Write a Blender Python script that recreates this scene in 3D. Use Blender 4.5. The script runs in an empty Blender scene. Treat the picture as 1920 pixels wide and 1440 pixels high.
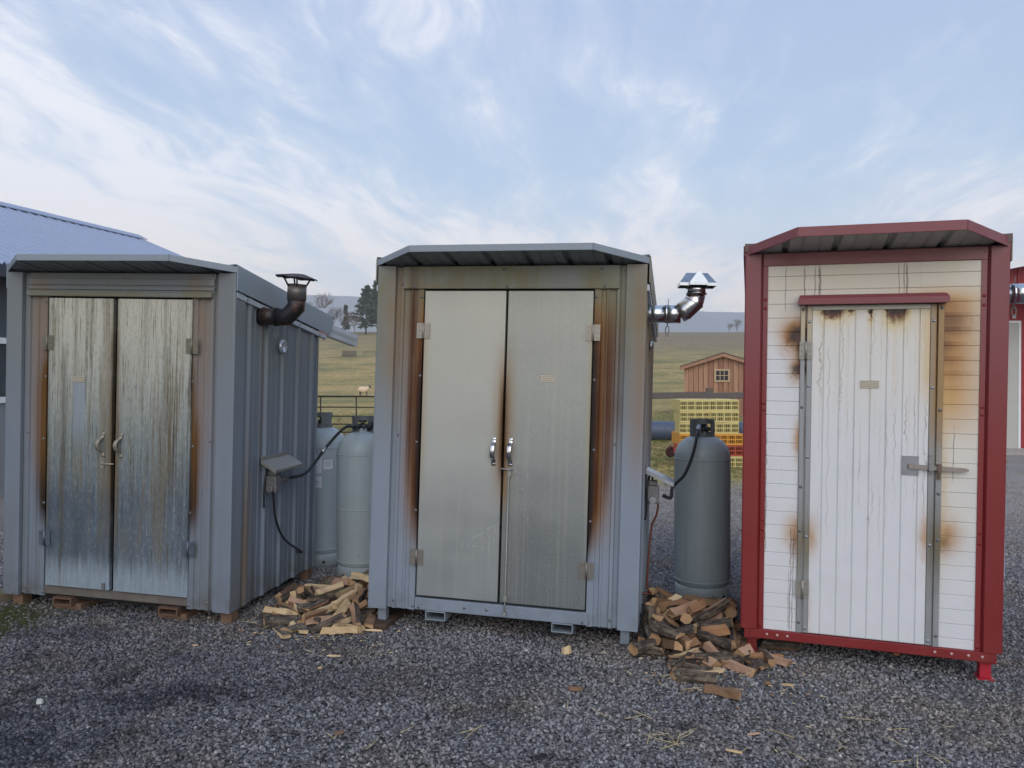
import bpy, bmesh, math, random
from mathutils import Vector, Matrix, noise as mnoise
PI = math.pi; R = math.radians
random.seed(7)
SC = bpy.context.scene
COL = SC.collection

# ---------------------------------------------------------------- camera
CAM_Z = 1.54; PITCH = R(0.4)
cam = bpy.data.cameras.new('camera'); camo = bpy.data.objects.new('camera', cam); COL.objects.link(camo)
camo.location = (0, 0, CAM_Z); camo.rotation_euler = (PI/2 - PITCH, 0, 0)
cam.sensor_width = 36.0; cam.lens = 1442/1920*36.0; cam.clip_start = 0.05; cam.clip_end = 6000
SC.camera = camo

# ---------------------------------------------------------------- light: dusk sky with cirrus, one very soft sun
SUN_EL, SUN_AZ = R(30), R(173)          # azimuth measured clockwise from +Y (behind the camera, to the left)
wd = bpy.data.worlds.new('World'); SC.world = wd; wd.use_nodes = True
wd.cycles.sampling_method = 'NONE'

def lin(r, g, b, a=1.0):
    def c(v):
        v /= 255.0
        return v/12.92 if v <= 0.04045 else ((v+0.055)/1.055)**2.4
    return (c(r), c(g), c(b), a)

class NT:
    """small helper to write node trees as expressions"""
    def __init__(s, tree):
        s.t = tree; s.n = tree.nodes; s.l = tree.links
    def new(s, typ, **kw):
        n = s.n.new(typ)
        for k, v in kw.items(): setattr(n, k, v)
        return n
    def put(s, sock, v):
        if v is None: return
        if isinstance(v, bpy.types.NodeSocket): s.l.new(v, sock)
        else:
            if isinstance(v, (tuple, list)) and len(v) == 3 and sock.type == 'RGBA': v = (*v, 1)
            sock.default_value = v
    def m(s, op, a, b=None, c=None, clamp=False):
        n = s.new('ShaderNodeMath', operation=op, use_clamp=clamp)
        s.put(n.inputs[0], a); s.put(n.inputs[1], b)
        if c is not None: s.put(n.inputs[2], c)
        return n.outputs[0]
    def add(s, *v):
        o = v[0]
        for q in v[1:]: o = s.m('ADD', o, q)
        return o
    def mul(s, *v):
        o = v[0]
        for q in v[1:]: o = s.m('MULTIPLY', o, q)
        return o
    def sat(s, v): return s.m('ADD', v, 0.0, clamp=True)
    def inv(s, v): return s.m('SUBTRACT', 1.0, v)
    def mx(s, *v):
        o = v[0]
        for q in v[1:]: o = s.m('MAXIMUM', o, q)
        return o
    def g(s, x, c, w):                      # gaussian bump
        d = s.m('DIVIDE', s.m('SUBTRACT', x, c), w)
        return s.m('POWER', 2.718, s.mul(d, d, -1.0))
    def ss(s, x, a, b, lo=0.0, hi=1.0):     # smooth step
        n = s.new('ShaderNodeMapRange', interpolation_type='SMOOTHSTEP')
        s.put(n.inputs[0], x); s.put(n.inputs[1], a); s.put(n.inputs[2], b); s.put(n.inputs[3], lo); s.put(n.inputs[4], hi)
        return n.outputs[0]
    def mix(s, f, a, b):
        n = s.new('ShaderNodeMix', data_type='RGBA'); n.clamp_factor = True
        s.put(n.inputs[0], f); s.put(n.inputs[6], a); s.put(n.inputs[7], b)
        return n.outputs[2]
    def mulc(s, a, b):
        n = s.new('ShaderNodeMix', data_type='RGBA', blend_type='MULTIPLY')
        n.inputs[0].default_value = 1.0; s.put(n.inputs[6], a); s.put(n.inputs[7], b)
        return n.outputs[2]
    def vec(s, x, y, z):
        n = s.new('ShaderNodeCombineXYZ')
        for i, v in enumerate((x, y, z)): s.put(n.inputs[i], v)
        return n.outputs[0]
    def noise(s, v, scale, detail=3, rough=0.5, dist=0.0, out=0):
        n = s.new('ShaderNodeTexNoise'); s.put(n.inputs['Vector'], v)
        n.inputs['Scale'].default_value = scale; n.inputs['Detail'].default_value = detail
        n.inputs['Roughness'].default_value = rough; n.inputs['Distortion'].default_value = dist
        return n.outputs[out]
    def vor(s, v, scale, feature='F1', out='Distance', rnd=1.0):
        n = s.new('ShaderNodeTexVoronoi', feature=feature); s.put(n.inputs['Vector'], v)
        n.inputs['Scale'].default_value = scale; n.inputs['Randomness'].default_value = rnd
        return n.outputs[out]
    def sep(s, v):
        n = s.new('ShaderNodeSeparateXYZ'); s.put(n.inputs[0], v); return n.outputs
    def ramp(s, f, stops):
        n = s.new('ShaderNodeValToRGB'); s.put(n.inputs[0], f); e = n.color_ramp.elements
        while len(e) < len(stops): e.new(0.5)
        for q, (p, c) in zip(e, stops): q.position = p; q.color = (*c[:3], 1)
        return n.outputs[0]
    def bump(s, h, strength=0.3, dist=0.01, normal=None):
        n = s.new('ShaderNodeBump'); n.inputs['Strength'].default_value = strength; n.inputs['Distance'].default_value = dist
        s.put(n.inputs['Height'], h); s.put(n.inputs['Normal'], normal)
        return n.outputs[0]

W = NT(wd.node_tree)
for n in list(W.n): W.n.remove(n)
sky = W.new('ShaderNodeTexSky', sky_type='NISHITA', sun_disc=False)
sky.sun_elevation = SUN_EL; sky.sun_rotation = SUN_AZ; sky.air_density = 1.0; sky.dust_density = 1.2; sky.ozone_density = 1.6
wtc = W.new('ShaderNodeTexCoord').outputs['Generated']
wx, wy, wz = W.sep(wtc)
zc = W.m('MAXIMUM', wz, 0.0)
base = W.mulc(sky.outputs[0], (0.90, 1.00, 1.10))
# cloud sheet high above: the view ray meets it at d.xy/(d.z+c)
k = W.m('DIVIDE', 1.0, W.add(zc, 0.14))
px = W.mul(wx, k); py = W.mul(wy, k)
ca, sa = math.cos(R(8)), math.sin(R(8))
v = W.add(W.mul(px, ca), W.mul(py, -sa)); u = W.add(W.mul(px, sa), W.mul(py, ca))          # u runs along the streaks
wq = W.new('ShaderNodeTexNoise'); W.put(wq.inputs['Vector'], W.vec(W.mul(u, 0.8), W.mul(v, 0.9), 4.4)); wq.inputs['Scale'].default_value = 1.1; wq.inputs['Detail'].default_value = 2.0
wr, wg_, wb_ = W.sep(wq.outputs['Color'])
u2 = W.add(u, W.mul(W.m('SUBTRACT', wr, 0.5), 0.9)); v2 = W.add(v, W.mul(W.m('SUBTRACT', wg_, 0.5), 0.75))
n1 = W.noise(W.vec(W.mul(u2, 0.75), W.mul(v2, 2.3), 0.6), 1.25, 5, 0.60)
n3 = W.noise(W.vec(W.mul(u2, 1.6), W.mul(v2, 4.2), 2.3), 2.0, 4, 0.66)
n2 = W.noise(W.vec(W.mul(u, 0.5), W.mul(v, 0.55), 7.9), 1.0, 1, 0.5)
left = W.ss(W.m('SUBTRACT', W.mul(wx, -1.0), W.mul(wz, 0.9)), -0.55, 0.40)           # thicker veil towards the sunset side
low = W.ss(wz, 0.30, 0.06)
cov = W.add(W.mul(W.m('SUBTRACT', n1, 0.5), 1.5), W.mul(W.m('SUBTRACT', n2, 0.5), 0.9), W.mul(W.m('SUBTRACT', n3, 0.5), 0.75), W.mul(left, 0.40), W.mul(low, 0.26))
cl = W.add(W.mul(W.ss(cov, -0.10, 0.45), 0.45), W.mul(W.ss(cov, 0.14, 0.52), 0.55))
ccol = W.mix(W.ss(wz, 0.26, 0.04), (0.84, 0.85, 0.91, 1), (1.04, 0.91, 0.80, 1))
veil = W.ramp(zc, [(0.0, (0.90, 0.70, 0.63)), (0.05, (0.82, 0.72, 0.68)), (0.12, (0.64, 0.68, 0.74)), (0.24, (0.42, 0.55, 0.72)), (0.42, (0.37, 0.48, 0.69)), (1.0, (0.32, 0.44, 0.68))])
WS = 0.15
bg0 = W.mix(0.86, W.mulc(base, (WS, WS, WS)), veil)
bg1 = W.mix(W.mul(cl, 0.88), bg0, ccol)
bgn = W.new('ShaderNodeBackground'); W.put(bgn.inputs[0], bg1); bgn.inputs[1].default_value = 1.0
W.l.new(bgn.outputs[0], W.new('ShaderNodeOutputWorld').inputs[0])

sd = bpy.data.lights.new('sun', 'SUN'); so = bpy.data.objects.new('sun', sd); COL.objects.link(so)
sd.energy = 1.0; sd.angle = R(55); sd.color = (1.0, 0.93, 0.83)
sdir = Vector((math.sin(SUN_AZ)*math.cos(SUN_EL), math.cos(SUN_AZ)*math.cos(SUN_EL), math.sin(SUN_EL)))
so.rotation_euler = sdir.to_track_quat('Z', 'Y').to_euler()
so.location = (-4, -8, 9)

vs = SC.view_settings
vs.view_transform = 'Standard'; vs.look = 'None'; vs.gamma = 1.0; vs.use_curve_mapping = False; vs.exposure = 0.3
try:
    SC.cycles.use_denoising = True; SC.cycles.max_bounces = 5; SC.cycles.diffuse_bounces = 3; SC.cycles.glossy_bounces = 3; SC.cycles.volume_bounces = 1; SC.cycles.transmission_bounces = 2
    SC.cycles.use_adaptive_sampling = True; SC.cycles.adaptive_threshold = 0.02
except Exception: pass

# ---------------------------------------------------------------- mesh helpers
def tag(o, label=None, cat=None, group=None, kind=None):
    if label: o['label'] = label
    if cat: o['category'] = cat
    if group: o['group'] = group
    if kind: o['kind'] = kind
    return o
def link(o, parent=None):
    COL.objects.link(o)
    if parent: o.parent = parent
    return o
def obj(name, bm, mat, parent=None, smooth=False, bevel=0, solid=0, seg=1):
    me = bpy.data.meshes.new(name)
    bmesh.ops.recalc_face_normals(bm, faces=bm.faces) if not solid else None
    bm.to_mesh(me); bm.free()
    for m_ in (mat if isinstance(mat, (list, tuple)) else [mat]): me.materials.append(m_)
    if smooth: me.polygons.foreach_set('use_smooth', [True]*len(me.polygons))
    o = bpy.data.objects.new(name, me); link(o, parent)
    if solid:
        md = o.modifiers.new('thickness', 'SOLIDIFY'); md.thickness = solid; md.offset = 0
    if bevel:
        md = o.modifiers.new('edge', 'BEVEL'); md.width = bevel; md.segments = seg; md.limit_method = 'ANGLE'; md.angle_limit = R(40)
    return o
def share(name, me, parent=None, M=None):
    o = bpy.data.objects.new(name, me); link(o, parent)
    if M is not None: o.matrix_local = M
    return o
def empty(name, M):
    o = bpy.data.objects.new(name, None); COL.objects.link(o); o.matrix_world = M; o.empty_display_size = 0.2
    return o
def B(): return bmesh.new()
def box(bm, x0, x1, y0, y1, z0, z1, M=None, mi=0):
    co = [(x0,y0,z0),(x1,y0,z0),(x1,y1,z0),(x0,y1,z0),(x0,y0,z1),(x1,y0,z1),(x1,y1,z1),(x0,y1,z1)]
    vs_ = [bm.verts.new(M @ Vector(c) if M is not None else c) for c in co]
    for q in ((0,3,2,1),(4,5,6,7),(0,1,5,4),(1,2,6,5),(2,3,7,6),(3,0,4,7)):
        bm.faces.new([vs_[i] for i in q]).material_index = mi
    return bm
def bx(*a, M=None): return box(B(), *a, M=M)
def poly(bm, pts):
    return bm.faces.new([bm.verts.new(p) for p in pts])
def extr(bm, prof, z0, z1, M=None):          # open sheet: profile of (x,y) run up z ; z1 may be a function of (x,y)
    lo = [bm.verts.new((p[0], p[1], z0)) for p in prof]
    hi = [bm.verts.new((p[0], p[1], z1(p[0], p[1]) if callable(z1) else z1)) for p in prof]
    for i in range(len(prof)-1): bm.faces.new((lo[i], lo[i+1], hi[i+1], hi[i]))
    return bm
def prism(bm, ring0, ring1, caps=True):
    a = [bm.verts.new(p) for p in ring0]; b = [bm.verts.new(p) for p in ring1]; n = len(a)
    for i in range(n): bm.faces.new((a[i], a[(i+1) % n], b[(i+1) % n], b[i]))
    if caps: bm.faces.new(a[::-1]); bm.faces.new(b)
    return bm
def tube(bm, pts, r, n=12, caps=True, smooth=True):
    pts = [Vector(p) for p in pts]; rings = []
    rr = r if isinstance(r, (list, tuple)) else [r]*len(pts)
    t0 = (pts[1]-pts[0]).normalized(); up = Vector((0,0,1)) if abs(t0.z) < 0.9 else Vector((1,0,0))
    nx = t0.cross(up).normalized()
    for i, p in enumerate(pts):
        t = (pts[min(i+1, len(pts)-1)] - pts[max(i-1, 0)])
        if 0 < i < len(pts)-1:
            t = (pts[i+1]-pts[i]).normalized() + (p-pts[i-1]).normalized()
        t.normalize()
        nx = (nx - t*nx.dot(t)).normalized(); ny = t.cross(nx)
        k_ = 1.0
        if 0 < i < len(pts)-1: k_ = 1.0
        rings.append([bm.verts.new(p + (nx*math.cos(2*PI*j/n) + ny*math.sin(2*PI*j/n))*rr[i]*k_) for j in range(n)])
    for a, b in zip(rings, rings[1:]):
        for j in range(n):
            f = bm.faces.new((a[j], a[(j+1) % n], b[(j+1) % n], b[j])); f.smooth = smooth
    if caps: bm.faces.new(rings[0][::-1]); bm.faces.new(rings[-1])
    return bm
def lathe(bm, prof, n=32, c=(0,0,0), smooth=True):
    rings = []
    for r, z in prof:
        if r < 1e-6: rings.append([bm.verts.new((c[0], c[1], c[2]+z))])
        else: rings.append([bm.verts.new((c[0]+r*math.cos(2*PI*j/n), c[1]+r*math.sin(2*PI*j/n), c[2]+z)) for j in range(n)])
    for a, b in zip(rings, rings[1:]):
        for j in range(n):
            q = [a[j % len(a)], a[(j+1) % len(a)], b[(j+1) % len(b)], b[j % len(b)]]
            u_ = []
            for v_ in q:
                if v_ not in u_: u_.append(v_)
            if len(u_) > 2:
                f = bm.faces.new(u_); f.smooth = smooth
    return bm
def spline(pts, n=8):                         # Catmull-Rom
    P = [Vector(p) for p in pts]; P = [P[0]*2-P[1]] + P + [P[-1]*2-P[-2]]; out = []
    for i in range(1, len(P)-2):
        for j in range(n):
            t = j/n
            out.append(0.5*((2*P[i]) + (P[i+1]-P[i-1])*t + (2*P[i-1]-5*P[i]+4*P[i+1]-P[i+2])*t*t + (3*P[i]-P[i-1]-3*P[i+1]+P[i+2])*t**3))
    return out + [P[-2]]

# ---------------------------------------------------------------- materials
MATS = {}
def mat(name):
    m_ = bpy.data.materials.new(name); m_.use_nodes = True
    t = NT(m_.node_tree); p = t.n['Principled BSDF']; MATS[name] = m_
    return m_, t, p
def simple(name, col, rough=0.5, metal=0.0, var=0.12, nscale=30, bump=0.0, spec=0.5):
    m_, t, p = mat(name)
    v_ = t.new('ShaderNodeTexCoord').outputs['Object']
    n_ = t.noise(v_, nscale, 4, 0.6)
    c = t.mix(n_, tuple(x*(1-var) for x in col[:3]), tuple(min(1, x*(1+var)) for x in col[:3]))
    t.put(p.inputs['Base Color'], c)
    p.inputs['Metallic'].default_value = metal
    t.put(p.inputs['Roughness'], t.ss(n_, 0.2, 0.8, max(0.03, rough-0.08), min(1, rough+0.08)))
    p.inputs['Specular IOR Level'].default_value = spec
    if bump: t.put(p.inputs['Normal'], t.bump(n_, bump, 0.005))
    return m_
def obj_xyz(t):
    c = t.new('ShaderNodeTexCoord').outputs['Object']
    return (c, *t.sep(c))
GREY = lin(126, 138, 153)
BROWN = lin(76, 38, 9); DARKB = lin(24, 11, 6); AMBER = lin(142, 98, 38); OLIVE = lin(118, 114, 86)

def grey_paint(name, stains, top_smoke_light=0.5, side=False, dirt=0.3, base=GREY):
    """painted steel: smoke film and painted-in warm light towards the top, soot and amber tar round the door. stains: list of (x, wx, z0, z1, soft, colour, strength)"""
    m_, t, p = mat(name)
    c, x, y, z = obj_xyz(t)
    st = t.noise(t.vec(t.mul(x, 22), t.mul(y, 22), t.mul(z, 0.7)), 1.0, 4, 0.6)       # vertical streaks
    bl = t.noise(c, 3.0, 4, 0.55)
    fine = t.noise(c, 60, 3, 0.6)
    col = t.mix(bl, tuple(q*0.90 for q in base[:3]), tuple(q*1.08 for q in base[:3]))
    col = t.mix(t.mul(t.ss(z, 0.7, 2.05), top_smoke_light, t.ss(t.add(bl, t.mul(st, 0.5)), 0.4, 0.95, 0.45, 1.0)), col, OLIVE[:3])  # smoke film, which also carries the warm light on the upper part
    for (sx, wx_, z0, z1, soft, cc, k_) in stains:
        e = t.mul(t.g(x, sx, wx_), t.ss(z, z0-soft, z0+soft*0.6), t.ss(z, z1+soft, z1-soft*0.6))
        e = t.mul(e, t.ss(t.add(st, t.mul(bl, 0.6)), 0.35, 1.05, 0.55, 1.25), k_)
        col = t.mix(t.sat(e), col, cc[:3])
    if side:
        for (sy, wy_, cc, k_, z0, z1) in side:
            e = t.mul(t.g(y, sy, wy_), t.ss(z, z0, z1), t.ss(st, 0.38, 0.62, 0.15, 1.0), k_)
            col = t.mix(t.sat(e), col, cc[:3])
    low_ = t.mul(t.ss(z, 0.28, 0.0), t.ss(t.noise(c, 9, 5, 0.6), 0.35, 0.7), dirt)
    col = t.mix(low_, col, lin(88, 86, 82)[:3])
    t.put(p.inputs['Base Color'], t.mulc(col, t.mix(fine, (0.94, 0.94, 0.94, 1), (1.04, 1.04, 1.04, 1))))
    t.put(p.inputs['Roughness'], t.ss(bl, 0.3, 0.7, 0.40, 0.58)); p.inputs['Specular IOR Level'].default_value = 0.3
    spk = t.ss(t.noise(c, 45, 2, 0.6), 0.70, 0.76)
    t.put(p.inputs['Base Color'], t.mix(t.mul(spk, 0.35), t.mulc(col, t.mix(fine, (0.93, 0.93, 0.93, 1), (1.05, 1.05, 1.05, 1))), lin(84, 72, 60)[:3]))
    t.put(p.inputs['Normal'], t.bump(t.noise(t.vec(x, y, t.mul(z, 0.35)), 7, 2, 0.5), 0.16, 0.02))
    return m_

# --- the weathered painted and bare metals of the three smokehouses
C_ST = [(0.325, 0.100, 0.60, 1.75, 0.35, AMBER, 0.85), (0.320, 0.062, 0.62, 1.60, 0.30, BROWN, 1.05), (0.316, 0.036, 0.58, 1.40, 0.28, DARKB, 1.0),
        (0.235, 0.030, 0.95, 2.0, 0.35, BROWN, 0.55), (0.12, 0.06, 1.4, 2.1, 0.4, AMBER, 0.25),
        (1.345, 0.105, 0.60, 1.80, 0.25, AMBER, 0.80), (1.352, 0.062, 0.66, 1.72, 0.26, BROWN, 1.0), (1.354, 0.026, 0.50, 1.60, 0.2, DARKB, 1.0),
        (1.455, 0.028, 0.85, 1.75, 0.30, BROWN, 0.50), (1.50, 0.05, 1.2, 1.75, 0.22, BROWN, 0.25), (1.63, 0.05, 1.0, 2.05, 0.4, AMBER, 0.22)]
L_ST = [(0.300, 0.060, 0.62, 1.50, 0.25, lin(60, 33, 16), 0.95), (0.304, 0.050, 0.60, 1.45, 0.2, DARKB, 1.5), (0.25, 0.08, 0.9, 2.0, 0.35, AMBER, 0.35),
        (1.362, 0.040, 0.60, 1.15, 0.18, lin(64, 36, 18), 0.95), (1.358, 0.020, 0.6, 1.5, 0.2, DARKB, 0.6), (1.39, 0.09, 0.9, 2.0, 0.4, AMBER, 0.28)]
C_ST = [(*q[:6], q[6]*1.55) for q in C_ST]; L_ST = [(*q[:6], q[6]*1.25) for q in L_ST]
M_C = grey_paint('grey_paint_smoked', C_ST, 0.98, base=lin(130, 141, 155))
M_L = grey_paint('grey_paint_weathered', L_ST, 0.50, side=[(0.10, 0.10, lin(106, 98, 74), 0.85, 1.5, 0.2), (0.20, 0.05, lin(110, 84, 54), 0.9, 1.4, 0.1), (0.30, 0.05, lin(84, 84, 78), 0.7, 1.7, 0.3),
                                                   (0.37, 0.012, lin(112, 90, 74), 0.8, 0.2, 0.8), (0.48, 0.03, lin(70, 76, 80), 0.8, 1.0, 0.3)], base=lin(118, 129, 144), dirt=0.7)
M_TRIM = simple('grey_trim', lin(132, 143, 152), 0.38, 0.0, 0.06, 4)
M_ROOF = simple('galvanised_roof_underside', lin(124, 132, 138), 0.5, 0.25, 0.2, 6)
M_DARK = simple('dark_gap', lin(14, 12, 12), 0.9, 0, 0.2, 10)
M_STEEL = simple('zinc_plated_steel', lin(146, 148, 144), 0.48, 0.45, 0.15, 40)
M_GALV = simple('galvanised_plate', lin(168, 174, 182), 0.35, 0.7, 0.12, 25)
M_CHROME = simple('polished_pipe', lin(205, 208, 212), 0.10, 1.0, 0.04, 8)
M_WOODP = simple('weathered_timber', lin(112, 88, 70), 0.85, 0, 0.3, 18, 0.4)
M_RUBBER = simple('black_rubber', lin(24, 26, 30), 0.5, 0, 0.1, 30)
M_CASTI = simple('grey_cast_metal', lin(122, 122, 124), 0.5, 0.5, 0.25, 30)
M_COPPER = simple('copper_tube', lin(122, 74, 58), 0.5, 0.4, 0.25, 40)

def door_centre():
    m_, t, p = mat('galvanised_door_sheet')
    c, x, y, z = obj_xyz(t)
    bl = t.noise(c, 2.6, 4, 0.6); fine = t.noise(c, 130, 2, 0.7)
    stv = t.noise(t.vec(t.mul(x, 40), 0.0, t.mul(z, 0.6)), 1.0, 4, 0.6)
    right = t.ss(x, 0.825, 0.835)
    spv = t.noise(t.vec(t.mul(x, 1.2), 0.0, t.mul(z, 0.9)), 85, 3, 0.75, 0.6)
    col = t.mix(t.ss(t.add(z, t.mul(bl, 0.8)), 0.2, 1.9), lin(134, 141, 144)[:3], lin(174, 176, 170)[:3])  # pale warm top, duller bottom: light fall-off painted in along with the stain
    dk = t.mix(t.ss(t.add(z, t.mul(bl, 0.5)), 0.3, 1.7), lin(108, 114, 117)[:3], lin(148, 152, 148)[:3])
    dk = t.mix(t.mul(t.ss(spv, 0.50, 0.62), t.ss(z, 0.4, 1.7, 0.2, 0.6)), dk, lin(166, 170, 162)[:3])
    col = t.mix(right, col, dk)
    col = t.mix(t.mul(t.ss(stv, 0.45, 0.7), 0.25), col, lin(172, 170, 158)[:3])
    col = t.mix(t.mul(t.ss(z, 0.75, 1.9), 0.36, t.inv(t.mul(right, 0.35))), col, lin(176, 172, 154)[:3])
    # tar bleeding out of the meeting edge and the hinge sides
    mid = t.mx(t.mul(t.g(x, 0.832, 0.055), t.ss(z, 0.55, 1.05), t.ss(z, 1.85, 1.25)), t.mul(t.g(x, 0.845, 0.03), t.ss(z, 0.55, 0.8), t.ss(z, 1.1, 0.9), 0.9))
    wob = t.ss(t.add(stv, t.mul(bl, 0.6)), 0.5, 0.95, 0.7, 1.2)
    col = t.mix(t.sat(t.mul(mid, wob, 0.80)), col, lin(134, 100, 50)[:3])
    core = t.mul(t.g(x, 0.832, 0.022), t.ss(z, 0.75, 1.0), t.ss(z, 1.6, 1.2))
    col = t.mix(t.sat(t.mul(core, wob, 1.0)), col, lin(72, 44, 20)[:3])
    eds = t.mul(t.mx(t.g(x, 0.313, 0.03), t.g(x, 1.353, 0.02)), t.ss(z, 0.5, 1.1), t.ss(z, 2.0, 1.6))
    col = t.mix(t.mul(eds, 0.5), col, lin(158, 138, 96)[:3])
    # wiped and scratched marks
    sc = t.ss(t.noise(t.vec(t.mul(x, 30), 0.0, t.mul(z, 14)), 1.0, 2, 0.9, 1.5), 0.72, 0.78)
    col = t.mix(t.mul(sc, t.ss(z, 1.0, 0.5), 0.35), col, lin(190, 194, 196)[:3])
    t.put(p.inputs['Base Color'], t.mulc(col, t.mix(fine, (0.90, 0.90, 0.90, 1), (1.08, 1.08, 1.08, 1))))
    p.inputs['Metallic'].default_value = 0.30
    t.put(p.inputs['Roughness'], t.ss(bl, 0.3, 0.7, 0.38, 0.52))
    t.put(p.inputs['Normal'], t.bump(t.noise(c, 3.0, 3, 0.5), 0.28, 0.02))
    return m_
def door_left():
    m_, t, p = mat('streaked_corroded_door_sheet')
    c, x, y, z = obj_xyz(t)
    bl = t.noise(c, 3.2, 5, 0.6)
    s1 = t.noise(t.vec(t.mul(x, 16), 0.0, t.mul(z, 0.45)), 1.0, 3, 0.55)
    s2 = t.noise(t.vec(t.mul(x, 95), 3.0, t.mul(z, 2.4)), 1.0, 5, 0.75)
    s3 = t.noise(t.vec(t.mul(x, 34), 9.0, t.mul(z, 0.8)), 1.0, 4, 0.6)
    fine = t.noise(c, 90, 3, 0.7)
    col = t.ramp(t.sat(t.m('DIVIDE', z, 2.1)), [(0.0, lin(112, 128, 140)), (0.10, lin(96, 110, 124)), (0.32, lin(88, 102, 116)), (0.52, lin(132, 141, 141)), (0.72, lin(174, 176, 167)), (0.95, lin(200, 198, 184))])  # warm top to bluish bottom: staining plus light painted into the ramp
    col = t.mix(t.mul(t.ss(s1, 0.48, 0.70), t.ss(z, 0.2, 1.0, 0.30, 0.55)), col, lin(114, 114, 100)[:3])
    mot = t.noise(t.vec(t.mul(x, 2.2), 0.0, z), 24, 5, 0.75); col = t.mix(t.mul(t.ss(mot, 0.48, 0.70), 0.42), col, lin(98, 98, 84)[:3]); col = t.mix(t.mul(t.ss(mot, 0.50, 0.32), 0.30), col, lin(190, 192, 182)[:3])
    col = t.mix(t.mul(t.ss(s3, 0.53, 0.64), t.ss(z, 0.4, 1.1, 0.25, 0.70), t.ss(mot, 0.3, 0.6, 0.5, 1.0)), col, lin(82, 72, 52)[:3])
    col = t.mix(t.mul(t.ss(s2, 0.55, 0.63), 0.78), col, lin(50, 46, 36)[:3])
    col = t.mix(t.mul(t.ss(s2, 0.44, 0.34), 0.38), col, lin(186, 190, 184)[:3])
    # tarry edges
    e1 = t.mul(t.mx(t.g(x, 0.800, 0.045), t.mul(t.g(x, 0.823, 0.02), 0.7)), t.ss(z, 0.2, 0.8), t.ss(z, 2.05, 1.5, 0.35, 1.0))
    col = t.mix(t.sat(t.mul(e1, t.ss(t.add(s3, bl), 0.7, 1.2, 0.5, 1.2), 0.85)), col, lin(104, 84, 52)[:3])
    e2 = t.mul(t.mx(t.g(x, 0.80, 0.012), t.mul(t.g(x, 1.362, 0.022), 0.9), t.mul(t.g(x, 0.312, 0.022), 0.8)), t.ss(s2, 0.35, 0.55, 0.3, 1.0), t.ss(z, 0.1, 0.5))
    col = t.mix(t.sat(t.mul(e2, 0.9)), col, lin(44, 38, 30)[:3])
    e3 = t.mul(t.g(x, 1.22, 0.05), t.ss(z, 0.5, 0.9), t.ss(z, 1.6, 1.3), t.ss(s2, 0.42, 0.56), 0.85)
    col = t.mix(e3, col, lin(78, 62, 40)[:3])
    e4 = t.mul(t.g(x, 0.44, 0.018), t.ss(z, 1.75, 1.5), 0.55); col = t.mix(e4, col, lin(70, 62, 44)[:3])
    gri = t.mul(t.ss(t.noise(t.vec(t.mul(x, 13), 5.0, t.mul(z, 0.9)), 1.0, 4, 0.65), 0.48, 0.62), t.ss(z, 0.15, 0.5), t.ss(z, 2.0, 1.4, 0.4, 1.0)); col = t.mix(t.mul(gri, 0.36), col, lin(122, 106, 72)[:3])
    clean = t.mul(t.ss(x, 0.505, 0.512), t.ss(x, 0.60, 0.592), t.ss(z, 1.43, 1.41), t.ss(z, 0.85, 1.25))
    col = t.mix(t.mul(clean, 0.7), col, lin(140, 154, 168)[:3])
    blue = t.mul(t.ss(z, 0.85, 0.5), t.ss(z, 0.15, 0.35), t.ss(t.add(bl, t.mul(s1, 0.5)), 0.5, 0.85), t.ss(x, 1.1, 0.5))
    col = t.mix(t.mul(blue, 0.7), col, lin(58, 74, 90)[:3])
    wh = t.mul(t.ss(t.add(z, t.mul(t.m('SUBTRACT', s3, 0.5), 0.35)), 0.33, 0.16), t.ss(s2, 0.3, 0.6, 0.25, 1.0))
    col = t.mix(t.mul(wh, 0.60), col, lin(168, 184, 198)[:3])
    t.put(p.inputs['Base Color'], t.mulc(col, t.mix(fine, (0.88, 0.88, 0.88, 1), (1.08, 1.08, 1.08, 1))))
    p.inputs['Metallic'].default_value = 0.2
    t.put(p.inputs['Roughness'], t.ss(bl, 0.3, 0.7, 0.42, 0.62))
    t.put(p.inputs['Normal'], t.bump(t.add(t.noise(c, 3.5, 2, 0.4), t.mul(s2, 0.06)), 0.2, 0.015))
    return m_
M_CD = door_centre(); M_LD = door_left()

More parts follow.
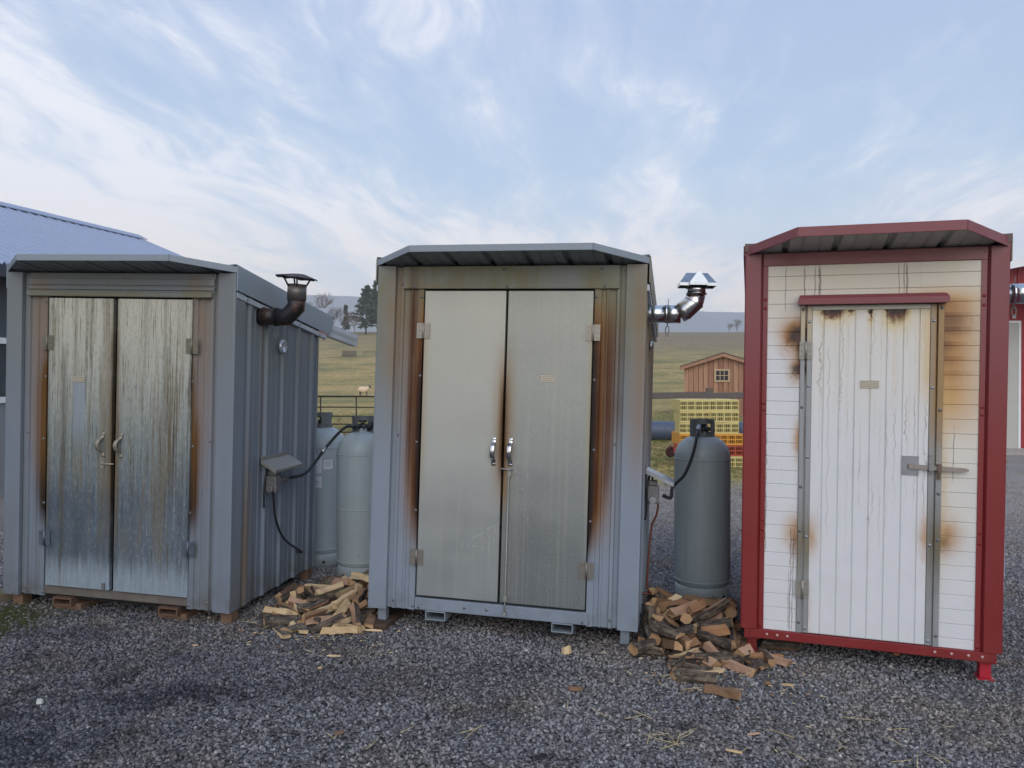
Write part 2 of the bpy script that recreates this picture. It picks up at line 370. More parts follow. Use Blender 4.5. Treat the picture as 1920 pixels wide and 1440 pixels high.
def white_siding(name, door):
    m_, t, p = mat(name)
    c, x, y, z = obj_xyz(t)
    bl = t.noise(c, 5.0, 4, 0.6); fine = t.noise(c, 70, 3, 0.6)
    st = t.noise(t.vec(t.mul(x, 30), 0.0, t.mul(z, 1.2)), 1.0, 4, 0.6)
    col = t.mix(bl, lin(206, 209, 213)[:3], lin(222, 224, 228)[:3])
    YEL = lin(214, 196, 150)[:3]; TAN = lin(176, 128, 66)[:3]; BRN = lin(104, 62, 34)[:3]; BLK = lin(36, 26, 24)[:3]
    ncl = t.m('SUBTRACT', t.noise(c, 18, 7, 0.78, 0.6), 0.5)
    xw = t.add(x, t.mul(ncl, 0.07)); zw = t.add(z, t.mul(ncl, 0.12))
    if door:
        smoke = t.mul(t.ss(z, 0.9, 1.8), 0.35); col = t.mix(smoke, col, lin(222, 212, 186)[:3])
        # runs: wavy hairline drips
        wob = t.add(t.mul(t.m('SUBTRACT', t.noise(t.vec(t.mul(x, 5), 0.0, t.mul(z, 8)), 1.0, 5, 0.75), 0.5), 0.075), t.mul(t.m('SUBTRACT', t.noise(t.vec(t.mul(x, 7), 0.0, 4.0), 1.0, 1), 0.5), 0.16))
        ln = t.m('ABSOLUTE', t.m('SUBTRACT', t.m('FRACT', t.mul(t.add(x, wob), 23.0)), 0.5))
        drip = t.mul(t.ss(ln, 0.075, 0.012), t.ss(t.add(z, t.mul(t.noise(t.vec(t.mul(x, 40), 0, 0), 1.0, 2), 1.6)), 1.0, 1.9), t.ss(t.noise(t.vec(t.mul(x, 12), 2.0, t.mul(z, 3)), 1.0, 3), 0.38, 0.55))
        drip = t.mul(drip, t.ss(t.noise(t.vec(t.mul(x, 9), 6.0, t.mul(z, 1.2)), 1.0, 2), 0.36, 0.60))
        col = t.mix(t.mul(drip, 0.72), col, lin(132, 112, 98)[:3])
        col = t.mix(t.mul(t.ss(st, 0.5, 0.7), t.ss(z, 0.7, 1.5), 0.3), col, lin(196, 176, 140)[:3])
        top = t.mx(t.mul(t.g(xw, 0.47, 0.075), t.g(zw, 1.85, 0.085)), t.mul(t.g(xw, 0.79, 0.070), t.g(zw, 1.855, 0.115)), t.mul(t.g(xw, 0.665, 0.012), t.g(zw, 1.85, 0.09)), t.mul(t.g(xw, 0.56, 0.03), t.g(zw, 1.85, 0.05)))
        col = t.mix(t.sat(t.mul(top, 2.4)), col, YEL)
        col = t.mix(t.ss(top, 0.28, 0.65), col, BRN); col = t.mix(t.ss(top, 0.55, 0.85), col, BLK)
        rgt = t.mul(t.g(xw, 0.955, 0.045), t.ss(z, 1.2, 1.5), 0.75); col = t.mix(rgt, col, lin(206, 178, 122)[:3])
        for (sx, sz, wx_, wz_, k_) in ((0.372, 0.55, 0.035, 0.10, 0.75), (0.955, 0.60, 0.035, 0.12, 0.75), (0.36, 0.12, 0.02, 0.14, 0.35)):
            col = t.mix(t.mul(t.g(xw, sx, wx_), t.g(zw, sz, wz_), k_), col, TAN)
    else:
        smoke = t.mx(t.mul(t.ss(z, 1.5, 2.0), 0.75), t.mul(t.ss(x, 0.9, 1.1), t.ss(z, 0.2, 1.0), 0.45))
        col = t.mix(t.mul(smoke, t.ss(bl, 0.3, 0.7, 0.7, 1.0)), col, lin(212, 200, 170)[:3])
        rr = t.mul(t.g(xw, 1.02, 0.20), t.ss(zw, 1.05, 1.35), t.ss(z, 1.98, 1.86))
        zz = t.m('FRACT', t.m('DIVIDE', z, 0.0785)); band = t.ss(zz, 0.1, 1.0, 0.65, 1.1)
        col = t.mix(t.sat(t.mul(rr, 1.0)), col, lin(196, 154, 94)[:3])
        r2 = t.mul(t.g(xw, 1.035, 0.10), t.ss(z, 1.30, 1.55), t.ss(z, 1.92, 1.82), band)
        col = t.mix(t.sat(t.mul(r2, 0.9)), col, lin(150, 98, 50)[:3])
        r3 = t.mx(t.mul(t.g(xw, 1.03, 0.10), t.g(z, 1.745, 0.055)), t.mul(t.g(xw, 1.03, 0.03), t.g(z, 1.62, 0.08), 0.7))
        col = t.mix(t.sat(t.mul(r3, band, 0.95)), col, lin(84, 50, 34)[:3])
        for (sx, sz, wx_, wz_, k_, cc) in ((0.290, 1.685, 0.090, 0.095, 1.5, TAN), (0.298, 1.680, 0.062, 0.060, 1.5, BRN), (0.302, 1.675, 0.045, 0.055, 1.9, BLK), (0.30, 1.50, 0.055, 0.075, 1.1, TAN), (0.302, 1.495, 0.040, 0.032, 1.6, BLK),
                                           (0.30, 1.60, 0.022, 0.12, 0.7, BRN), (0.302, 1.10, 0.030, 0.10, 0.9, TAN), (0.29, 0.56, 0.06, 0.10, 0.85, TAN), (0.287, 0.50, 0.015, 0.10, 0.6, BRN),
                                           (1.045, 0.60, 0.075, 0.10, 0.9, TAN), (1.035, 0.565, 0.03, 0.045, 0.9, BRN), (1.03, 0.95, 0.03, 0.5, 0.55, lin(200, 176, 126)[:3])):
            col = t.mix(t.sat(t.mul(t.g(xw, sx, wx_), t.g(zw, sz, wz_), k_)), col, cc)
        # black tar runs
        for (sx, z0, z1, w_) in ((0.268, 0.0, 0.60, 0.0026), (0.280, 0.0, 0.55, 0.0022), (0.258, 0.0, 0.35, 0.0016), (0.127, 0.45, 1.15, 0.003), (0.22, 1.82, 2.08, 0.002), (0.32, 1.82, 2.08, 0.003), (0.375, 1.8, 2.08, 0.0025), (0.40, 1.8, 2.08, 0.006),
                                 (0.80, 1.8, 2.08, 0.002), (0.825, 1.8, 2.08, 0.003), (0.84, 1.82, 2.08, 0.004), (1.08, 0.9, 1.2, 0.002)):
            xx = t.add(x, t.mul(t.m('SUBTRACT', t.noise(t.vec(sx*31, 0.0, t.mul(z, 9)), 1.0, 4, 0.7), 0.5), 0.028))
            e = t.mul(t.g(xx, sx, w_), t.ss(z, z0-0.02, z0+0.03), t.ss(z, z1+0.02, z1-0.04), t.ss(t.noise(t.vec(sx*50, 1.0, t.mul(z, 14)), 1.0, 3), 0.3, 0.5, 0.35, 1.0))
            col = t.mix(t.mul(e, 0.80), col, lin(70, 56, 48)[:3])
        col = t.mix(t.mul(t.ss(st, 0.58, 0.75), 0.25), col, lin(184, 176, 160)[:3])
    t.put(p.inputs['Base Color'], t.mulc(col, t.mix(fine, (0.95, 0.95, 0.95, 1), (1.02, 1.02, 1.02, 1))))
    p.inputs['Roughness'].default_value = 0.45
    t.put(p.inputs['Normal'], t.bump(t.noise(c, 16, 3, 0.5), 0.06, 0.01))
    return m_
M_SID = white_siding('scorched_white_siding', False); M_WD = white_siding('dripped_white_door', True)
def red_paint():
    m_, t, p = mat('barn_red_paint')
    c, x, y, z = obj_xyz(t)
    bl = t.noise(c, 3.0, 4, 0.6); fine = t.noise(c, 50, 3, 0.6)
    col = t.mix(bl, lin(120, 34, 37)[:3], lin(133, 43, 44)[:3])
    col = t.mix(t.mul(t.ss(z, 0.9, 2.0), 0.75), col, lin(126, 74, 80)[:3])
    col = t.mix(t.ss(t.noise(c, 120, 2, 0.5), 0.78, 0.82), col, lin(188, 150, 146)[:3])
    t.put(p.inputs['Base Color'], t.mulc(col, t.mix(fine, (0.93, 0.93, 0.93, 1), (1.05, 1.05, 1.05, 1))))
    t.put(p.inputs['Roughness'], t.ss(bl, 0.3, 0.7, 0.36, 0.5))
    t.put(p.inputs['Normal'], t.bump(t.noise(c, 6, 2, 0.5), 0.08, 0.015))
    return m_
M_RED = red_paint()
M_REDB = simple('bright_red_leg_paint', lin(176, 34, 52), 0.45, 0, 0.1, 20)
M_REDR = simple('red_shed_roof_underside', lin(176, 180, 174), 0.5, 0.15, 0.15, 6)
def jamb_mat():
    m_, t, p = mat('smoked_grey_jamb')
    c, x, y, z = obj_xyz(t)
    bl = t.noise(c, 8, 4, 0.6)
    col = t.mix(bl, lin(138, 142, 146)[:3], lin(158, 162, 164)[:3])
    am = t.mul(t.ss(x, 0.9, 1.0), t.ss(t.add(z, t.mul(bl, 0.4)), 1.05, 1.5))
    col = t.mix(t.mul(am, 0.85), col, lin(150, 118, 66)[:3])
    col = t.mix(t.mul(t.ss(x, 0.9, 1.0), t.g(z, 0.55, 0.2), 0.8), col, lin(104, 92, 62)[:3])
    col = t.mix(t.mul(t.ss(x, 0.5, 0.4), t.ss(z, 1.5, 1.75), 0.55), col, lin(196, 176, 128)[:3])
    col = t.mix(t.mul(t.ss(x, 0.5, 0.4), t.g(z, 0.5, 0.16), 0.7), col, lin(116, 104, 66)[:3])
    t.put(p.inputs['Base Color'], col); p.inputs['Roughness'].default_value = 0.42; p.inputs['Metallic'].default_value = 0.2
    return m_
M_JAMB = jamb_mat()
def plate_mat():
    m_, t, p = mat('stamped_name_plate')
    c, x, y, z = obj_xyz(t)
    rows = t.ss(t.m('ABSOLUTE', t.m('SUBTRACT', t.m('FRACT', t.mul(z, 95)), 0.5)), 0.20, 0.32)
    let = t.ss(t.noise(t.vec(t.mul(x, 260), 0, t.m('FLOOR', t.mul(z, 95))), 1.0, 2), 0.45, 0.5)
    col = t.mix(t.mul(rows, let, 0.75), lin(186, 180, 164)[:3], lin(92, 84, 74)[:3])
    t.put(p.inputs['Base Color'], col); p.inputs['Roughness'].default_value = 0.4; p.inputs['Metallic'].default_value = 0.4
    return m_
M_PLATE = plate_mat()
def burnt_pipe():
    m_, t, p = mat('sooty_burnt_pipe')
    c, x, y, z = obj_xyz(t)
    n_ = t.noise(c, 16, 5, 0.65); n2_ = t.noise(c, 5, 3, 0.5)
    col = t.ramp(n_, [(0.3, lin(30, 28, 30)), (0.48, lin(58, 48, 44)), (0.58, lin(88, 60, 44)), (0.75, lin(112, 108, 106))])
    col = t.mix(t.ss(n2_, 0.42, 0.6), col, lin(44, 44, 50)[:3])
    t.put(p.inputs['Base Color'], col); p.inputs['Metallic'].default_value = 0.45; p.inputs['Roughness'].default_value = 0.48
    return m_
M_BURNT = burnt_pipe()
def chrome_tint():
    m_, t, p = mat('heat_tinted_polished_pipe')
    c, x, y, z = obj_xyz(t)
    n_ = t.noise(c, 22, 4, 0.6)
    e = t.mul(t.ss(n_, 0.52, 0.66), t.mx(t.g(x, 1.855, 0.035), t.g(z, 2.0, 0.035)))
    col = t.mix(e, lin(206, 209, 214)[:3], lin(196, 146, 74)[:3])
    t.put(p.inputs['Base Color'], col); p.inputs['Metallic'].default_value = 1.0; p.inputs['Roughness'].default_value = 0.22
    t.put(p.inputs['Normal'], t.bump(t.noise(c, 18, 2, 0.5), 0.08, 0.01))
    return m_
M_CHR = chrome_tint()

# ---------------------------------------------------------------- ground level
def lerp_pts(x, pts):
    if x <= pts[0][0]: return pts[0][1] + min(0.06, (pts[0][0]-x)*0.01)
    if x >= pts[-1][0]: return pts[-1][1] - min(0.03, (x-pts[-1][0])*0.01)
    for (a, za), (b, zb) in zip(pts, pts[1:]):
        if a <= x <= b:
            s_ = (x-a)/(b-a); s_ = s_*s_*(3-2*s_); return za + (zb-za)*s_
GP = [(-3.3, 0.031), (-1.8, -0.012), (-0.85, 0.0), (0.67, -0.012), (1.4, -0.05), (2.6, -0.07)]
def sst(x, a, b):
    s_ = max(0.0, min(1.0, (x-a)/(b-a))); return s_*s_*(3-2*s_)
def gz(x, y):
    w_ = 1 - sst(y, 7.5, 12)
    z = lerp_pts(x, GP)*w_ - 0.03*(1-w_)
    z += 0.012*(mnoise.noise(Vector((x*0.9, y*0.9, 0.3))))*sst(y, 0, 2)*(1-sst(y, 9, 14))
    if y > 14:
        z += 0.43*sst(y, 14, 60)
        z += 11.2*(0.35*sst(y, 45, 165) + 0.65*((max(0, min(y, 165)-50)/115.0)**1.5))
        z += 0.10*mnoise.noise(Vector((x*0.05, y*0.05, 1.7)))*sst(y, 20, 60) + 0.5*mnoise.noise(Vector((x*0.012, y*0.015, 4.2)))*sst(y, 60, 140)
        if y > 165: z -= 6.0*sst(y, 165, 420)
    return z

# ---------------------------------------------------------------- the three smokehouses
def c2w(p):                                   # camera frame (right, down, forward) -> world
    f_ = Vector((0, math.cos(PITCH), -math.sin(PITCH))); u_ = Vector((0, math.sin(PITCH), math.cos(PITCH)))
    return Vector((p[0], 0, 0)) - u_*p[1] + f_*p[2]
def frame(O, a, d):
    X = c2w(a).normalized(); Z = -c2w(d); Z = (Z - X*Z.dot(X)).normalized(); Y = Z.cross(X)
    o = c2w(O) + Vector((0, 0, CAM_Z))
    return Matrix(((X.x, Y.x, Z.x, o.x), (X.y, Y.y, Z.y, o.y), (X.z, Y.z, Z.z, o.z), (0, 0, 0, 1)))
F_L = frame((-3.3784, 1.3897, 5.1213), (0.9826, 0.0324, -0.183), (-0.0287, 0.9993, 0.0226)); W_L = 1.639
F_C = frame((-0.8943, 1.391, 4.8068), (0.975, 0.0262, -0.2205), (-0.0295, 0.9995, -0.0118)); W_C = 1.659
F_R = frame((1.3282, 1.4062, 4.4685), (0.9532, 0.0135, -0.3021), (-0.0076, 0.9998, 0.0207)); W_R = 1.32

def screw_mesh():
    bm = B(); lathe(bm, [(0.0065, 0), (0.0062, 0.003), (0.004, 0.0045), (0, 0.005)], 7); lathe(bm, [(0.0095, -0.001), (0.0095, 0.0008), (0, 0.0009)], 8)
    me = bpy.data.meshes.new('screw'); bm.to_mesh(me); bm.free(); return me
SCREW = screw_mesh()
SCREW_M = {}
def screw(par, x, y, z, m_, face='f'):
    if m_.name not in SCREW_M:
        me = SCREW.copy(); me.materials.append(m_); SCREW_M[m_.name] = me
    rot = Matrix.Rotation(PI/2, 4, 'X') if face == 'f' else Matrix.Rotation(PI/2, 4, 'Y')
    return share('screw', SCREW_M[m_.name], par, Matrix.Translation((x, y, z)) @ rot)
def hinge(par, x, z, y, m_, h=0.095, w=0.042):
    bm = B()
    box(bm, x-w, x-0.006, y-0.003, y, z-h/2, z+h/2); box(bm, x+0.006, x+w, y-0.003, y, z-h/2, z+h/2)
    tube(bm, [(x, y-0.005, z-h/2), (x, y-0.005, z+h/2)], 0.0075, 8)
    for sx in (-1, 1):
        for dz in (-0.32, 0.0, 0.32): lathe_y(bm, x+sx*w*0.62, y-0.003, z+dz*h, 0.0055, 0.003)
    return obj('hinge', bm, m_, par)
def lathe_y(bm, x, y, z, r, t_):
    prism(bm, [(x+r*math.cos(a*PI/3), y, z+r*math.sin(a*PI/3)) for a in range(6)], [(x+r*0.7*math.cos(a*PI/3), y-t_, z+r*0.7*math.sin(a*PI/3)) for a in range(6)])
def pull(par, x, z0, z1, y, m_, dx=0.0):
    """strap door pull: two flat ears and a bowed strap"""
    pts = [(z1, 0.002), (z1-0.028, 0.003), (z1-0.045, 0.026), (z1-0.062, 0.034), ((z0+z1)/2, 0.036), (z0+0.062, 0.034), (z0+0.045, 0.026), (z0+0.028, 0.003), (z0, 0.002)]
    sp = spline([(p_[0], p_[1], 0) for p_ in pts], 3); bm = B(); prev = None; n_ = len(sp)
    for i, q in enumerate(sp):
        s_ = i/(n_-1); wd_ = 0.0145
        xx = x + dx*math.sin(s_*PI)
        ring = [bm.verts.new((xx+a*wd_, y-q.y-b_, q.x)) for a, b_ in ((-1, 0), (1, 0), (0.8, 0.004), (-0.8, 0.004))]
        if prev:
            for j in range(4): bm.faces.new((prev[j], prev[(j+1) % 4], ring[(j+1) % 4], ring[j])).smooth = True
        else: bm.faces.new(ring)
        prev = ring
    bm.faces.new(prev[::-1])
    return obj('handle', bm, m_, par)
def rib_profile(y0, y1, off, out, pitch=0.2286):
    """agricultural panel: major rib every 9 inches with two low ribs between; returns [(along, outward)]"""
    pr = [(y0, 0)]; c = y0 + off
    while c < y1 - 0.03:
        pr += [(c-0.022, 0), (c-0.010, out), (c+0.010, out), (c+0.022, 0)]
        for q in (0.33, 0.67):
            cc = c + pitch*q
            if cc < y1 - 0.03: pr += [(cc-0.009, 0), (cc-0.005, out*0.2), (cc+0.005, out*0.2), (cc+0.009, 0)]
        c += pitch
    return pr + [(y1, 0)]
def roof_sheet(par, Wd, zr, yf, yb, xl, xr, m_, pitch=0.2286, off=0.08, chamf=0.28):
    def front(x):
        if x < xl + chamf: return yf*(x-xl)/chamf
        if x > xr - chamf: return yf*(xr-x)/chamf
        return yf
    pr = rib_profile(xl, xr, off, 0.020, pitch); xs = sorted(pr + [(xl+chamf, 0), (xr-chamf, 0)], key=lambda q: q[0])
    bm = B(); lo, hi = [], []
    for x, o in xs:
        lo.append(bm.verts.new((x, front(x), zr(front(x))+o))); hi.append(bm.verts.new((x, yb, zr(yb)+o)))
    for i in range(len(xs)-1): bm.faces.new((lo[i], lo[i+1], hi[i+1], hi[i]))
    return obj('roof_sheet', bm, m_, par, solid=0.002)
def strip_along(bm, pts, zlo, zhi, th):
    """upright plate following plan points (x,y,z), from z+zlo to z+zhi, thickness towards -y/outside"""
    for (a, b_) in zip(pts, pts[1:]):
        a = Vector(a); b_ = Vector(b_); d = (b_-a); nrm = Vector((d.y, -d.x, 0)).normalized()*th
        co = [a+Vector((0,0,zlo)), b_+Vector((0,0,zlo)), b_+Vector((0,0,zhi)), a+Vector((0,0,zhi))]
        prism(bm, [c_ for c_ in co], [c_+nrm for c_ in co])
def chimney_black(par, Wd):
    g_ = empty_child('chimney', par)
    y0, z0 = 0.325, 1.885; r = 0.056
    obj('pipe', tube(B(), [(Wd-0.03, y0, z0), (Wd+0.11, y0, z0)], r, 20), M_BURNT, g_)
    el = [(Wd+0.09, y0, z0), (Wd+0.175, y0, z0+0.002), (Wd+0.238, y0, z0+0.065), (Wd+0.240, y0, z0+0.13)]
    obj('elbow', tube(B(), el, [r+0.003]*4, 20), M_BURNT, g_)
    obj('riser', tube(B(), [(Wd+0.240, y0, z0+0.11), (Wd+0.242, y0, z0+0.215)], r+0.006, 20), simple('scorched_riser', lin(104, 100, 98), 0.4, 0.5, 0.3, 12), g_)
    bm = B()
    for q in ((Wd+0.098, 0), (Wd+0.012, 0)): lathe_x(bm, q[0], y0, z0, r+0.007, 0.006)
    obj('band', bm, M_BURNT, g_)
    cx_, cz_ = Wd+0.238, z0+0.285; n_ = 24; bm = B(); rng = random.Random(3)
    top = [bm.verts.new((cx_+0.132*(1+rng.uniform(-.05, .05))*math.cos(2*PI*i/n_), y0+0.132*math.sin(2*PI*i/n_), cz_-0.028+rng.uniform(-.006, .006)-0.010*math.cos(2*PI*i/n_))) for i in range(n_)]
    mid = [bm.verts.new((cx_+0.055*math.cos(2*PI*i/n_), y0+0.055*math.sin(2*PI*i/n_), cz_-0.006)) for i in range(n_)]
    ap = bm.verts.new((cx_, y0, cz_))
    for i in range(n_):
        bm.faces.new((top[i], top[(i+1) % n_], mid[(i+1) % n_], mid[i])); bm.faces.new((mid[i], mid[(i+1) % n_], ap))
    obj('rain_cap', bm, M_BURNT, g_, solid=0.003)
    for a in (0.3, 2.2, 4.1, 5.2): obj('cap_strut', tube(B(), [(cx_+0.058*math.cos(a), y0+0.058*math.sin(a), z0+0.20), (cx_+0.095*math.cos(a), y0+0.095*math.sin(a), cz_-0.024)], 0.006, 5), M_BURNT, g_)
    bm = B(); tube(bm, [(Wd+0.10, y0, z0-r), (Wd+0.10, y0, z0-r-0.03)], 0.004, 6)
    tube(bm, [(Wd+0.10+0.014*math.cos(a/6*PI), y0, z0-r-0.052+0.022*math.sin(a/6*PI)) for a in range(0, 13)], 0.0035, 5)
    obj('damper_ring', bm, M_CASTI, g_)
def lathe_x(bm, x, y, z, r, hw, n=20):
    a = [(x-hw, y+r*math.cos(2*PI*i/n), z+r*math.sin(2*PI*i/n)) for i in range(n)]; b_ = [(x+hw, p_[1], p_[2]) for p_ in a]
    prism(bm, a, b_)
def empty_child(name, par):
    o = bpy.data.objects.new(name, None); link(o, par); return o
def mitre(bm, pts, r, n=24):
    """segmented (gored) stove pipe elbow: flat facets between mitre planes"""
    tube(bm, pts, r, n)
def lx(*a):
    bm = B(); lathe_x(bm, *a, 28); return bm
def chimney_chrome(par, Wd, z0=1.876, e=0.285, top=2.045, y0=0.32):
    g_ = empty_child('chimney', par); r = 0.054
    obj('pipe', tube(B(), [(Wd-0.03, y0, z0), (Wd+0.115, y0, z0)], r, 28), M_CHR, g_)
    obj('collar_pipe', tube(B(), [(Wd+0.10, y0, z0), (Wd+0.195, y0, z0)], r+0.002, 28), M_CHR, g_)
    c0 = (Wd+0.185, y0, z0); c1 = (Wd+e-0.070, y0, z0+0.020); c2_ = (Wd+e-0.015, y0, z0+0.072); c3 = (Wd+e, y0, z0+0.125)
    obj('elbow', tube(B(), [c0, c1, c2_, c3], [r+0.002, r+0.006, r+0.006, r+0.003], 28), M_CHR, g_)
    obj('riser', tube(B(), [(Wd+e, y0, z0+0.115), (Wd+e, y0, top+0.02)], r, 28), M_CHR, g_)
    for (p0, d_) in ((c1, (0.72, 0, 0.62)), (c2_, (0.5, 0, 0.95)), (c3, (0, 0, 1))):
        d = Vector(d_).normalized(); p0 = Vector(p0); obj('seam_ring', tube(B(), [p0-d*0.003, p0+d*0.003], r+0.009, 28), M_CHR, g_)
    obj('seam_ring', lx(Wd+0.11, y0, z0, r+0.004, 0.003), M_CHR, g_); obj('wall_collar', lx(Wd+0.004, y0, z0, r+0.010, 0.004), M_CHR, g_)
    # folded cross-shaped rain hood
    bm = B(); cx_ = Wd+e; zb = top-0.002
    for k_ in range(2):
        Mx = Matrix.Translation((cx_, y0, zb)) @ Matrix.Rotation(R(7)+k_*PI/2, 4, 'Z')
        L_, w_, h_ = (0.108, 0.070, 0.086) if k_ == 0 else (0.104, 0.052, 0.092); rf_ = 0.60 if k_ == 0 else 0.94
        pr = [(-w_, 0.0), (-w_, 0.018), (0, h_), (w_, 0.018), (w_, 0.0)]
        a = [bm.verts.new(Mx @ Vector((-L_ if q[1] < 0.05 else -L_*rf_, q[0], q[1]))) for q in pr]
        b_ = [bm.verts.new(Mx @ Vector((L_ if q[1] < 0.05 else L_*rf_, q[0], q[1]))) for q in pr]
        for i in range(4): bm.faces.new((a[i], a[i+1], b_[i+1], b_[i]))
        bm.faces.new(a[1:4]); bm.faces.new(b_[1:4][::-1]); bm.faces.new((a[0], a[1], a[3], a[4])); bm.faces.new((b_[0], b_[4], b_[3], b_[1]))
    obj('rain_hood', bm, simple('satin_hood_metal', lin(158, 164, 172), 0.26, 0.9, 0.12, 14), g_, solid=0.002)
    bm = B(); tube(bm, [(Wd+0.115, y0, z0-r), (Wd+0.115, y0, z0-r-0.02)], 0.004, 6)
    tube(bm, [(Wd+0.115+0.011*math.sin(a/6*PI), y0, z0-r-0.045+0.026*math.cos(a/6*PI)) for a in range(0, 13)], 0.0035, 6)
    box(bm, Wd+0.108, Wd+0.125, y0-0.006, y0+0.006, z0-r-0.085, z0-r-0.066)
    obj('damper_pull', bm, M_CASTI, g_)
    obj('damper_pin', tube(B(), [(Wd+0.117, y0, z0+r-0.004), (Wd+0.118, y0, z0+r+0.04)], 0.0025, 6), M_CASTI, g_)
    for dx, dy in ((0.165, -0.5), (0.165, 0.4)):
        share('rivet', SCREW_M.setdefault('rv', _rv()), g_, Matrix.Translation((Wd+dx, y0-r*math.cos(0.6), z0-r*math.sin(0.6)*1.0)) @ Matrix.Rotation(PI/2+0.6, 4, 'X'))
def _rv():
    me = SCREW.copy(); me.materials.append(M_GALV); return me

def grey_shed(name, F, Wd, style, label):
    sh = empty(name, F); tag(sh, label, 'smokehouse', 'smokehouses standing in a row on the gravel')
    M_ = M_C if style == 'c' else M_L
    H, D, sl = 2.13, 1.20, 0.155
    zr = lambda y: H + 0.004 - sl*y
    for s in (0, 1):                                          # side walls
        pr = rib_profile(0.05, D, 0.14, 0.018); bm = B()
        extr(bm, [((0.019-o if s == 0 else Wd-0.019+o), y) for y, o in pr], 0.0, lambda x, y: zr(y)-0.02)
        obj('side_wall', bm, M_, sh, solid=0.003)
    bm = B(); extr(bm, [(x, D+o) for x, o in rib_profile(0, Wd, 0.14, 0.018)], 0.0, zr(D)-0.02); obj('back_wall', bm, M_, sh, solid=0.003)
    obj('floor_frame', bx(0.02, Wd-0.02, 0.02, D-0.02, 0.0, 0.06), M_DARK, sh)
    obj('door_shade_sheet', bx(0.20, Wd-0.20, 0.034, 0.05, 0.05, 2.10), M_DARK, sh)  # black sheet behind both leaves, added so the door gaps look shaded
    for s in (0, 1):                                          # corner trims and front panels
        X = (lambda x: x) if s == 0 else (lambda x: Wd-x)
        bm = B(); pr = [(X(0.116), 0.010), (X(0.114), -0.012), (X(0.010), -0.014), (X(-0.001), -0.011), (X(-0.002), 0.105), (X(0.018), 0.108)]
        extr(bm, pr, 0.0 + (0.006 if s else 0), H); obj('corner_trim', bm, M_, sh, solid=0.003)
        pr = [(0.100, 0.016), (0.146, 0.016), (0.154, 0.0), (0.168, -0.002), (0.174, 0.010), (0.212, 0.010), (0.219, 0.002), (0.227, 0.002), (0.233, 0.010), (0.256, 0.010), (0.262, 0.0), (0.298, -0.002), (0.301, 0.030)]
        bm = B(); extr(bm, [(X(a), b_) for a, b_ in pr], 0.008, H-0.004); obj('front_panel', bm, M_, sh, solid=0.003)
    # header
    if style == 'c':
        obj('header_panel', bx(0.168, Wd-0.157, -0.016, 0.004, 1.988, H-0.004), M_, sh, bevel=0.003)
        for x in (0.24, 0.83, 1.42):
            screw(sh, x-0.02, -0.016, 2.105, M_CASTI); screw(sh, x, -0.016, 2.003, M_CASTI)
    else:
        bm = B(); pr = [(-0.002, H-0.004), (-0.002, 2.092), (-0.014, 2.088), (-0.014, 2.052), (-0.004, 2.050), (-0.004, 2.040), (-0.016, 2.037), (-0.016, 2.022), (-0.004, 2.020), (-0.004, 2.008)]
        a = [bm.verts.new((0.168, y, z)) for y, z in pr]; b_ = [bm.verts.new((Wd-0.142, y, z)) for y, z in pr]
        for i in range(len(pr)-1): bm.faces.new((a[i], b_[i], b_[i+1], a[i+1]))
        obj('header_panel', bm, M_, sh, solid=0.003)
        obj('drip_rail', bx(0.160, Wd-0.155, -0.030, 0.002, 1.974, 2.006), grey_paint('smoked_drip_rail', [], 0.95), sh, bevel=0.004)
    # sill
    if style == 'c':
        obj('sill', bx(0.303, 1.372, -0.012, 0.045, 0.014, 0.088), M_, sh, bevel=0.005, seg=2)
        for x in (0.33, 0.62, 0.76, 1.34): screw(sh, x, -0.012, 0.05 if x in (0.62, 0.76) else 0.03, M_CASTI)
    else:
        obj('sill', bx(0.296, 1.350, 0.004, 0.045, 0.020, 0.076), simple('rusty_sill', lin(104, 98, 92), 0.7, 0.1, 0.45, 12), sh, bevel=0.004)
    # doors
    if style == 'c':
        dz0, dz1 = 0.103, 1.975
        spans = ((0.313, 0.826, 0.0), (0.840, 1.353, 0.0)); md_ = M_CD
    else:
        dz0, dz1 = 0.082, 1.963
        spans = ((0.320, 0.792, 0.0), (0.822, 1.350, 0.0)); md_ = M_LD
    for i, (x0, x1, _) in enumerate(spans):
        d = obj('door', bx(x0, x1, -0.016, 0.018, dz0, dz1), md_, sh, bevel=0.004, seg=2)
        if style == 'c': d['label'] = ('smooth pale galvanised door leaf' if i == 0 else 'speckled darker galvanised door leaf')
        hx = x0 if i == 0 else x1
        mh = simple('tarnished_hinge' if i == 0 else 'tarnished_hinge_b', lin(156, 150, 138) if style == 'c' else lin(120, 116, 104), 0.5, 0.4, 0.25, 40)
        ml = simple('zinc_hinge' if i == 0 else 'zinc_hinge_b', lin(128, 124, 118) if style == 'c' else lin(98, 108, 120), 0.45, 0.5, 0.25, 40)
        hinge(d, hx+(-0.004 if i == 0 else 0.004), 1.728 if style == 'c' else 1.672, -0.020, mh)
        hinge(d, hx+(-0.004 if i == 0 else 0.004), 0.337 if style == 'c' else 0.395, -0.020, ml)
        if style == 'c':
            pull(d, 0.779 if i == 0 else 0.882, 0.922, 1.090, -0.016, M_CHROME, -0.004)
        else:
            pull(d, 0.737 if i == 0 else 0.869, 0.948, 1.102, -0.016, simple('worn_handle' + str(i), lin(140, 136, 124), 0.42, 0.4, 0.3, 30), -0.024)
    drs = [c for c in sh.children if c.name.startswith('door') and not c.name.startswith('door_')]
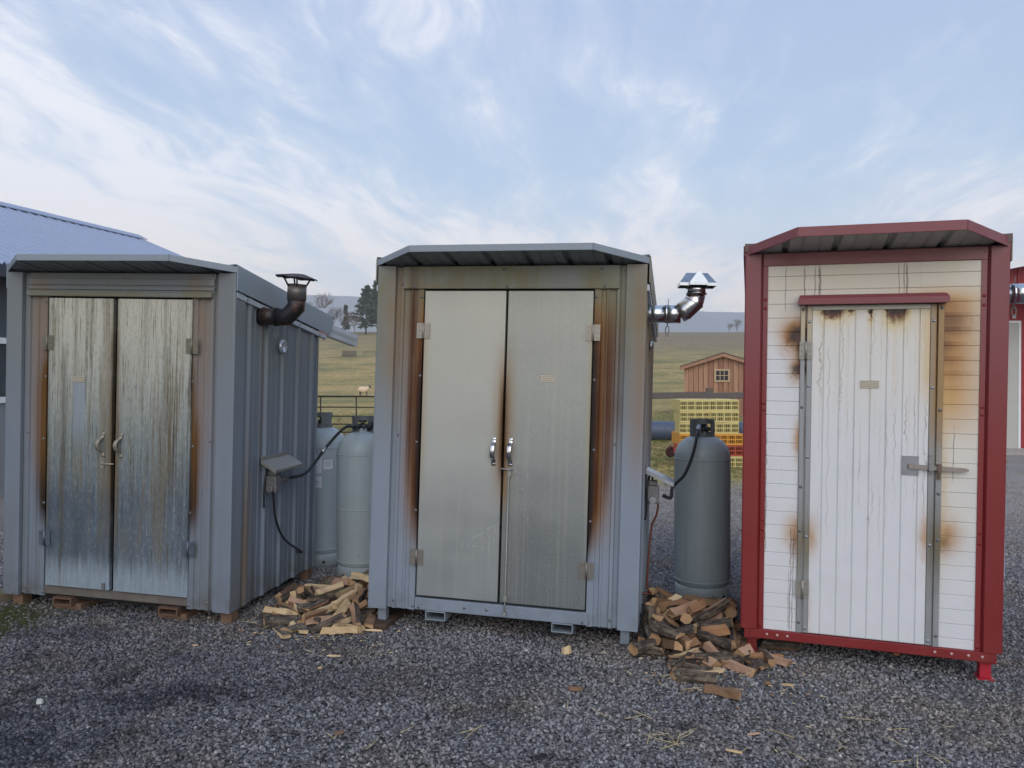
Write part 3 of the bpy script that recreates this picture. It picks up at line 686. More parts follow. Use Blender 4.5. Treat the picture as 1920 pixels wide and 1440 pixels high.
    if style == 'c':
        obj('name_plate', bx(1.049, 1.141, -0.0185, -0.016, 1.433, 1.475), M_PLATE, drs[1], bevel=0.001)
        rd = obj('latch_rod', tube(B(), [(0.877, -0.028, 0.88), (0.876, -0.028, 0.11), (0.875, -0.030, 0.03)], 0.0045, 8), M_STEEL, drs[1])
        obj('latch', tube(B(), [(0.826, -0.036, 0.906), (0.90, -0.032, 0.902)], 0.005, 7), M_STEEL, drs[1])
        for q in ((0.870, 0.892, -0.030, -0.016, 0.86, 0.895), (0.906, 0.930, -0.022, -0.016, 0.880, 0.940), (0.866, 0.888, -0.034, -0.016, 0.118, 0.150), (0.866, 0.886, -0.036, -0.012, 0.03, 0.055)): obj('rod_guide', bx(*q), M_STEEL, drs[1])
        # scratches in the zinc
        bm = B(); rng = random.Random(5)
        S = [((0.715, 0.545), (0.722, 0.47)), ((0.745, 0.535), (0.83, 0.575)), ((0.66, 0.475), (0.745, 0.525)), ((0.80, 0.545), (0.806, 0.515)), ((0.79, 0.49), (0.80, 0.465)), ((0.762, 0.535), (0.752, 0.50)), ((0.766, 0.46), (0.770, 0.31)),
             ((0.775, 0.505), (0.765, 0.47)), ((0.985, 0.87), (0.995, 0.845)), ((0.955, 0.80), (0.965, 0.77)), ((1.00, 0.62), (0.998, 0.60)), ((0.60, 0.44), (0.60, 0.41)), ((0.63, 0.445), (0.632, 0.415)), ((0.66, 0.43), (0.69, 0.428)), ((0.72, 0.43), (0.735, 0.405))]
        for (a, b_) in S:
            d = Vector((b_[0]-a[0], 0, b_[1]-a[1])); nn = Vector((-d.z, 0, d.x)).normalized()*0.0012
            a3 = Vector((a[0], -0.0172, a[1])); b3 = a3+d
            poly(bm, [a3-nn, b3-nn*0.3, b3+nn*0.3, a3+nn])
        obj('scratches', bm, simple('bright_scratch', lin(196, 200, 204), 0.4, 0.3, 0.1, 50), drs[0])['kind'] = 'stuff'
    else:
        obj('name_plate', bx(0.508, 0.591, -0.0185, -0.016, 1.420, 1.458), M_PLATE, drs[0], bevel=0.001)
        bm = B(); tube(bm, [(0.732, -0.018, 0.895), (0.734, -0.032, 0.902), (0.822, -0.030, 0.905)], 0.004, 7); box(bm, 0.726, 0.740, -0.019, -0.016, 0.875, 0.915)
        obj('latch_pin', bm, simple('dull_latch_pin', lin(168, 160, 146), 0.4, 0.4, 0.15, 30), drs[0])
        obj('latch_tab', bx(0.745, 0.765, -0.026, -0.016, 0.086, 0.13), M_CASTI, drs[0])
    # screws on the panels
    for s in (0, 1):
        X = (lambda x: x) if s == 0 else (lambda x: Wd-x)
        for (x, z) in ((0.161, 2.115), (0.161, 2.02), (0.288, 1.94), (0.161, 1.08), (0.280, 1.04), (0.161, 0.055), (0.288, 0.03), (0.290, 0.62), (0.290, 1.45)):
            screw(sh, X(x), -0.003 if x > 0.2 else -0.002, z, M_CASTI)
    # roof with the chamfered visor
    ovh = 0.012 if style == 'c' else 0.004
    xl, xr, yf, yb = -ovh, Wd+ovh, -0.25, 1.42
    zq = lambda y: zr(y) + 0.004
    roof_sheet(sh, Wd, zq, yf, yb, xl, xr, M_ROOF, 0.235, 0.045 if style == 'c' else 0.06, 0.30)
    ff = [(xl, 0.0, zq(0)), (xl+0.30, yf, zq(yf)), (xr-0.30, yf, zq(yf)), (xr, 0.0, zq(0))]
    bm = B(); strip_along(bm, ff, -0.006, 0.034, 0.006); obj('front_fascia', bm, M_TRIM, sh, bevel=0.002)
    bm = B()
    for (a, b_) in zip(ff, ff[1:]):                             # top lip of the fascia
        a = Vector(a)+Vector((0,0,0.034)); b_ = Vector(b_)+Vector((0,0,0.034)); poly(bm, [a, b_, b_+Vector((0, 0.09, -0.012)), a+Vector((0, 0.09, -0.012))])
    obj('fascia_lip', bm, M_TRIM, sh, solid=0.002)
    for s in (0, 1):
        x = xl if s == 0 else xr; o = -1 if s == 0 else 1; bm = B()
        co = [(-0.01, 0.040), (yb+0.01, 0.040), (yb+0.01, -0.075), (yb-0.05, -0.115), (-0.01, -0.115)]
        prism(bm, [(x, y, zq(y)+dz) for y, dz in co], [(x+o*0.008, y, zq(y)+dz) for y, dz in co]); obj('side_fascia', bm, M_TRIM if style == 'l' else M_, sh, bevel=0.002)
        bm = B(); prism(bm, [(x, y, zq(y)+0.040) for y in (-0.02, yb)] + [(x-o*0.09, y, zq(y)+0.030) for y in (yb, -0.02)], [(x, y, zq(y)+0.046) for y in (-0.02, yb)] + [(x-o*0.09, y, zq(y)+0.036) for y in (yb, -0.02)])
        obj('rake_cap', bm, simple('dark_rake_cap', lin(70, 66, 68), 0.6, 0.1, 0.2, 8) if s == 0 and style == 'c' else M_TRIM, sh)
        bm = B(); prism(bm, [(x+o*0.004, y, zq(y)+dz) for y, dz in ((0.0, -0.128), (yb-0.10, -0.128), (yb-0.10, -0.158), (0.0, -0.158))], [(x-o*0.016, y, zq(y)+dz) for y, dz in ((0.0, -0.118), (yb-0.10, -0.118), (yb-0.10, -0.162), (0.0, -0.162))])
        obj('rake_trim', bm, simple('pale_rake_trim' + style + str(s), lin(172, 180, 188), 0.4, 0.2, 0.1, 8), sh)
        for y in (0.12, 0.5, 0.86, 1.2): screw(sh, x+o*0.004, y, zq(y)-0.142, M_CASTI, 's')
    # undercarriage
    for s in (0, 1):
        for yy in (0.03, D-0.09):
            x0 = 0.047 if s == 0 else Wd-0.101
            if style == 'c': obj('leg', bx(x0, x0+0.055, yy, yy+0.055, -0.084 if s == 0 else -0.088, 0.03), M_, sh, bevel=0.004)
            else: obj('leg', bx(x0-0.012+0.03*s, x0+0.062+0.03*s, yy, yy+0.085, -0.105, 0.0), M_WOODP, sh, bevel=0.004)
    for x0 in ((0.378, 1.160) if style == 'c' else (0.385, 1.150)):
        bm = B(); w_, z0, z1, th = (0.126, -0.040, 0.014, 0.005) if style == 'c' else (0.136, -0.042, 0.010, 0.010)
        y0, y1 = -0.020, D-0.05
        box(bm, x0, x0+w_, y0, y1, z0, z0+th); box(bm, x0, x0+w_, y0, y1, z1-th, z1); box(bm, x0, x0+th, y0, y1, z0+th, z1-th); box(bm, x0+w_-th, x0+w_, y0, y1, z0+th, z1-th)
        obj('fork_pocket', bm, M_TRIM if style == 'c' else simple('rusty_fork_pocket', lin(98, 74, 60), 0.8, 0.1, 0.3, 20), sh)
    obj('light_block_beam', bx(0.12, Wd-0.12, D-0.14, D-0.08, -0.085, -0.001), M_DARK, sh); obj('light_block_beam', bx(0.05, 0.10, 0.12, D-0.16, -0.075, -0.001), M_DARK, sh)  # unseen beams added below the floor to shut out light from behind
    return sh
def at(px_, py_, Y):                          # a point seen at that place of the photograph, Y metres in front of the camera
    d = c2w(((px_-960)/1442.0, (py_-720)/1442.0, 1.0)); return Vector((0, 0, CAM_Z)) + d*(Y/d.y)

# ---- ground: one sheet from the yard to the horizon
def ground_mat(stones=False):
    m_, t, p = mat('gravel_stone' if stones else 'gravel_yard_and_pasture')
    gp = t.new('ShaderNodeNewGeometry').outputs['Position']; x, y, z = t.sep(gp)
    # soot and ash trodden into the gravel
    nb = t.m('SUBTRACT', t.noise(gp, 2.3, 5, 0.65), 0.5); xw = t.add(x, t.mul(nb, 0.9)); yw = t.add(y, t.mul(nb, 0.7))
    soot = 0.0
    for (sx, sy, wx_, wy_, k_) in ((-1.7, 3.75, 0.65, 0.20, 1.1), (-2.1, 3.45, 0.6, 0.16, 0.9), (-2.7, 4.55, 0.8, 0.3, 0.75), (-1.1, 4.45, 0.5, 0.12, 0.6), (-1.35, 4.85, 0.35, 0.2, 0.9), (0.115, 3.13, 0.06, 0.045, 1.3), (0.05, 4.1, 0.35, 0.12, 0.5),
                                  (-0.2, 3.5, 0.3, 0.12, 0.45), (0.35, 4.75, 0.5, 0.25, 0.6), (-2.3, 3.2, 1.0, 0.45, 0.95), (-2.2, 4.1, 1.4, 0.9, 0.62), (-0.9, 3.9, 0.7, 0.25, 0.6), (0.75, 3.35, 0.12, 0.05, 0.9), (1.1, 4.6, 0.35, 0.35, 0.6), (-2.6, 4.95, 0.9, 0.18, 0.7)):
        e = t.mul(t.g(xw, sx, wx_), t.g(yw, sy, wy_), k_); soot = e if soot == 0.0 else t.mx(soot, e)
    soot = t.mul(soot, t.ss(t.noise(gp, 6, 4, 0.7), 0.32, 0.60, 0.55, 1.15))
    blot = t.mul(t.ss(t.noise(gp, 2.6, 7, 0.72), 0.54, 0.61), t.mx(t.mul(t.g(x, -1.9, 1.3), t.g(y, 3.75, 0.75)), t.mul(t.g(x, 0.0, 0.8), t.g(y, 4.2, 0.45), 0.75)), 1.15)
    soot = t.mx(soot, blot)
    earth = t.mul(t.ss(t.noise(gp, 1.3, 5, 0.65), 0.46, 0.62), 0.75)
    big = t.noise(gp, 0.8, 3, 0.5)
    if stones:
        rnd = t.new('ShaderNodeObjectInfo').outputs['Random']
        col = t.ramp(rnd, [(0.0, lin(80, 79, 83)), (0.35, lin(118, 117, 121)), (0.75, lin(150, 149, 152)), (0.93, lin(152, 151, 152)), (0.985, lin(172, 172, 172)), (1.0, lin(206, 204, 200))])
        col = t.mix(t.mul(t.ss(t.noise(gp, 130, 2, 0.6), 0.3, 0.7), 0.25), col, lin(60, 62, 72)[:3])
    else:
        ce = t.vor(gp, 62, 'F1', 'Color'); dd = t.vor(gp, 62, 'F1', 'Distance')
        cv = t.sep(ce)[0]
        col = t.ramp(cv, [(0.0, lin(82, 81, 83)), (0.5, lin(108, 107, 108)), (0.85, lin(118, 117, 117)), (1.0, lin(150, 150, 152))])
        col = t.mix(t.ss(dd, 0.45, 0.75), col, lin(48, 47, 48)[:3])
    col = t.mulc(col, t.mix(big, (0.82, 0.82, 0.84, 1), (1.14, 1.13, 1.12, 1)))
    col = t.mix(earth, col, t.mulc(col, (1.10, 0.96, 0.80)))
    col = t.mix(t.mul(t.ss(y, 6.2, 9.5), 0.75), col, t.mix(big, lin(134, 128, 124)[:3], lin(168, 160, 154)[:3]))
    col = t.mix(t.sat(soot), col, t.mulc(col, (0.28, 0.29, 0.35)))
    if stones:
        t.put(p.inputs['Base Color'], col); p.inputs['Roughness'].default_value = 0.8
        return m_
    # pasture
    bands = t.noise(t.vec(t.mul(x, 0.10), t.mul(y, 0.16), 0), 1.0, 6, 0.7, 0.8); tuft = t.noise(t.vec(t.mul(x, 0.9), t.mul(y, 0.55), 0), 1.6, 6, 0.7)
    gr = t.mix(t.ss(bands, 0.38, 0.62), lin(122, 121, 70)[:3], lin(176, 153, 100)[:3])
    gr = t.mix(t.ss(y, 24, 60), gr, t.mix(t.ss(bands, 0.36, 0.60), lin(124, 122, 76)[:3], lin(182, 156, 104)[:3]))
    gr = t.mix(t.mul(t.ss(y, 85, 140), t.ss(x, -25, 25, 0.6, 1.0)), gr, t.mix(bands, lin(130, 116, 94)[:3], lin(150, 132, 104)[:3]))
    gr = t.mix(t.mul(t.ss(tuft, 0.42, 0.70), 0.55), gr, t.mulc(gr, (0.50, 0.56, 0.48)))
    grain = t.noise(t.vec(t.mul(x, 1.2), t.mul(y, 0.5), 5.0), 3.0, 4, 0.75); gr = t.mulc(gr, t.mix(t.ss(grain, 0.3, 0.7), (0.66, 0.68, 0.62, 1), (1.2, 1.18, 1.12, 1)))
    leaf = t.mul(t.ss(t.noise(gp, 1.3, 4, 0.7), 0.48, 0.60), t.ss(y, 15, 19), t.ss(y, 30, 24)); gr = t.mix(t.mul(leaf, 0.7), gr, lin(136, 96, 70)[:3])
    edge = t.add(y, t.mul(t.m('SUBTRACT', t.noise(gp, 0.7, 5, 0.65), 0.5), 3.2), t.mul(t.ss(x, 4.5, 8.5), -9.0))
    isg = t.ss(edge, 10.6, 12.0)
    dirt = t.mul(t.g(edge, 10.7, 1.1), t.ss(t.noise(gp, 3.2, 4), 0.35, 0.6)); col = t.mix(t.mul(dirt, 0.8), col, lin(112, 90, 74)[:3])
    patch = t.ss(t.add(t.mul(t.g(x, -3.75, 0.85), t.g(y, 4.75, 0.42)), t.mul(t.m('SUBTRACT', t.noise(gp, 6, 4, 0.6), 0.5), 0.5)), 0.25, 0.45)
    col = t.mix(patch, col, lin(60, 62, 38)[:3])
    col = t.mix(isg, col, gr)
    t.put(p.inputs['Base Color'], col); p.inputs['Roughness'].default_value = 0.92; p.inputs['Specular IOR Level'].default_value = 0.25
    hgt = t.mix(isg, t.mul(t.inv(dd), 1.0), tuft)
    bn = t.new('ShaderNodeBump'); bn.inputs['Distance'].default_value = 0.02; t.put(bn.inputs['Strength'], t.ss(y, 4.0, 12.0, 0.7, 0.06)); t.put(bn.inputs['Height'], hgt); t.put(p.inputs['Normal'], bn.outputs[0])
    return m_
M_GROUND = ground_mat(); M_STONE = ground_mat(True)
def axis(lim_lo, lim_hi, n0, n1, step, growth):
    v_ = [n0]; 
    while v_[-1] < n1: v_.append(v_[-1]+step)
    s_ = step
    while v_[-1] < lim_hi: s_ *= growth; v_.append(min(lim_hi, v_[-1]+s_))
    s_ = step; lo_ = [v_[0]]
    while lo_[-1] > lim_lo: s_ *= growth; lo_.append(max(lim_lo, lo_[-1]-s_))
    return lo_[::-1][:-1] + v_
XS = axis(-1500, 1500, -5, 5, 0.25, 1.18); YS = axis(-60, 1500, 1, 13, 0.25, 1.10)
vs3 = [(x, y, gz(x, y)) for y in YS for x in XS]; nx_ = len(XS)
fc = [(j*nx_+i, j*nx_+i+1, (j+1)*nx_+i+1, (j+1)*nx_+i) for j in range(len(YS)-1) for i in range(nx_-1)]
me = bpy.data.meshes.new('ground'); me.from_pydata(vs3, [], fc); me.materials.append(M_GROUND); me.polygons.foreach_set('use_smooth', [True]*len(fc))
tag(link(bpy.data.objects.new('ground', me)), kind='structure')

# ---- far hills
M_HILL = simple('haze_tinted_far_hill', lin(98, 106, 116), 0.95, 0, 0.3, 0.02)  # woodland grey pushed to blue, part of the haze sits in this colour
def hill(base_y, prof, seed):
    bm = B(); prev = None; rows = []
    for j in range(9):
        s_ = j/8; row = []
        for (x, h) in prof:
            hh = h*math.sin(s_*PI/2)**0.8 + (mnoise.noise(Vector((x*0.006, j*0.7, seed)))*5 if 0 < j else 0)
            row.append(bm.verts.new((x, base_y + s_*320, -4 + hh)))
        rows.append(row)
    for a, b_ in zip(rows, rows[1:]):
        for i in range(len(a)-1): bm.faces.new((a[i], a[i+1], b_[i+1], b_[i])).smooth = True
    return tag(obj('hills', bm, M_HILL), kind='structure')
def hp(pts):
    out = []
    for x in range(-1500, 1501, 60):
        for (a, ha), (b_, hb) in zip(pts, pts[1:]):
            if a <= x <= b_:
                s_ = (x-a)/(b_-a); out.append((x, ha+(hb-ha)*s_*s_*(3-2*s_) + 3*mnoise.noise(Vector((x*0.013, 0.2, 0.6))))); break
    return out
hill(1120, hp([(-1500, 150), (-600, 158), (-350, 160), (-80, 150), (60, 142), (230, 138), (340, 130), (700, 118), (1500, 120)]), 1.0)

# ---- smokehouses
def regulator(par, Wd, y0, y1, out, z, style):
    g_ = empty_child('gas_regulator', par)
    bm = B(); zb = z-(0.058 if style == 'l' else 0.075)
    prism(bm, [(Wd+0.004, y0, z), (Wd+0.004, y1, z), (Wd+out, y1, zb), (Wd+out, y0, zb)], [(Wd+0.004, y0, z+0.004), (Wd+0.004, y1, z+0.004), (Wd+out, y1, zb+0.004), (Wd+out, y0, zb+0.004)])
    for yy in (y0, y1-0.004):                        # turned-down flanges
        prism(bm, [(Wd+0.004, yy, z), (Wd+out, yy, zb), (Wd+out, yy, zb-0.022), (Wd+0.004, yy, z-0.022)], [(Wd+0.004, yy+0.004, z), (Wd+out, yy+0.004, zb), (Wd+out, yy+0.004, zb-0.022), (Wd+0.004, yy+0.004, z-0.022)])
    box(bm, Wd+0.003, Wd+0.007, y0, y1, z, z+0.03); box(bm, Wd+out-0.003, Wd+out+0.001, y0, y1, zb-0.016, zb+0.003)
    obj('shield_plate', bm, simple('dull_shield_plate', lin(138, 136, 132), 0.45, 0.4, 0.25, 12) if style == 'l' else M_GALV, g_, bevel=0.001)
    ym = y0+0.09; zr_ = z-0.16
    bm = B(); box(bm, Wd+0.01, Wd+0.085, ym-0.035, ym+0.035, zr_-0.055, zr_+0.055); box(bm, Wd+0.02, Wd+0.075, ym-0.025, ym+0.025, zr_+0.055, zr_+0.09)
    obj('valve_body', bm, M_CASTI, g_, bevel=0.006, seg=2)
    bm = B(); tube(bm, [(Wd+0.05, ym-0.032, zr_-0.03), (Wd+0.05, ym-0.062, zr_-0.03)], [0.026, 0.022], 12); tube(bm, [(Wd+0.05, ym-0.060, zr_-0.03), (Wd+0.05, ym-0.075, zr_-0.03)], 0.010, 8)
    obj('knob', bm, M_CASTI if style == 'l' else M_GALV, g_)
    bm = B(); tube(bm, [(Wd+0.05, ym+0.03, zr_+0.005), (Wd+0.055, ym+0.19, zr_+0.012)], 0.012, 8)
    for q in (0.07, 0.11, 0.16): tube(bm, [(Wd+0.052, ym+q, zr_+0.008), (Wd+0.052, ym+q+0.022, zr_+0.009)], 0.019, 6)
    obj('brass_fitting', bm, M_CASTI, g_)
    bm = B(); tube(bm, spline([(Wd+0.045, ym, zr_+0.085), (Wd+0.04, ym+0.02, zr_+0.12), (Wd+0.02, ym-0.03, zr_+0.10), (Wd+0.015, ym-0.06, zr_), (Wd+0.01, ym-0.05, zr_-0.14), (Wd-0.005, ym-0.02, zr_-0.16)]), 0.006, 6)
    obj('pilot_tube', bm, M_RUBBER, g_)
    bm = B()
    if style == 'l':
        tube(bm, spline([(Wd+0.045, ym, zr_-0.05), (Wd+0.05, ym+0.01, zr_-0.12), (Wd+0.045, ym+0.05, zr_-0.25), (Wd+0.035, ym+0.20, zr_-0.42), (Wd+0.03, ym+0.48, zr_-0.575), (Wd+0.01, ym+0.50, zr_-0.585), (Wd-0.01, ym+0.49, zr_-0.585)]), 0.008, 8)
    else:
        tube(bm, spline([(Wd+0.085, ym, zr_-0.05), (Wd+0.075, ym+0.01, zr_-0.13), (Wd+0.045, ym+0.02, zr_-0.22), (Wd+0.03, ym+0.02, zr_-0.45), (Wd+0.028, ym+0.03, zr_-0.60), (Wd+0.05, ym+0.05, zr_-0.645), (Wd-0.01, ym+0.05, zr_-0.65)]), 0.007, 8)
    obj('burner_tube', bm, M_RUBBER if style == 'l' else M_COPPER, g_)
    return (Wd+0.055, ym+0.19, zr_+0.012)

S_L = grey_shed('smokehouse', F_L, W_L, 'l', 'grey metal smokehouse with streaked rusty double doors and sooty black chimney')
S_C = grey_shed('smokehouse', F_C, W_C, 'c', 'grey metal smokehouse with cleaner galvanised double doors and shiny elbow chimney')
chimney_black(S_L, W_L); chimney_chrome(S_C, W_C)
REG_L = regulator(S_L, W_L, 0.34, 0.74, 0.11, 0.922, 'l')
REG_C = regulator(S_C, W_C, 0.40, 0.62, 0.18, 0.900, 'c')
# round dial on the left shed's side, its rear gutter
bm = B(); lathe(bm, [(0.046, 0), (0.046, 0.016), (0.040, 0.022), (0.036, 0.016), (0, 0.015)], 24); bm.transform(Matrix.Translation((W_L+0.002, 0.60, 1.697)) @ Matrix.Rotation(PI/2, 4, 'Y'))
obj('thermometer_dial', bm, simple('dial_rim', lin(190, 196, 204), 0.3, 0.5, 0.1, 30), S_L)
bm = B(); lathe(bm, [(0.03, 0), (0.03, 0.012), (0.022, 0.018), (0, 0.018)], 20); bm.transform(Matrix.Translation((W_C+0.002, 0.62, 1.70)) @ Matrix.Rotation(PI/2, 4, 'Y'))
obj('thermometer_dial', bm, M_GALV, S_C)
bm = B(); zz = lambda y: 2.13 + 0.008 - 0.155*y
for (o, dz) in ((0.0, 0.0),):
    pr = [(W_L-0.10, 0.035), (W_L-0.015, 0.035), (W_L-0.015, 0.0), (W_L-0.022, -0.03), (W_L-0.022, -0.062), (W_L-0.075, -0.062)]
    a = [bm.verts.new((x, 1.40, zz(1.40)+dz_-0.05)) for x, dz_ in pr]; b_ = [bm.verts.new((x+0.02, 1.98, zz(1.98)+dz_-0.03)) for x, dz_ in pr]
    for i in range(len(pr)-1): bm.faces.new((a[i], a[i+1], b_[i+1], b_[i]))
obj('roof_extension', bm, simple('pale_gutter_metal', lin(196, 206, 212), 0.35, 0.4, 0.1, 8), S_L, solid=0.004)

# red shed
S_R = empty('smokehouse', F_R)
tag(S_R, 'red framed smokehouse with white scorched siding and single white door', 'smokehouse', 'smokehouses standing in a row on the gravel')
H, D, Wd = 2.15, 1.20, W_R
zr = lambda y: H + 0.004 - 0.175*y
for s in (0, 1):
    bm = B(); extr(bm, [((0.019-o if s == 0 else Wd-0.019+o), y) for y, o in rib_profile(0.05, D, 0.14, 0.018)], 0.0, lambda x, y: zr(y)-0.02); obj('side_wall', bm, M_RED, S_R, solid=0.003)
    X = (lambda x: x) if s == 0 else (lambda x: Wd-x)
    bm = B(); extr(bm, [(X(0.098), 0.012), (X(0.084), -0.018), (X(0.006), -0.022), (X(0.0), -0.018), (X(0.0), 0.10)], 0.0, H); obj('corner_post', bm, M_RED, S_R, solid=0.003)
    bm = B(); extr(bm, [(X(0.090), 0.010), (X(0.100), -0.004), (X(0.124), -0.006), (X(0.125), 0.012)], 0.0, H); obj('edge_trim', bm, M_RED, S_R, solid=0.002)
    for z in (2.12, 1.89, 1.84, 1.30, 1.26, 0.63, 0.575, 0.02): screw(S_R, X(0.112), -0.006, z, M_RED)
obj('light_block_beam', bx(0.10, Wd-0.10, D-0.14, D-0.08, -0.15, -0.041), M_DARK, S_R)  # unseen beam added to keep light from coming in under the rear
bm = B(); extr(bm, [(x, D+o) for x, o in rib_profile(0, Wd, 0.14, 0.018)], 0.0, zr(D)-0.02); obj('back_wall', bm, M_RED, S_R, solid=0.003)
obj('floor_frame', bx(0.02, Wd-0.02, 0.02, D-0.02, -0.04, 0.05), M_DARK, S_R); obj('door_shade_sheet', bx(0.29, 1.03, 0.034, 0.05, 0.0, 1.90), M_DARK, S_R)  # second box: black sheet giving the gap round the door its shade
obj('header_band', bx(0.098, Wd-0.098, -0.010, 0.01, 2.080, H), M_RED, S_R, bevel=0.002)
zb = [2.081] + [2.019-0.0787*i for i in range(0, 26)] + [-0.002]
for a, b_ in zip(zb, zb[1:]):
    if a - b_ < 0.012: continue
    spans = [(0.122, Wd-0.122)] if b_ > 1.85 else [(0.122, 0.301), (1.023, Wd-0.122)]
    for (x0, x1) in spans:                                 # lapped boards with a shadow groove
        bm = B(); g_ = 0.0004; pr = [(0.012, b_+g_), (0.0015, b_+g_), (-0.0008, b_+0.003), (0.000, a-0.003), (0.0015, a-0.0006), (0.012, a-g_)]
        prism(bm, [(x0, y, z) for y, z in pr], [(x1, y, z) for y, z in pr]); obj('siding_board', bm, M_SID, S_R)
obj('siding_backing', bx(0.10, Wd-0.10, 0.012, 0.028, -0.002, 2.10), M_SID, S_R)
bm = B(); pr = [(0.0, 1.857), (-0.070, 1.852), (-0.070, 1.886), (-0.050, 1.904), (0.0, 1.912)]
prism(bm, [(0.286+(0.01 if z > 1.89 else 0), y, z) for y, z in pr], [(1.036-(0.01 if z > 1.89 else 0), y, z) for y, z in pr]); obj('door_hood', bm, M_RED, S_R, bevel=0.002)
for (x0, x1) in ((0.302, 0.326), (0.994, 1.023)): obj('door_jamb', bx(x0, x1, -0.012, 0.030, 0.0, 1.853), M_JAMB, S_R, bevel=0.002)
dr = obj('door', bx(0.338, 0.983, -0.004, 0.024, 0.004, 1.850), M_WD, S_R)
for a in (0.36, 0.423, 0.505, 0.584, 0.663, 0.743, 0.825, 0.904): pass
px8 = [0.360, 0.423, 0.505, 0.584, 0.663, 0.743, 0.825, 0.904, 0.958]
for a, b_ in zip(px8, px8[1:]):
    bm = B(); pr = [(a+0.0015, 0.0), (a+0.0045, -0.010), (b_-0.0035, -0.010), (b_-0.0015, -0.006), (b_-0.0005, 0.0)]
    prism(bm, [(x, y, 0.008) for x, y in pr], [(x, y, 1.824) for x, y in pr]); obj('plank', bm, M_WD, dr)
for (x0, x1, z0, z1) in ((0.336, 0.361, 0.004, 1.852), (0.957, 0.985, 0.004, 1.852)): obj('door_frame', bx(x0, x1, -0.014, -0.002, z0, z1), M_JAMB, dr, bevel=0.002)
obj('door_frame', bx(0.3615, 0.9565, -0.0145, -0.002, 1.825, 1.852), simple('smoky_top_rail', lin(178, 178, 168), 0.4, 0.2, 0.12, 10), dr, bevel=0.002)
for z in (1.60, 0.254): hinge(dr, 0.331, z, -0.017, simple('door_hinge_zinc', lin(150, 148, 140), 0.45, 0.4, 0.2, 40), 0.10, 0.034)
for z in (1.76, 1.40, 1.0, 0.55, 0.03):
    for x in (0.348, 0.971): screw(dr, x, -0.014, z, M_GALV)
for z in (1.80, 1.25, 0.80, 0.55, 0.03):
    for x in (0.314, 1.009): screw(S_R, x, -0.012, z+0.03, M_CASTI)
obj('name_plate', bx(0.614, 0.709, -0.014, -0.010, 1.392, 1.434), M_PLATE, dr, bevel=0.001)
bm = B(); box(bm, 0.829, 0.911, -0.016, -0.010, 0.925, 1.028)
for (x, z) in ((0.838, 1.018), (0.902, 1.018), (0.838, 0.935), (0.902, 0.935), (0.868, 0.974)): lathe_y(bm, x, -0.016, z, 0.005, 0.003)
obj('strike_plate', bm, simple('zinc_latch', lin(146, 150, 156), 0.42, 0.5, 0.12, 30), dr)
bm = B(); prism(bm, [(0.860, -0.030, 0.962), (1.130, -0.030, 0.952), (1.148, -0.030, 0.958), (1.148, -0.030, 0.968), (1.135, -0.030, 0.974), (0.860, -0.030, 0.986)], [(0.860, -0.022, 0.962), (1.130, -0.022, 0.952), (1.148, -0.022, 0.958), (1.148, -0.022, 0.968), (1.135, -0.022, 0.974), (0.860, -0.022, 0.986)])
obj('latch_bar', bm, simple('worn_latch_bar', lin(150, 142, 136), 0.5, 0.4, 0.2, 30), dr)
bm = B(); box(bm, 0.958, 0.978, -0.020, -0.0145, 0.930, 1.040); box(bm, 0.956, 0.980, -0.040, -0.0195, 0.955, 0.993)
for z in (1.032, 0.938): lathe_y(bm, 0.968, -0.020, z, 0.006, 0.004)
obj('bar_guide', bm, simple('bar_guide_zinc', lin(140, 140, 142), 0.45, 0.5, 0.2, 30), dr)
bm = B(); box(bm, 0.998, 1.018, -0.040, -0.0125, 0.945, 0.990); box(bm, 0.999, 1.017, -0.017, -0.0120, 0.905, 0.945); lathe_y(bm, 1.008, -0.018, 0.918, 0.006, 0.004)
obj('bar_keeper', bm, simple('bar_keeper_rust', lin(112, 96, 84), 0.6, 0.4, 0.25, 30), S_R)
obj('sill', bx(0.050, 1.290, -0.016, 0.05, -0.054, -0.002), M_RED, S_R, bevel=0.003)
for x in (0.145, 0.200, 0.255, 1.005, 1.085, 1.165, 1.23): 
    if x != 1.085 or True:
        bm = B(); lathe(bm, [(0.0085, 0), (0.008, 0.005), (0.004, 0.007), (0, 0.007)], 8); bm.transform(Matrix.Translation((x, -0.016, -0.026)) @ Matrix.Rotation(PI/2, 4, 'X')); obj('bolt', bm, simple('pink_bolt', lin(196, 160, 156), 0.4, 0.4, 0.1, 30), S_R)
for s in (0, 1):
    x0 = 0.036 if s == 0 else Wd-0.092
    for yy in (0.02, D-0.08):
        lg = obj('leg', bx(x0, x0+0.055, yy, yy+0.055, -0.150, -0.06), M_REDB if s else M_RED, S_R, bevel=0.003)
        obj('leg_bracket', bx(x0-0.018, x0+0.073, yy-0.018, yy+0.075, -0.0605, -0.003) if yy > 0.5 else bx(x0-0.016, x0+0.071, yy-0.032, yy+0.07, -0.0605, -0.003), M_RED, S_R, bevel=0.002)
    obj('leg_foot', bx(x0-0.012, x0+0.067, 0.006, 0.09, -0.158, -0.150), M_REDB if s else M_RED, S_R)
xl, xr, yf, yb = -0.004, Wd+0.006, -0.30, 1.40
zq = lambda y: zr(y) + 0.004
roof_sheet(S_R, Wd, zq, yf, yb, xl, xr, M_REDR, 0.262, 0.215, 0.27)
ff = [(xl, 0.0, zq(0)), (xl+0.27, yf, zq(yf)), (xr-0.27, yf, zq(yf)), (xr, 0.0, zq(0))]
bm = B(); strip_along(bm, ff, -0.020, 0.032, 0.006); obj('front_fascia', bm, M_RED, S_R, bevel=0.002)
bm = B()
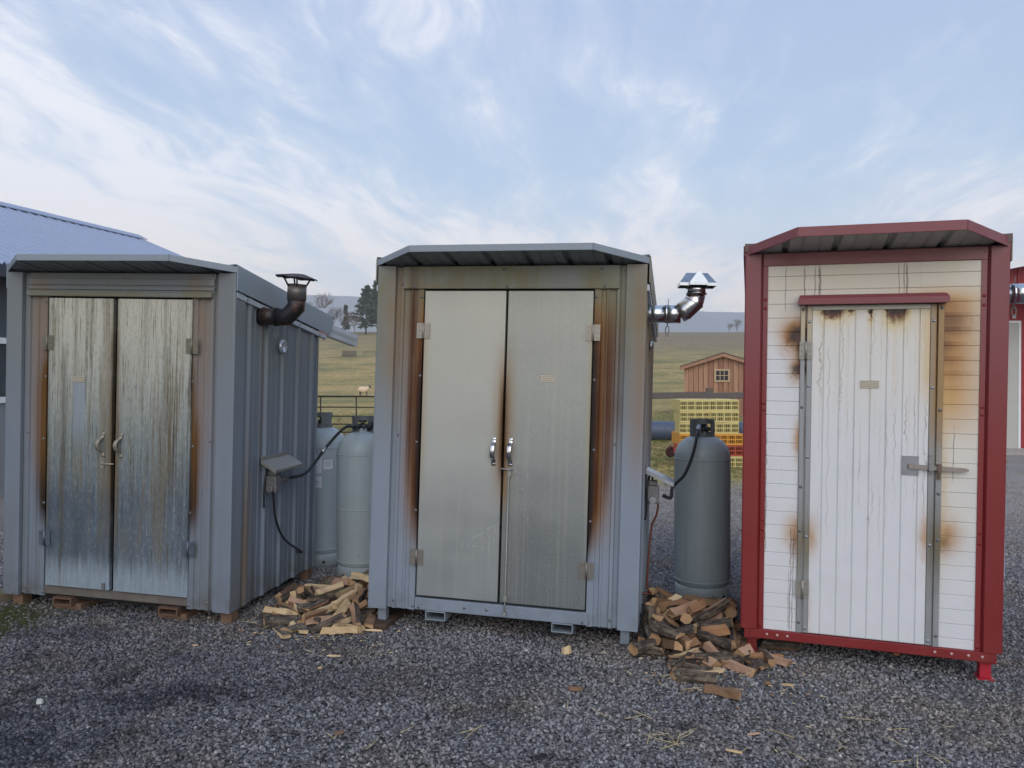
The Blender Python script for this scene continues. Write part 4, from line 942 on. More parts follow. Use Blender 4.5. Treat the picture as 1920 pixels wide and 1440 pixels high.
for (a, b_) in zip(ff, ff[1:]):
    a = Vector(a)+Vector((0,0,0.032)); b_ = Vector(b_)+Vector((0,0,0.032)); poly(bm, [a, b_, b_+Vector((0, 0.09, -0.012)), a+Vector((0, 0.09, -0.012))])
obj('fascia_lip', bm, M_RED, S_R, solid=0.002)
for s in (0, 1):
    x = xl if s == 0 else xr; o = -1 if s == 0 else 1; bm = B()
    co = [(-0.01, 0.040), (yb, 0.040), (yb, -0.09), (-0.01, -0.09 if s else -0.02)]
    prism(bm, [(x, y, zq(y)+dz) for y, dz in co], [(x+o*0.008, y, zq(y)+dz) for y, dz in co]); obj('side_fascia', bm, simple('tan_side_fascia', lin(120, 104, 88), 0.5, 0.1, 0.15, 8) if s else M_RED, S_R, bevel=0.002)
    bm = B(); prism(bm, [(x, y, zq(y)+0.040) for y in (-0.03, yb)] + [(x-o*0.11, y, zq(y)+0.032) for y in (yb, -0.03)], [(x, y, zq(y)+0.046) for y in (-0.03, yb)] + [(x-o*0.11, y, zq(y)+0.038) for y in (yb, -0.03)]); obj('rake_cap', bm, simple('dark_red_rake_cap' + str(s), lin(82, 62, 62), 0.6, 0, 0.2, 8), S_R)
    bm = B(); box(bm, x-o*0.11 if o > 0 else x, x if o > 0 else x-o*0.11, -0.034, -0.030, zq(-0.03)-0.002, zq(-0.03)+0.044); obj('rake_end', bm, simple('rake_end_metal' + str(s), lin(96, 72, 70), 0.5, 0, 0.2, 10), S_R)
chimney_chrome(S_R, Wd, 1.925, 0.36, 2.09)

# ---- timber under the left and middle smokehouses
def block(name, c, dx, dy, dz, rz, label, m_):
    bm = bx(-dx/2, dx/2, -dy/2, dy/2, 0, dz); o = obj(name, bm, m_, None, bevel=0.006)
    o.location = (c[0], c[1], gz(c[0], c[1])-0.008 if len(c) < 3 else c[2]); o.rotation_euler = (0, 0, rz); return tag(o, label, 'timber')
M_TIMB = simple('grey_old_timber', lin(104, 92, 78), 0.9, 0, 0.35, 14, 0.5); M_TIMD = simple('dark_damp_timber', lin(74, 58, 46), 0.9, 0, 0.35, 14, 0.5)
p0 = F_C @ Vector((0.074, 0.14, 0)); block('support_block', (p0.x, p0.y), 0.13, 0.42, 0.042, R(-12), 'dark wooden block under the left front leg of the middle smokehouse', M_TIMD)
p0 = F_L @ Vector((-0.02, 0.02, 0)); block('landscape_timber', (p0.x-0.14, p0.y-0.02), 0.11, 1.1, 0.07, R(-38), 'weathered landscape timber on the ground by the left smokehouse corner', M_TIMB)
p0 = F_L @ Vector((0.453, 0.22, 0)); block('support_block', (p0.x, p0.y), 0.20, 0.4, 0.045, R(-10), 'reddish board under the left fork pocket of the rusty doored smokehouse', M_WOODP)
p0 = F_L @ Vector((1.218, 0.22, 0)); block('support_block', (p0.x, p0.y), 0.20, 0.4, 0.045, R(-10), 'reddish board under the right fork pocket of the rusty doored smokehouse', M_WOODP)

# ---- gas cylinders
def tank_mat(name, col):
    m_, t, p = mat(name); c, x, y, z = obj_xyz(t); n_ = t.noise(c, 4, 4, 0.6); ch = t.ss(t.noise(c, 26, 4, 0.6), 0.64, 0.70); st = t.noise(t.vec(t.mul(x, 22), t.mul(y, 22), t.mul(z, 1.4)), 1.0, 4, 0.6)
    cc = t.mix(n_, tuple(q*0.88 for q in col[:3]), tuple(q*1.08 for q in col[:3])); cc = t.mix(t.mul(t.ss(st, 0.5, 0.75), 0.22), cc, lin(92, 94, 92)[:3])
    cc = t.mix(t.mul(ch, t.ss(z, 0.35, 0.05, 0.15, 0.9)), cc, lin(104, 76, 58)[:3]); cc = t.mix(t.mul(t.ss(z, 0.14, 0.0), t.ss(n_, 0.35, 0.65), 0.6), cc, lin(88, 80, 72)[:3])
    t.put(p.inputs['Base Color'], cc); t.put(p.inputs['Roughness'], t.ss(n_, 0.3, 0.7, 0.38, 0.56)); t.put(p.inputs['Normal'], t.bump(t.noise(c, 9, 3, 0.5), 0.12, 0.01)); return m_
M_TANK = tank_mat('grey_tank_paint', lin(160, 174, 180)); M_TANKL = tank_mat('pale_tank_paint', lin(154, 168, 176))
M_VALVE = simple('dark_valve', lin(52, 56, 58), 0.5, 0.4, 0.3, 30)
def tank(x, y, label, m_, rot=0.0, mid=False, collar='ring', ztop=1.115, r=0.2):
    t_ = empty('gas_cylinder', Matrix.Translation((x, y, gz(x, y)-0.004)) @ Matrix.Rotation(rot, 4, 'Z')); tag(t_, label, 'gas cylinder', 'propane cylinders beside the smokehouses')
    h = ztop
    prof = [(0.0, 0.075), (r*0.6, 0.078), (r*0.9, 0.10), (r*0.99, 0.135), (r, 0.16), (r, h-0.165)]
    for i in range(1, 11):
        a = i/10*PI/2; prof.append((0.035 + (r-0.035)*math.cos(a), h-0.165 + 0.165*math.sin(a)))
    prof += [(0.034, h+0.03), (0.0, h+0.032)]
    obj('body', lathe(B(), prof, 40), m_, t_)
    bm = B(); lathe(bm, [(r*0.90, 0.0), (r*0.985, 0.0), (r*0.995, 0.02), (r*0.985, 0.085), (r*0.93, 0.115), (r*0.88, 0.115)], 40); fr = obj('foot_ring', bm, m_, t_)
    bm = B(); lathe(bm, [(0.0, 0), (0.011, 0), (0.011, 0.002), (0, 0.002)], 10); bm.transform(Matrix.Translation((0.02, -r*0.995, 0.05)) @ Matrix.Rotation(PI/2, 4, 'X')); obj('drain_hole', bm, M_DARK, fr)
    bm = B()
    for zz_ in ([0.148, h-0.168] + ([0.55] if mid else [])): lathe(bm, [(r-0.001, zz_-0.006), (r+0.0035, zz_-0.002), (r+0.0035, zz_+0.002), (r-0.001, zz_+0.006)], 40)
    obj('weld_seam', bm, m_, t_)
    # collar: a guard ring with openings
    bm = B(); n_ = 40; rc = 0.085
    def opening(a, s_): return (abs(((a+PI) % (PI*2/3)) - PI/3) < 0.45) and 0.25 < s_ < 0.8
    lv = [0.0, 0.3, 0.78, 1.0]
    V_ = [[bm.verts.new((rc*math.cos(2*PI*i/n_), rc*math.sin(2*PI*i/n_), h-0.02+0.135*s_)) for i in range(n_)] for s_ in lv]
    for j in range(3):
        for i in range(n_):
            a = 2*PI*(i+0.5)/n_
            if collar == 'half' and math.sin(a) < -0.15: continue
            if opening(a, (lv[j]+lv[j+1])/2): continue
            bm.faces.new((V_[j][i], V_[j][(i+1) % n_], V_[j+1][(i+1) % n_], V_[j+1][i]))
    obj('collar', bm, simple('worn_collar', lin(106, 112, 114), 0.55, 0.2, 0.3, 20), t_, solid=0.006)
    bm = B(); tube(bm, [(0, 0, h), (0, 0, h+0.07)], [0.022, 0.017], 10); tube(bm, [(-0.03, -0.02, h+0.045), (0.05, -0.03, h+0.045)], 0.015, 8); box(bm, -0.025, 0.025, -0.03, 0.02, h+0.015, h+0.05)
    lathe(bm, [(0.0, h+0.075), (0.032, h+0.075), (0.036, h+0.082), (0.032, h+0.092), (0.0, h+0.092)], 10); tube(bm, [(0.0, -0.02, h+0.04), (-0.02, -0.085, h+0.045)], 0.014, 8); tube(bm, [(0.03, 0.02, h+0.02), (0.06, 0.05, h+0.06)], 0.02, 8)
    obj('valve', bm, M_VALVE, t_)
    return t_
T_R = tank(1.386, 5.60, 'grey gas cylinder standing between middle smokehouse and red smokehouse', M_TANK, 0.5, False, 'ring', 1.185)
T_N = tank(-1.165, 6.00, 'grey gas cylinder nearer the middle smokehouse, hose on its valve', M_TANK, -0.3, True, 'half', 1.135)
T_F = tank(-1.60, 6.47, 'paler gas cylinder with white stickers half hidden behind left smokehouse', M_TANKL, 0.2, False, 'ring', 1.15)
T_X = tank(3.55, 5.9, 'gas cylinder edge showing just right of the red smokehouse', M_TANKL, 0.2, False, 'ring', 1.05)
# stickers with lettering on the far cylinder
def curved_text(par, s_, size, th0, z, r, m_, name='lettering'):
    cu = bpy.data.curves.new(name, 'FONT'); cu.body = s_; cu.size = size; cu.align_x = 'CENTER'; cu.resolution_u = 3
    o = bpy.data.objects.new(name, cu); COL.objects.link(o); dg = bpy.context.evaluated_depsgraph_get(); me = bpy.data.meshes.new_from_object(o.evaluated_get(dg)); bpy.data.objects.remove(o)
    for v_ in me.vertices:
        a = th0 + v_.co.x/r; v_.co = Vector((r*math.cos(a), r*math.sin(a), z+v_.co.y))
    me.materials.append(m_); o = bpy.data.objects.new(name, me); link(o, par); return o
def sticker(par, th0, z0, z1, w, r, m_):
    bm = B(); n_ = 8; lo_ = [bm.verts.new((r*math.cos(th0+w/r*(i/n_-0.5)), r*math.sin(th0+w/r*(i/n_-0.5)), z0)) for i in range(n_+1)]; hi_ = [bm.verts.new((v_.co.x, v_.co.y, z1)) for v_ in lo_]
    for i in range(n_): bm.faces.new((lo_[i], lo_[i+1], hi_[i+1], hi_[i]))
    return obj('sticker', bm, m_, par, smooth=True)
M_STK = simple('white_sticker', lin(206, 212, 222), 0.4, 0, 0.04, 10); M_BLUE = simple('blue_print', lin(46, 66, 150), 0.5, 0, 0.05, 10); M_INK = simple('grey_print', lin(86, 90, 104), 0.5, 0, 0.05, 10)
tr = -0.2
s1_ = sticker(T_F, R(-98)+tr, 0.66, 0.92, 0.15, 0.2012, M_STK)
curved_text(s1_, 'PROPANE', 0.034, R(-98)+tr, 0.755, 0.2020, M_BLUE)
def ink_lines(par, th0, r, rows):
    bm = B()
    for (z, w, h) in rows:
        a_ = [bm.verts.new((r*math.cos(th0+w/r*(i/6-0.5)), r*math.sin(th0+w/r*(i/6-0.5)), z)) for i in range(7)]; b__ = [bm.verts.new((v_.co.x, v_.co.y, z+h)) for v_ in a_]
        for i in range(6): bm.faces.new((a_[i], a_[i+1], b__[i+1], b__[i]))
    return obj('print', bm, M_INK, par)
ink_lines(s1_, R(-98)+tr, 0.2018, [(0.735, 0.02, 0.004), (0.705, 0.11, 0.006), (0.69, 0.09, 0.003)])
s2_ = sticker(T_F, R(-62)+tr, 0.81, 0.885, 0.075, 0.2012, M_STK)
ink_lines(s2_, R(-62)+tr, 0.2018, [(0.868, 0.06, 0.003), (0.856, 0.055, 0.003), (0.844, 0.06, 0.003), (0.832, 0.04, 0.003)])

# ---- gas hoses
def hose(pts, label, r=0.011):
    o = obj('gas_hose', tube(B(), spline(pts, 10), r, 10), M_RUBBER); return tag(o, label, 'hose', 'black gas hoses')
a = F_L @ Vector(REG_L); v_ = T_N.matrix_world @ Vector((-0.02, -0.08, 1.16))
hs = hose([a, at(570, 889, a.y+0.10), at(590, 868, a.y+0.25), at(612, 838, a.y+0.38), at(640, 807, 5.80), at(655, 799, 5.86), v_], 'black gas hose from the left smokehouse regulator up to a cylinder valve')
cl_ = B(); q = at(604, 848, a.y+0.335); q2 = at(610, 840, a.y+0.37); tube(cl_, [q, q2], 0.016, 8); obj('coupling', cl_, M_GALV, hs)
a = F_C @ Vector((W_C+0.11, 0.50, 0.735)); v_ = T_R.matrix_world @ Vector((0.0, 0.0, 1.15))
hs = hose([a, a+Vector((0.05, -0.01, -0.012)), at(1262, 912, 5.05), at(1283, 890, 5.15), at(1298, 855, 5.25), at(1306, 822, 5.36), at(1309, 805, 5.45), at(1312, 795, 5.53)], 'black gas hose curving from middle smokehouse up to the cylinder by the red smokehouse')
cl_ = B(); tube(cl_, [at(1308.5, 808, 5.43), at(1311, 798, 5.50)], 0.017, 8); obj('coupling', cl_, M_GALV, hs)
# ================================================================ background
# ---- pipe gate in front of the pasture
M_PIPE = simple('dark_gate_pipe', lin(62, 56, 52), 0.7, 0.2, 0.25, 8)
GY = 20.0
def gate():
    g0 = at(560, 743, GY).x; g1 = at(890, 743, GY).x
    t_ = empty('field_gate', Matrix.Translation((g0, GY, gz(g0, GY)))); tag(t_, 'dark pipe gate of six rails below the sheep', 'gate')
    zb_ = gz(g0, GY); L_ = g1-g0
    for py_ in (743, 763, 780, 795, 810, 826):
        z = at(650, py_, GY).z - zb_; obj('rail', tube(B(), [(0, 0, z), (L_, 0, z-0.004*L_)], 0.024 if py_ == 743 else 0.017, 6), M_PIPE, t_)
    for px_ in (562, 601, 668, 740, 812, 888):
        x = at(px_, 743, GY).x-g0; obj('upright', tube(B(), [(x, 0, at(650, 828, GY).z-zb_-0.02), (x, 0, at(650, 743, GY).z-zb_)], 0.018, 6), M_PIPE, t_)
    for x in (-0.1, L_+0.1):
        obj('gate_post', tube(B(), [(x, 0, -0.3), (x, 0, 1.35)], 0.07, 8), M_TIMB, t_)
gate()
# ---- wooden rail fence right of it
def rail_fence():
    Y = 17.6; x0 = at(1120, 745, Y).x; t_ = empty('rail_fence', Matrix.Translation((x0, Y, gz(x0, Y)))); tag(t_, 'weathered wooden rail fence running behind the yellow crates', 'fence'); zb_ = gz(x0, Y)
    posts = [at(q, 740, Y).x-x0 for q in (1130, 1330, 1535, 1735)]
    for i, x in enumerate(posts): obj('post', bx(x-0.07, x+0.07, -0.06, 0.06, -0.2, at(1330, 729, Y).z-zb_ + 0.02*i), M_TIMB, t_, bevel=0.012)
    for i, (a, b_) in enumerate(zip(posts, posts[1:])):
        for k_, (pa, pb) in enumerate(((744+(0 if i else 0), 742), (775, 776))):
            if k_ == 1: continue
            za = at(1230, 744, Y).z-zb_ + 0.02*i; bm = B(); Lr = b_-a
            ring = lambda x, z, h: [(x, -0.10, z-h), (x, -0.065, z-h), (x, -0.062, z+h), (x, -0.098, z+h)]
            prism(bm, ring(a-0.1, za, 0.07), ring(b_+(0.1 if i == 0 else 0.1)-0.12, za+0.05, 0.072)); obj('rail', bm, simple('grey_split_rail'+str(i), lin(98, 92, 88), 0.9, 0, 0.3, 9, 0.4), t_, bevel=0.01)
rail_fence()
# ---- small board-and-batten barn
def board_mat():
    m_, t, p = mat('cedar_boards')
    c, x, y, z = obj_xyz(t); r_ = t.new('ShaderNodeObjectInfo').outputs['Random']
    gpn = t.noise(t.vec(t.mul(x, 24), t.mul(y, 24), t.mul(z, 1.6)), 1.0, 4, 0.6, 0.6)
    col = t.mix(r_, lin(156, 114, 90)[:3], lin(192, 150, 122)[:3]); col = t.mix(t.mul(t.ss(gpn, 0.45, 0.72), 0.6), col, lin(112, 84, 70)[:3])
    t.put(p.inputs['Base Color'], col); p.inputs['Roughness'].default_value = 0.85; return m_
def small_barn():
    Y = 30.0; c = at(1356, 770, Y); zg = gz(c.x, Y)
    t_ = empty('small_barn', Matrix.Translation((c.x, Y, zg)) @ Matrix.Rotation(R(-15.5), 4, 'Z')); tag(t_, 'small brown board barn with gabled roof and six pane window', 'barn')
    M_ = board_mat(); hw = 1.50; ze = at(1283, 687, Y).z-zg; za = at(1355, 664, Y).z-zg
    top = lambda x: za - (za-ze)*abs(x)/hw
    n_ = 16; ws = [(-hw + 2*hw*i/n_, -hw + 2*hw*(i+1)/n_) for i in range(n_)]
    for i, (a, b_) in enumerate(ws):
        bm = B(); dy = 0.012*((i*7) % 3); g_ = 0.008
        pts = [(a+g_, 0.0), (b_-g_, 0.0), (b_-g_, top(b_-g_)-0.02), (a+g_, top(a+g_)-0.02)]
        if a < 0 < b_: pts = pts[:3] + [(0, top(0)-0.02)] + pts[3:]
        prism(bm, [(x, -0.025-dy, z) for x, z in pts], [(x, 0.0, z) for x, z in pts]); obj('board', bm, M_, t_)
    bm = B(); pts = [(-hw+0.01, 0.0), (hw-0.01, 0.0), (hw-0.01, top(hw)-0.04), (0, za-0.04), (-hw+0.01, top(hw)-0.04)]
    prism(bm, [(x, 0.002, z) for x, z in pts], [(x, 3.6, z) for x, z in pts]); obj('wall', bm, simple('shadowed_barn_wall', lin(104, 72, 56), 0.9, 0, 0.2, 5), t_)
    rf = empty_child('roof', t_)
    for s in (-1, 1):
        bm = B(); e0 = (s*(hw+0.14), top(hw+0.14)); e1 = (0, za)
        ring = lambda y: [(e0[0], y, e0[1]), (e1[0], y, e1[1]), (e1[0], y, e1[1]+0.07), (e0[0], y, e0[1]+0.07)]
        prism(bm, ring(-0.18), ring(3.8)); obj('roof_slope', bm, simple('brown_shingle'+str(s), lin(92, 78, 72), 0.9, 0, 0.3, 20), rf)
        bm = B(); ring = lambda y: [(e0[0], y, e0[1]-0.10), (e1[0], y, e1[1]-0.10), (e1[0], y, e1[1]+0.02), (e0[0], y, e0[1]+0.02)]
        prism(bm, ring(-0.21), ring(-0.16)); obj('barge_board', bm, M_, rf)
    w0 = at(1343, 695, Y).x-c.x; w1 = at(1365, 713, Y).x-c.x; z0 = at(1343, 713, Y).z-zg; z1 = at(1343, 695, Y).z-zg
    wn = obj('window', bx(w0, w1, -0.055, -0.02, z0, z1), simple('dark_glass', lin(44, 46, 54), 0.15, 0, 0.1, 5), t_); bm = B()
    for x in (w0-0.03, w1+0.03): box(bm, x-0.03, x+0.03, -0.075, -0.03, z0-0.06, z1+0.06)
    for z in (z0-0.03, z1+0.03): box(bm, w0, w1, -0.074, -0.03, z-0.03, z+0.03)
    for i in (1, 2): box(bm, w0+(w1-w0)*i/3-0.012, w0+(w1-w0)*i/3+0.012, -0.066, -0.05, z0, z1)
    box(bm, w0, w1, -0.0655, -0.05, (z0+z1)/2-0.012, (z0+z1)/2+0.012); obj('window_frame', bm, simple('tan_window_frame', lin(200, 176, 142), 0.7, 0, 0.1, 10), wn)
small_barn()
# ---- slatted poultry crates
CRATE_W, CRATE_D, CRATE_H = 0.535, 0.72, 0.200
def crate_meshes():
    w, d, h = CRATE_W, CRATE_D, CRATE_H; out = {}
    bm = B(); box(bm, -w/2, w/2, 0, d, h-0.012, h); box(bm, -w/2+0.16, w/2-0.16, 0.2, 0.5, h, h+0.008); out['lid'] = bm
    bm = B(); box(bm, -w/2, w/2, 0, d, 0.0, 0.012); out['base'] = bm
    def side(L_):
        bm = B(); th = 0.010
        for z0, z1 in ((0.012, 0.030), (h*0.5-0.010, h*0.5+0.008), (h-0.034, h-0.012)): box(bm, 0, L_, 0, th, z0, z1)
        n_ = max(4, round(L_/0.0335)); skip = {0, n_}
        for i in range(n_+1):
            wd_ = 0.010 if (i % 4) else 0.024
            x = L_*i/n_; box(bm, max(0, x-wd_/2), min(L_, x+wd_/2), 0.001, th-0.001, 0.028, h-0.03)
        return bm
    out['front'] = side(w); bm = B(); box(bm, 0, d, 0.001, 0.009, 0.012, h-0.012); [box(bm, 0, d, 0, 0.010, a_, a_+0.018) for a_ in (0.012, h*0.5-0.01, h-0.03)]; out['flank'] = bm; res = {}
    bm = B(); box(bm, 0, w, 0, 0.010, 0.012, h-0.012); out['rear'] = bm  # flanks and rear made solid so the inside of the crate stays dark
    for k_, bm in out.items():
        me = bpy.data.meshes.new('crate_'+k_); bmesh.ops.recalc_face_normals(bm, faces=bm.faces); bm.to_mesh(me); bm.free(); res[k_] = me
    return res
CM = crate_meshes(); CMM = {}
def crate(x, y, z, rz, colname, col, label):
    if colname not in CMM:
        mm = simple('crate_'+colname, col, 0.5, 0, 0.1, 6); CMM[colname] = {}
        for k_, me in CM.items():
            c_ = me.copy(); c_.materials.append(mm); CMM[colname][k_] = c_
    S_ = CMM[colname]; t_ = empty('poultry_crate', Matrix.Translation((x, y, z)) @ Matrix.Rotation(rz, 4, 'Z')); tag(t_, label, 'crate', 'slatted poultry crates stacked in the yard')
    share('lid', S_['lid'], t_); share('base', S_['base'], t_)
    w, d = CRATE_W, CRATE_D
    share('slatted_side', S_['front'], t_, Matrix.Translation((-w/2, 0, 0))); share('rear_side', S_['rear'], t_, Matrix.Translation((-w/2, d-0.010, 0)))
    share('flank_side', S_['flank'], t_, Matrix.Translation((-w/2+0.010, 0, 0)) @ Matrix.Rotation(PI/2, 4, 'Z')); share('flank_side', S_['flank'], t_, Matrix.Translation((w/2, 0, 0)) @ Matrix.Rotation(PI/2, 4, 'Z'))
CY = 13.6; YEL = lin(206, 190, 124); ORG = lin(214, 150, 52); REDC = lin(196, 62, 44); NAV = lin(54, 58, 72)
xl_ = at(1303, 800, CY).x; xr_ = at(1358, 800, CY).x; zb0 = gz(xl_, CY)-0.01
lcol = [('red', REDC, 'red'), ('red', REDC, 'red'), ('red', REDC, 'red'), ('yellow_orange', ORG, 'orange'), ('yellow', YEL, 'yellow'), ('yellow', YEL, 'yellow')]
nm = ['bottom', 'second from the bottom', 'third from the bottom', 'fourth from the bottom', 'fifth from the bottom', 'top']
for i, (cn, cc, w_) in enumerate([('red', REDC, 'red'), ('red', REDC, 'red'), ('orange', ORG, 'orange'), ('yellow', YEL, 'yellow'), ('yellow', YEL, 'yellow'), ('yellow', YEL, 'yellow')]):
    crate(xl_+0.004*((i*5) % 3-1), CY+0.02*((i*3) % 3), zb0+i*(CRATE_H+0.001), R(2.5*((i*7) % 3-1)-3), cn, cc, '%s slatted poultry crate, %s of the left stack behind the gas cylinder' % (w_, nm[i]))
for i, (cn, cc, w_) in enumerate([('yellow', YEL, 'yellow'), ('redc', lin(168, 72, 48), 'dull red'), ('orange', ORG, 'orange'), ('yellow', YEL, 'yellow'), ('yellow', YEL, 'yellow'), ('yellow', YEL, 'yellow')]):
    dx = 0.07 if i < 3 else 0.0
    crate(xr_+dx+0.004*((i*5) % 3-1), CY+0.02+0.01*((i*3) % 2), zb0+i*(CRATE_H+0.001), R(2.2*((i*5) % 3-1)), cn, cc, '%s slatted poultry crate, %s of the right stack beside red smokehouse' % (w_, nm[i]))
# ---- barrels lying in the grass and the small wheel
M_BAR = simple('blue_grey_barrel', lin(76, 88, 110), 0.45, 0, 0.1, 5)
def barrel(x, y, rz, r, L_, label):
    t_ = empty('barrel', Matrix.Translation((x, y, gz(x, y)+r-0.02)) @ Matrix.Rotation(rz, 4, 'Z') @ Matrix.Rotation(PI/2, 4, 'Y')); tag(t_, label, 'barrel', 'blue barrels lying in the grass')
    obj('body', lathe(B(), [(0, 0), (r*0.86, 0.0), (r*0.93, 0.02), (r*0.97, 0.10), (r, 0.28*L_), (r*0.985, 0.3*L_), (r, 0.32*L_), (r, 0.68*L_), (r*0.985, 0.7*L_), (r, 0.72*L_), (r*0.97, L_-0.10), (r*0.93, L_-0.02), (r*0.86, L_), (0, L_)], 28), M_BAR, t_)
    bm = B(); lathe(bm, [(r*0.80, L_-0.001), (r*0.88, L_-0.001), (r*0.88, L_+0.018), (r*0.80, L_+0.018)], 28); obj('rim', bm, M_BAR, t_)
q = at(1264, 803, 19.5); barrel(q.x-1.0, 19.5, R(-4), 0.25, 1.0, 'blue grey barrel lying on its side left of the crates')
q = at(1384, 800, 19.3); barrel(q.x, 19.3, R(5), 0.25, 1.0, 'blue barrel lying on its side behind the right crate stack')
def wheel():
    c = at(1257, 839, 15.4); zg = gz(c.x, 15.4); t_ = empty('handcart', Matrix.Translation((c.x, 15.4, zg))); tag(t_, 'small dark red wheel with a thin draw pole in the grass', 'cart')
    bm = B(); lathe(bm, [(0.02, -0.03), (0.055, -0.02), (0.075, -0.035), (0.105, -0.03), (0.11, 0.0), (0.105, 0.03), (0.075, 0.035), (0.055, 0.02), (0.02, 0.03)], 20); bm.transform(Matrix.Translation((0, 0, 0.105)) @ Matrix.Rotation(R(25), 4, 'Z') @ Matrix.Rotation(PI/2, 4, 'X')); obj('wheel', bm, simple('rusty_red_wheel', lin(82, 40, 42), 0.8, 0, 0.3, 20), t_)
    obj('axle', tube(B(), [(0, -0.03, 0.105), (0.12, 0.25, 0.105)], 0.015, 6), M_CASTI, t_); obj('pole', tube(B(), [(0.04, 0.08, 0.11), (-0.36, 0.0, 0.20)], 0.012, 6), simple('pale_pole', lin(176, 160, 124), 0.7, 0, 0.1, 10), t_)
wheel()
# ---- sheep in the pasture
def far_at(px_, py_, a=14.0, b_=164.0):            # where the sight line meets the rising pasture
    d = c2w(((px_-960)/1442.0, (py_-720)/1442.0, 1.0)); prev = None; Y = a
    while Y < b_:
        if CAM_Z + d.z/d.y*Y < gz(d.x/d.y*Y, Y): return Vector((d.x/d.y*Y, Y, gz(d.x/d.y*Y, Y)))
        Y += 0.2
    return Vector((d.x/d.y*b_, b_, gz(d.x/d.y*b_, b_)))
def sheep():
    c = far_at(682, 742); Y = c.y; zg = c.z; t_ = empty('sheep', Matrix.Translation((c.x, Y, zg)) @ Matrix.Rotation(R(6), 4, 'Z') @ Matrix.Scale(17.5/1442*Y/0.90, 4)); tag(t_, 'white sheep with black head and black legs standing in the pasture', 'sheep')
    M_W = simple('wool', lin(228, 200, 172), 0.95, 0, 0.12, 14, 0.8); M_K = simple('black_face', lin(34, 30, 30), 0.8, 0, 0.2, 20)
    # one continuous body: rings along the spine (x, z centre, half width, half height)
    st = [(-0.50, 0.60, 0.02, 0.03), (-0.48, 0.60, 0.14, 0.17), (-0.40, 0.60, 0.20, 0.25), (-0.22, 0.59, 0.235, 0.275), (0.0, 0.575, 0.25, 0.285), (0.2, 0.58, 0.235, 0.275), (0.33, 0.62, 0.19, 0.25), (0.41, 0.70, 0.13, 0.17), (0.47, 0.79, 0.10, 0.12), (0.52, 0.86, 0.085, 0.09)]
    bm = B(); n_ = 16; prev = None; rng = random.Random(2)
    for (x, z, a, b_) in st:
        ring = []
        for j in range(n_):
            th = 2*PI*j/n_; k_ = 1+0.05*mnoise.noise(Vector((x*9, j*1.3, 2))); ring.append(bm.verts.new((x, a*k_*math.cos(th), z + b_*k_*math.sin(th))))
        if prev:
            for j in range(n_): bm.faces.new((prev[j], prev[(j+1) % n_], ring[(j+1) % n_], ring[j])).smooth = True
        else: bm.faces.new(ring[::-1])
        prev = ring
    bm.faces.new(prev); obj('fleece', bm, M_W, t_)
    bm = B(); tube(bm, [(0.48, 0, 0.85), (0.55, -0.01, 0.90), (0.62, -0.02, 0.87), (0.70, -0.03, 0.80), (0.735, -0.03, 0.775)], [0.075, 0.082, 0.072, 0.050, 0.030], 10)
    for s in (-1, 1): tube(bm, [(0.55, s*0.06, 0.935), (0.535, s*0.13, 0.935), (0.525, s*0.18, 0.90)], [0.028, 0.035, 0.008], 6)
    obj('head', bm, M_K, t_)
    for (x, s, hind) in ((0.30, -1, 0), (0.26, 1, 0), (-0.34, -1, 1), (-0.30, 1, 1)):
        pts = [(x, s*0.12, 0.42), (x+(0.02 if hind else 0.0), s*0.12, 0.34), (x-(0.04 if hind else -0.005), s*0.12, 0.19), (x-(0.01 if hind else 0), s*0.12, 0.05), (x+0.02, s*0.12, 0.0)]
        obj('leg', tube(B(), pts, [0.06, 0.048, 0.030, 0.024, 0.034], 8), M_K, t_)
    obj('tail', tube(B(), [(-0.48, 0, 0.68), (-0.54, 0, 0.60), (-0.53, 0, 0.48)], [0.035, 0.04, 0.02], 8), M_W, t_)
sheep()
# ---- far feeder and rails in the pasture
def feeder():
    c = far_at(654, 669); Y = c.y; zg = c.z; t_ = empty('hay_feeder', Matrix.Translation((c.x, Y, zg))); tag(t_, 'grey slatted hay feeder far up the pasture', 'feeder'); M_ = simple('grey_feeder_wood', lin(112, 106, 92), 0.9, 0, 0.2, 8)
    for i in range(9): x = -0.9+i*0.225; obj('slat', bx(x, x+0.13, -0.03, 0.03, 0.0, 0.85), M_, t_)
    for z in (0.12, 0.72): obj('crossbar', bx(-1.0, 1.0, -0.07, -0.031, z, z+0.1), M_, t_)
    obj('hay', bx(-0.9, 0.9, 0.05, 0.9, 0.0, 0.7), simple('old_hay', lin(124, 116, 94), 0.95, 0, 0.3, 6), t_, bevel=0.1)
    t2 = empty('pasture_fence', Matrix.Translation((c.x, Y+3, gz(c.x, Y+3)))); tag(t2, 'thin low fence line crossing the far pasture beside the feeder', 'fence')
    for i in range(8): x = 1.5+i*1.6; obj('post', tube(B(), [(x, 0, gz(c.x+x, Y+3)-gz(c.x, Y+3)-0.1), (x, 0, gz(c.x+x, Y+3)-gz(c.x, Y+3)+0.55)], 0.05, 5), M_, t2)
    for z in (0.25, 0.5): obj('wire', tube(B(), [(1.5, 0, z), (12.7, 0, z+gz(c.x+12.7, Y+3)-gz(c.x, Y+3))], 0.03, 4), M_, t2)
feeder()
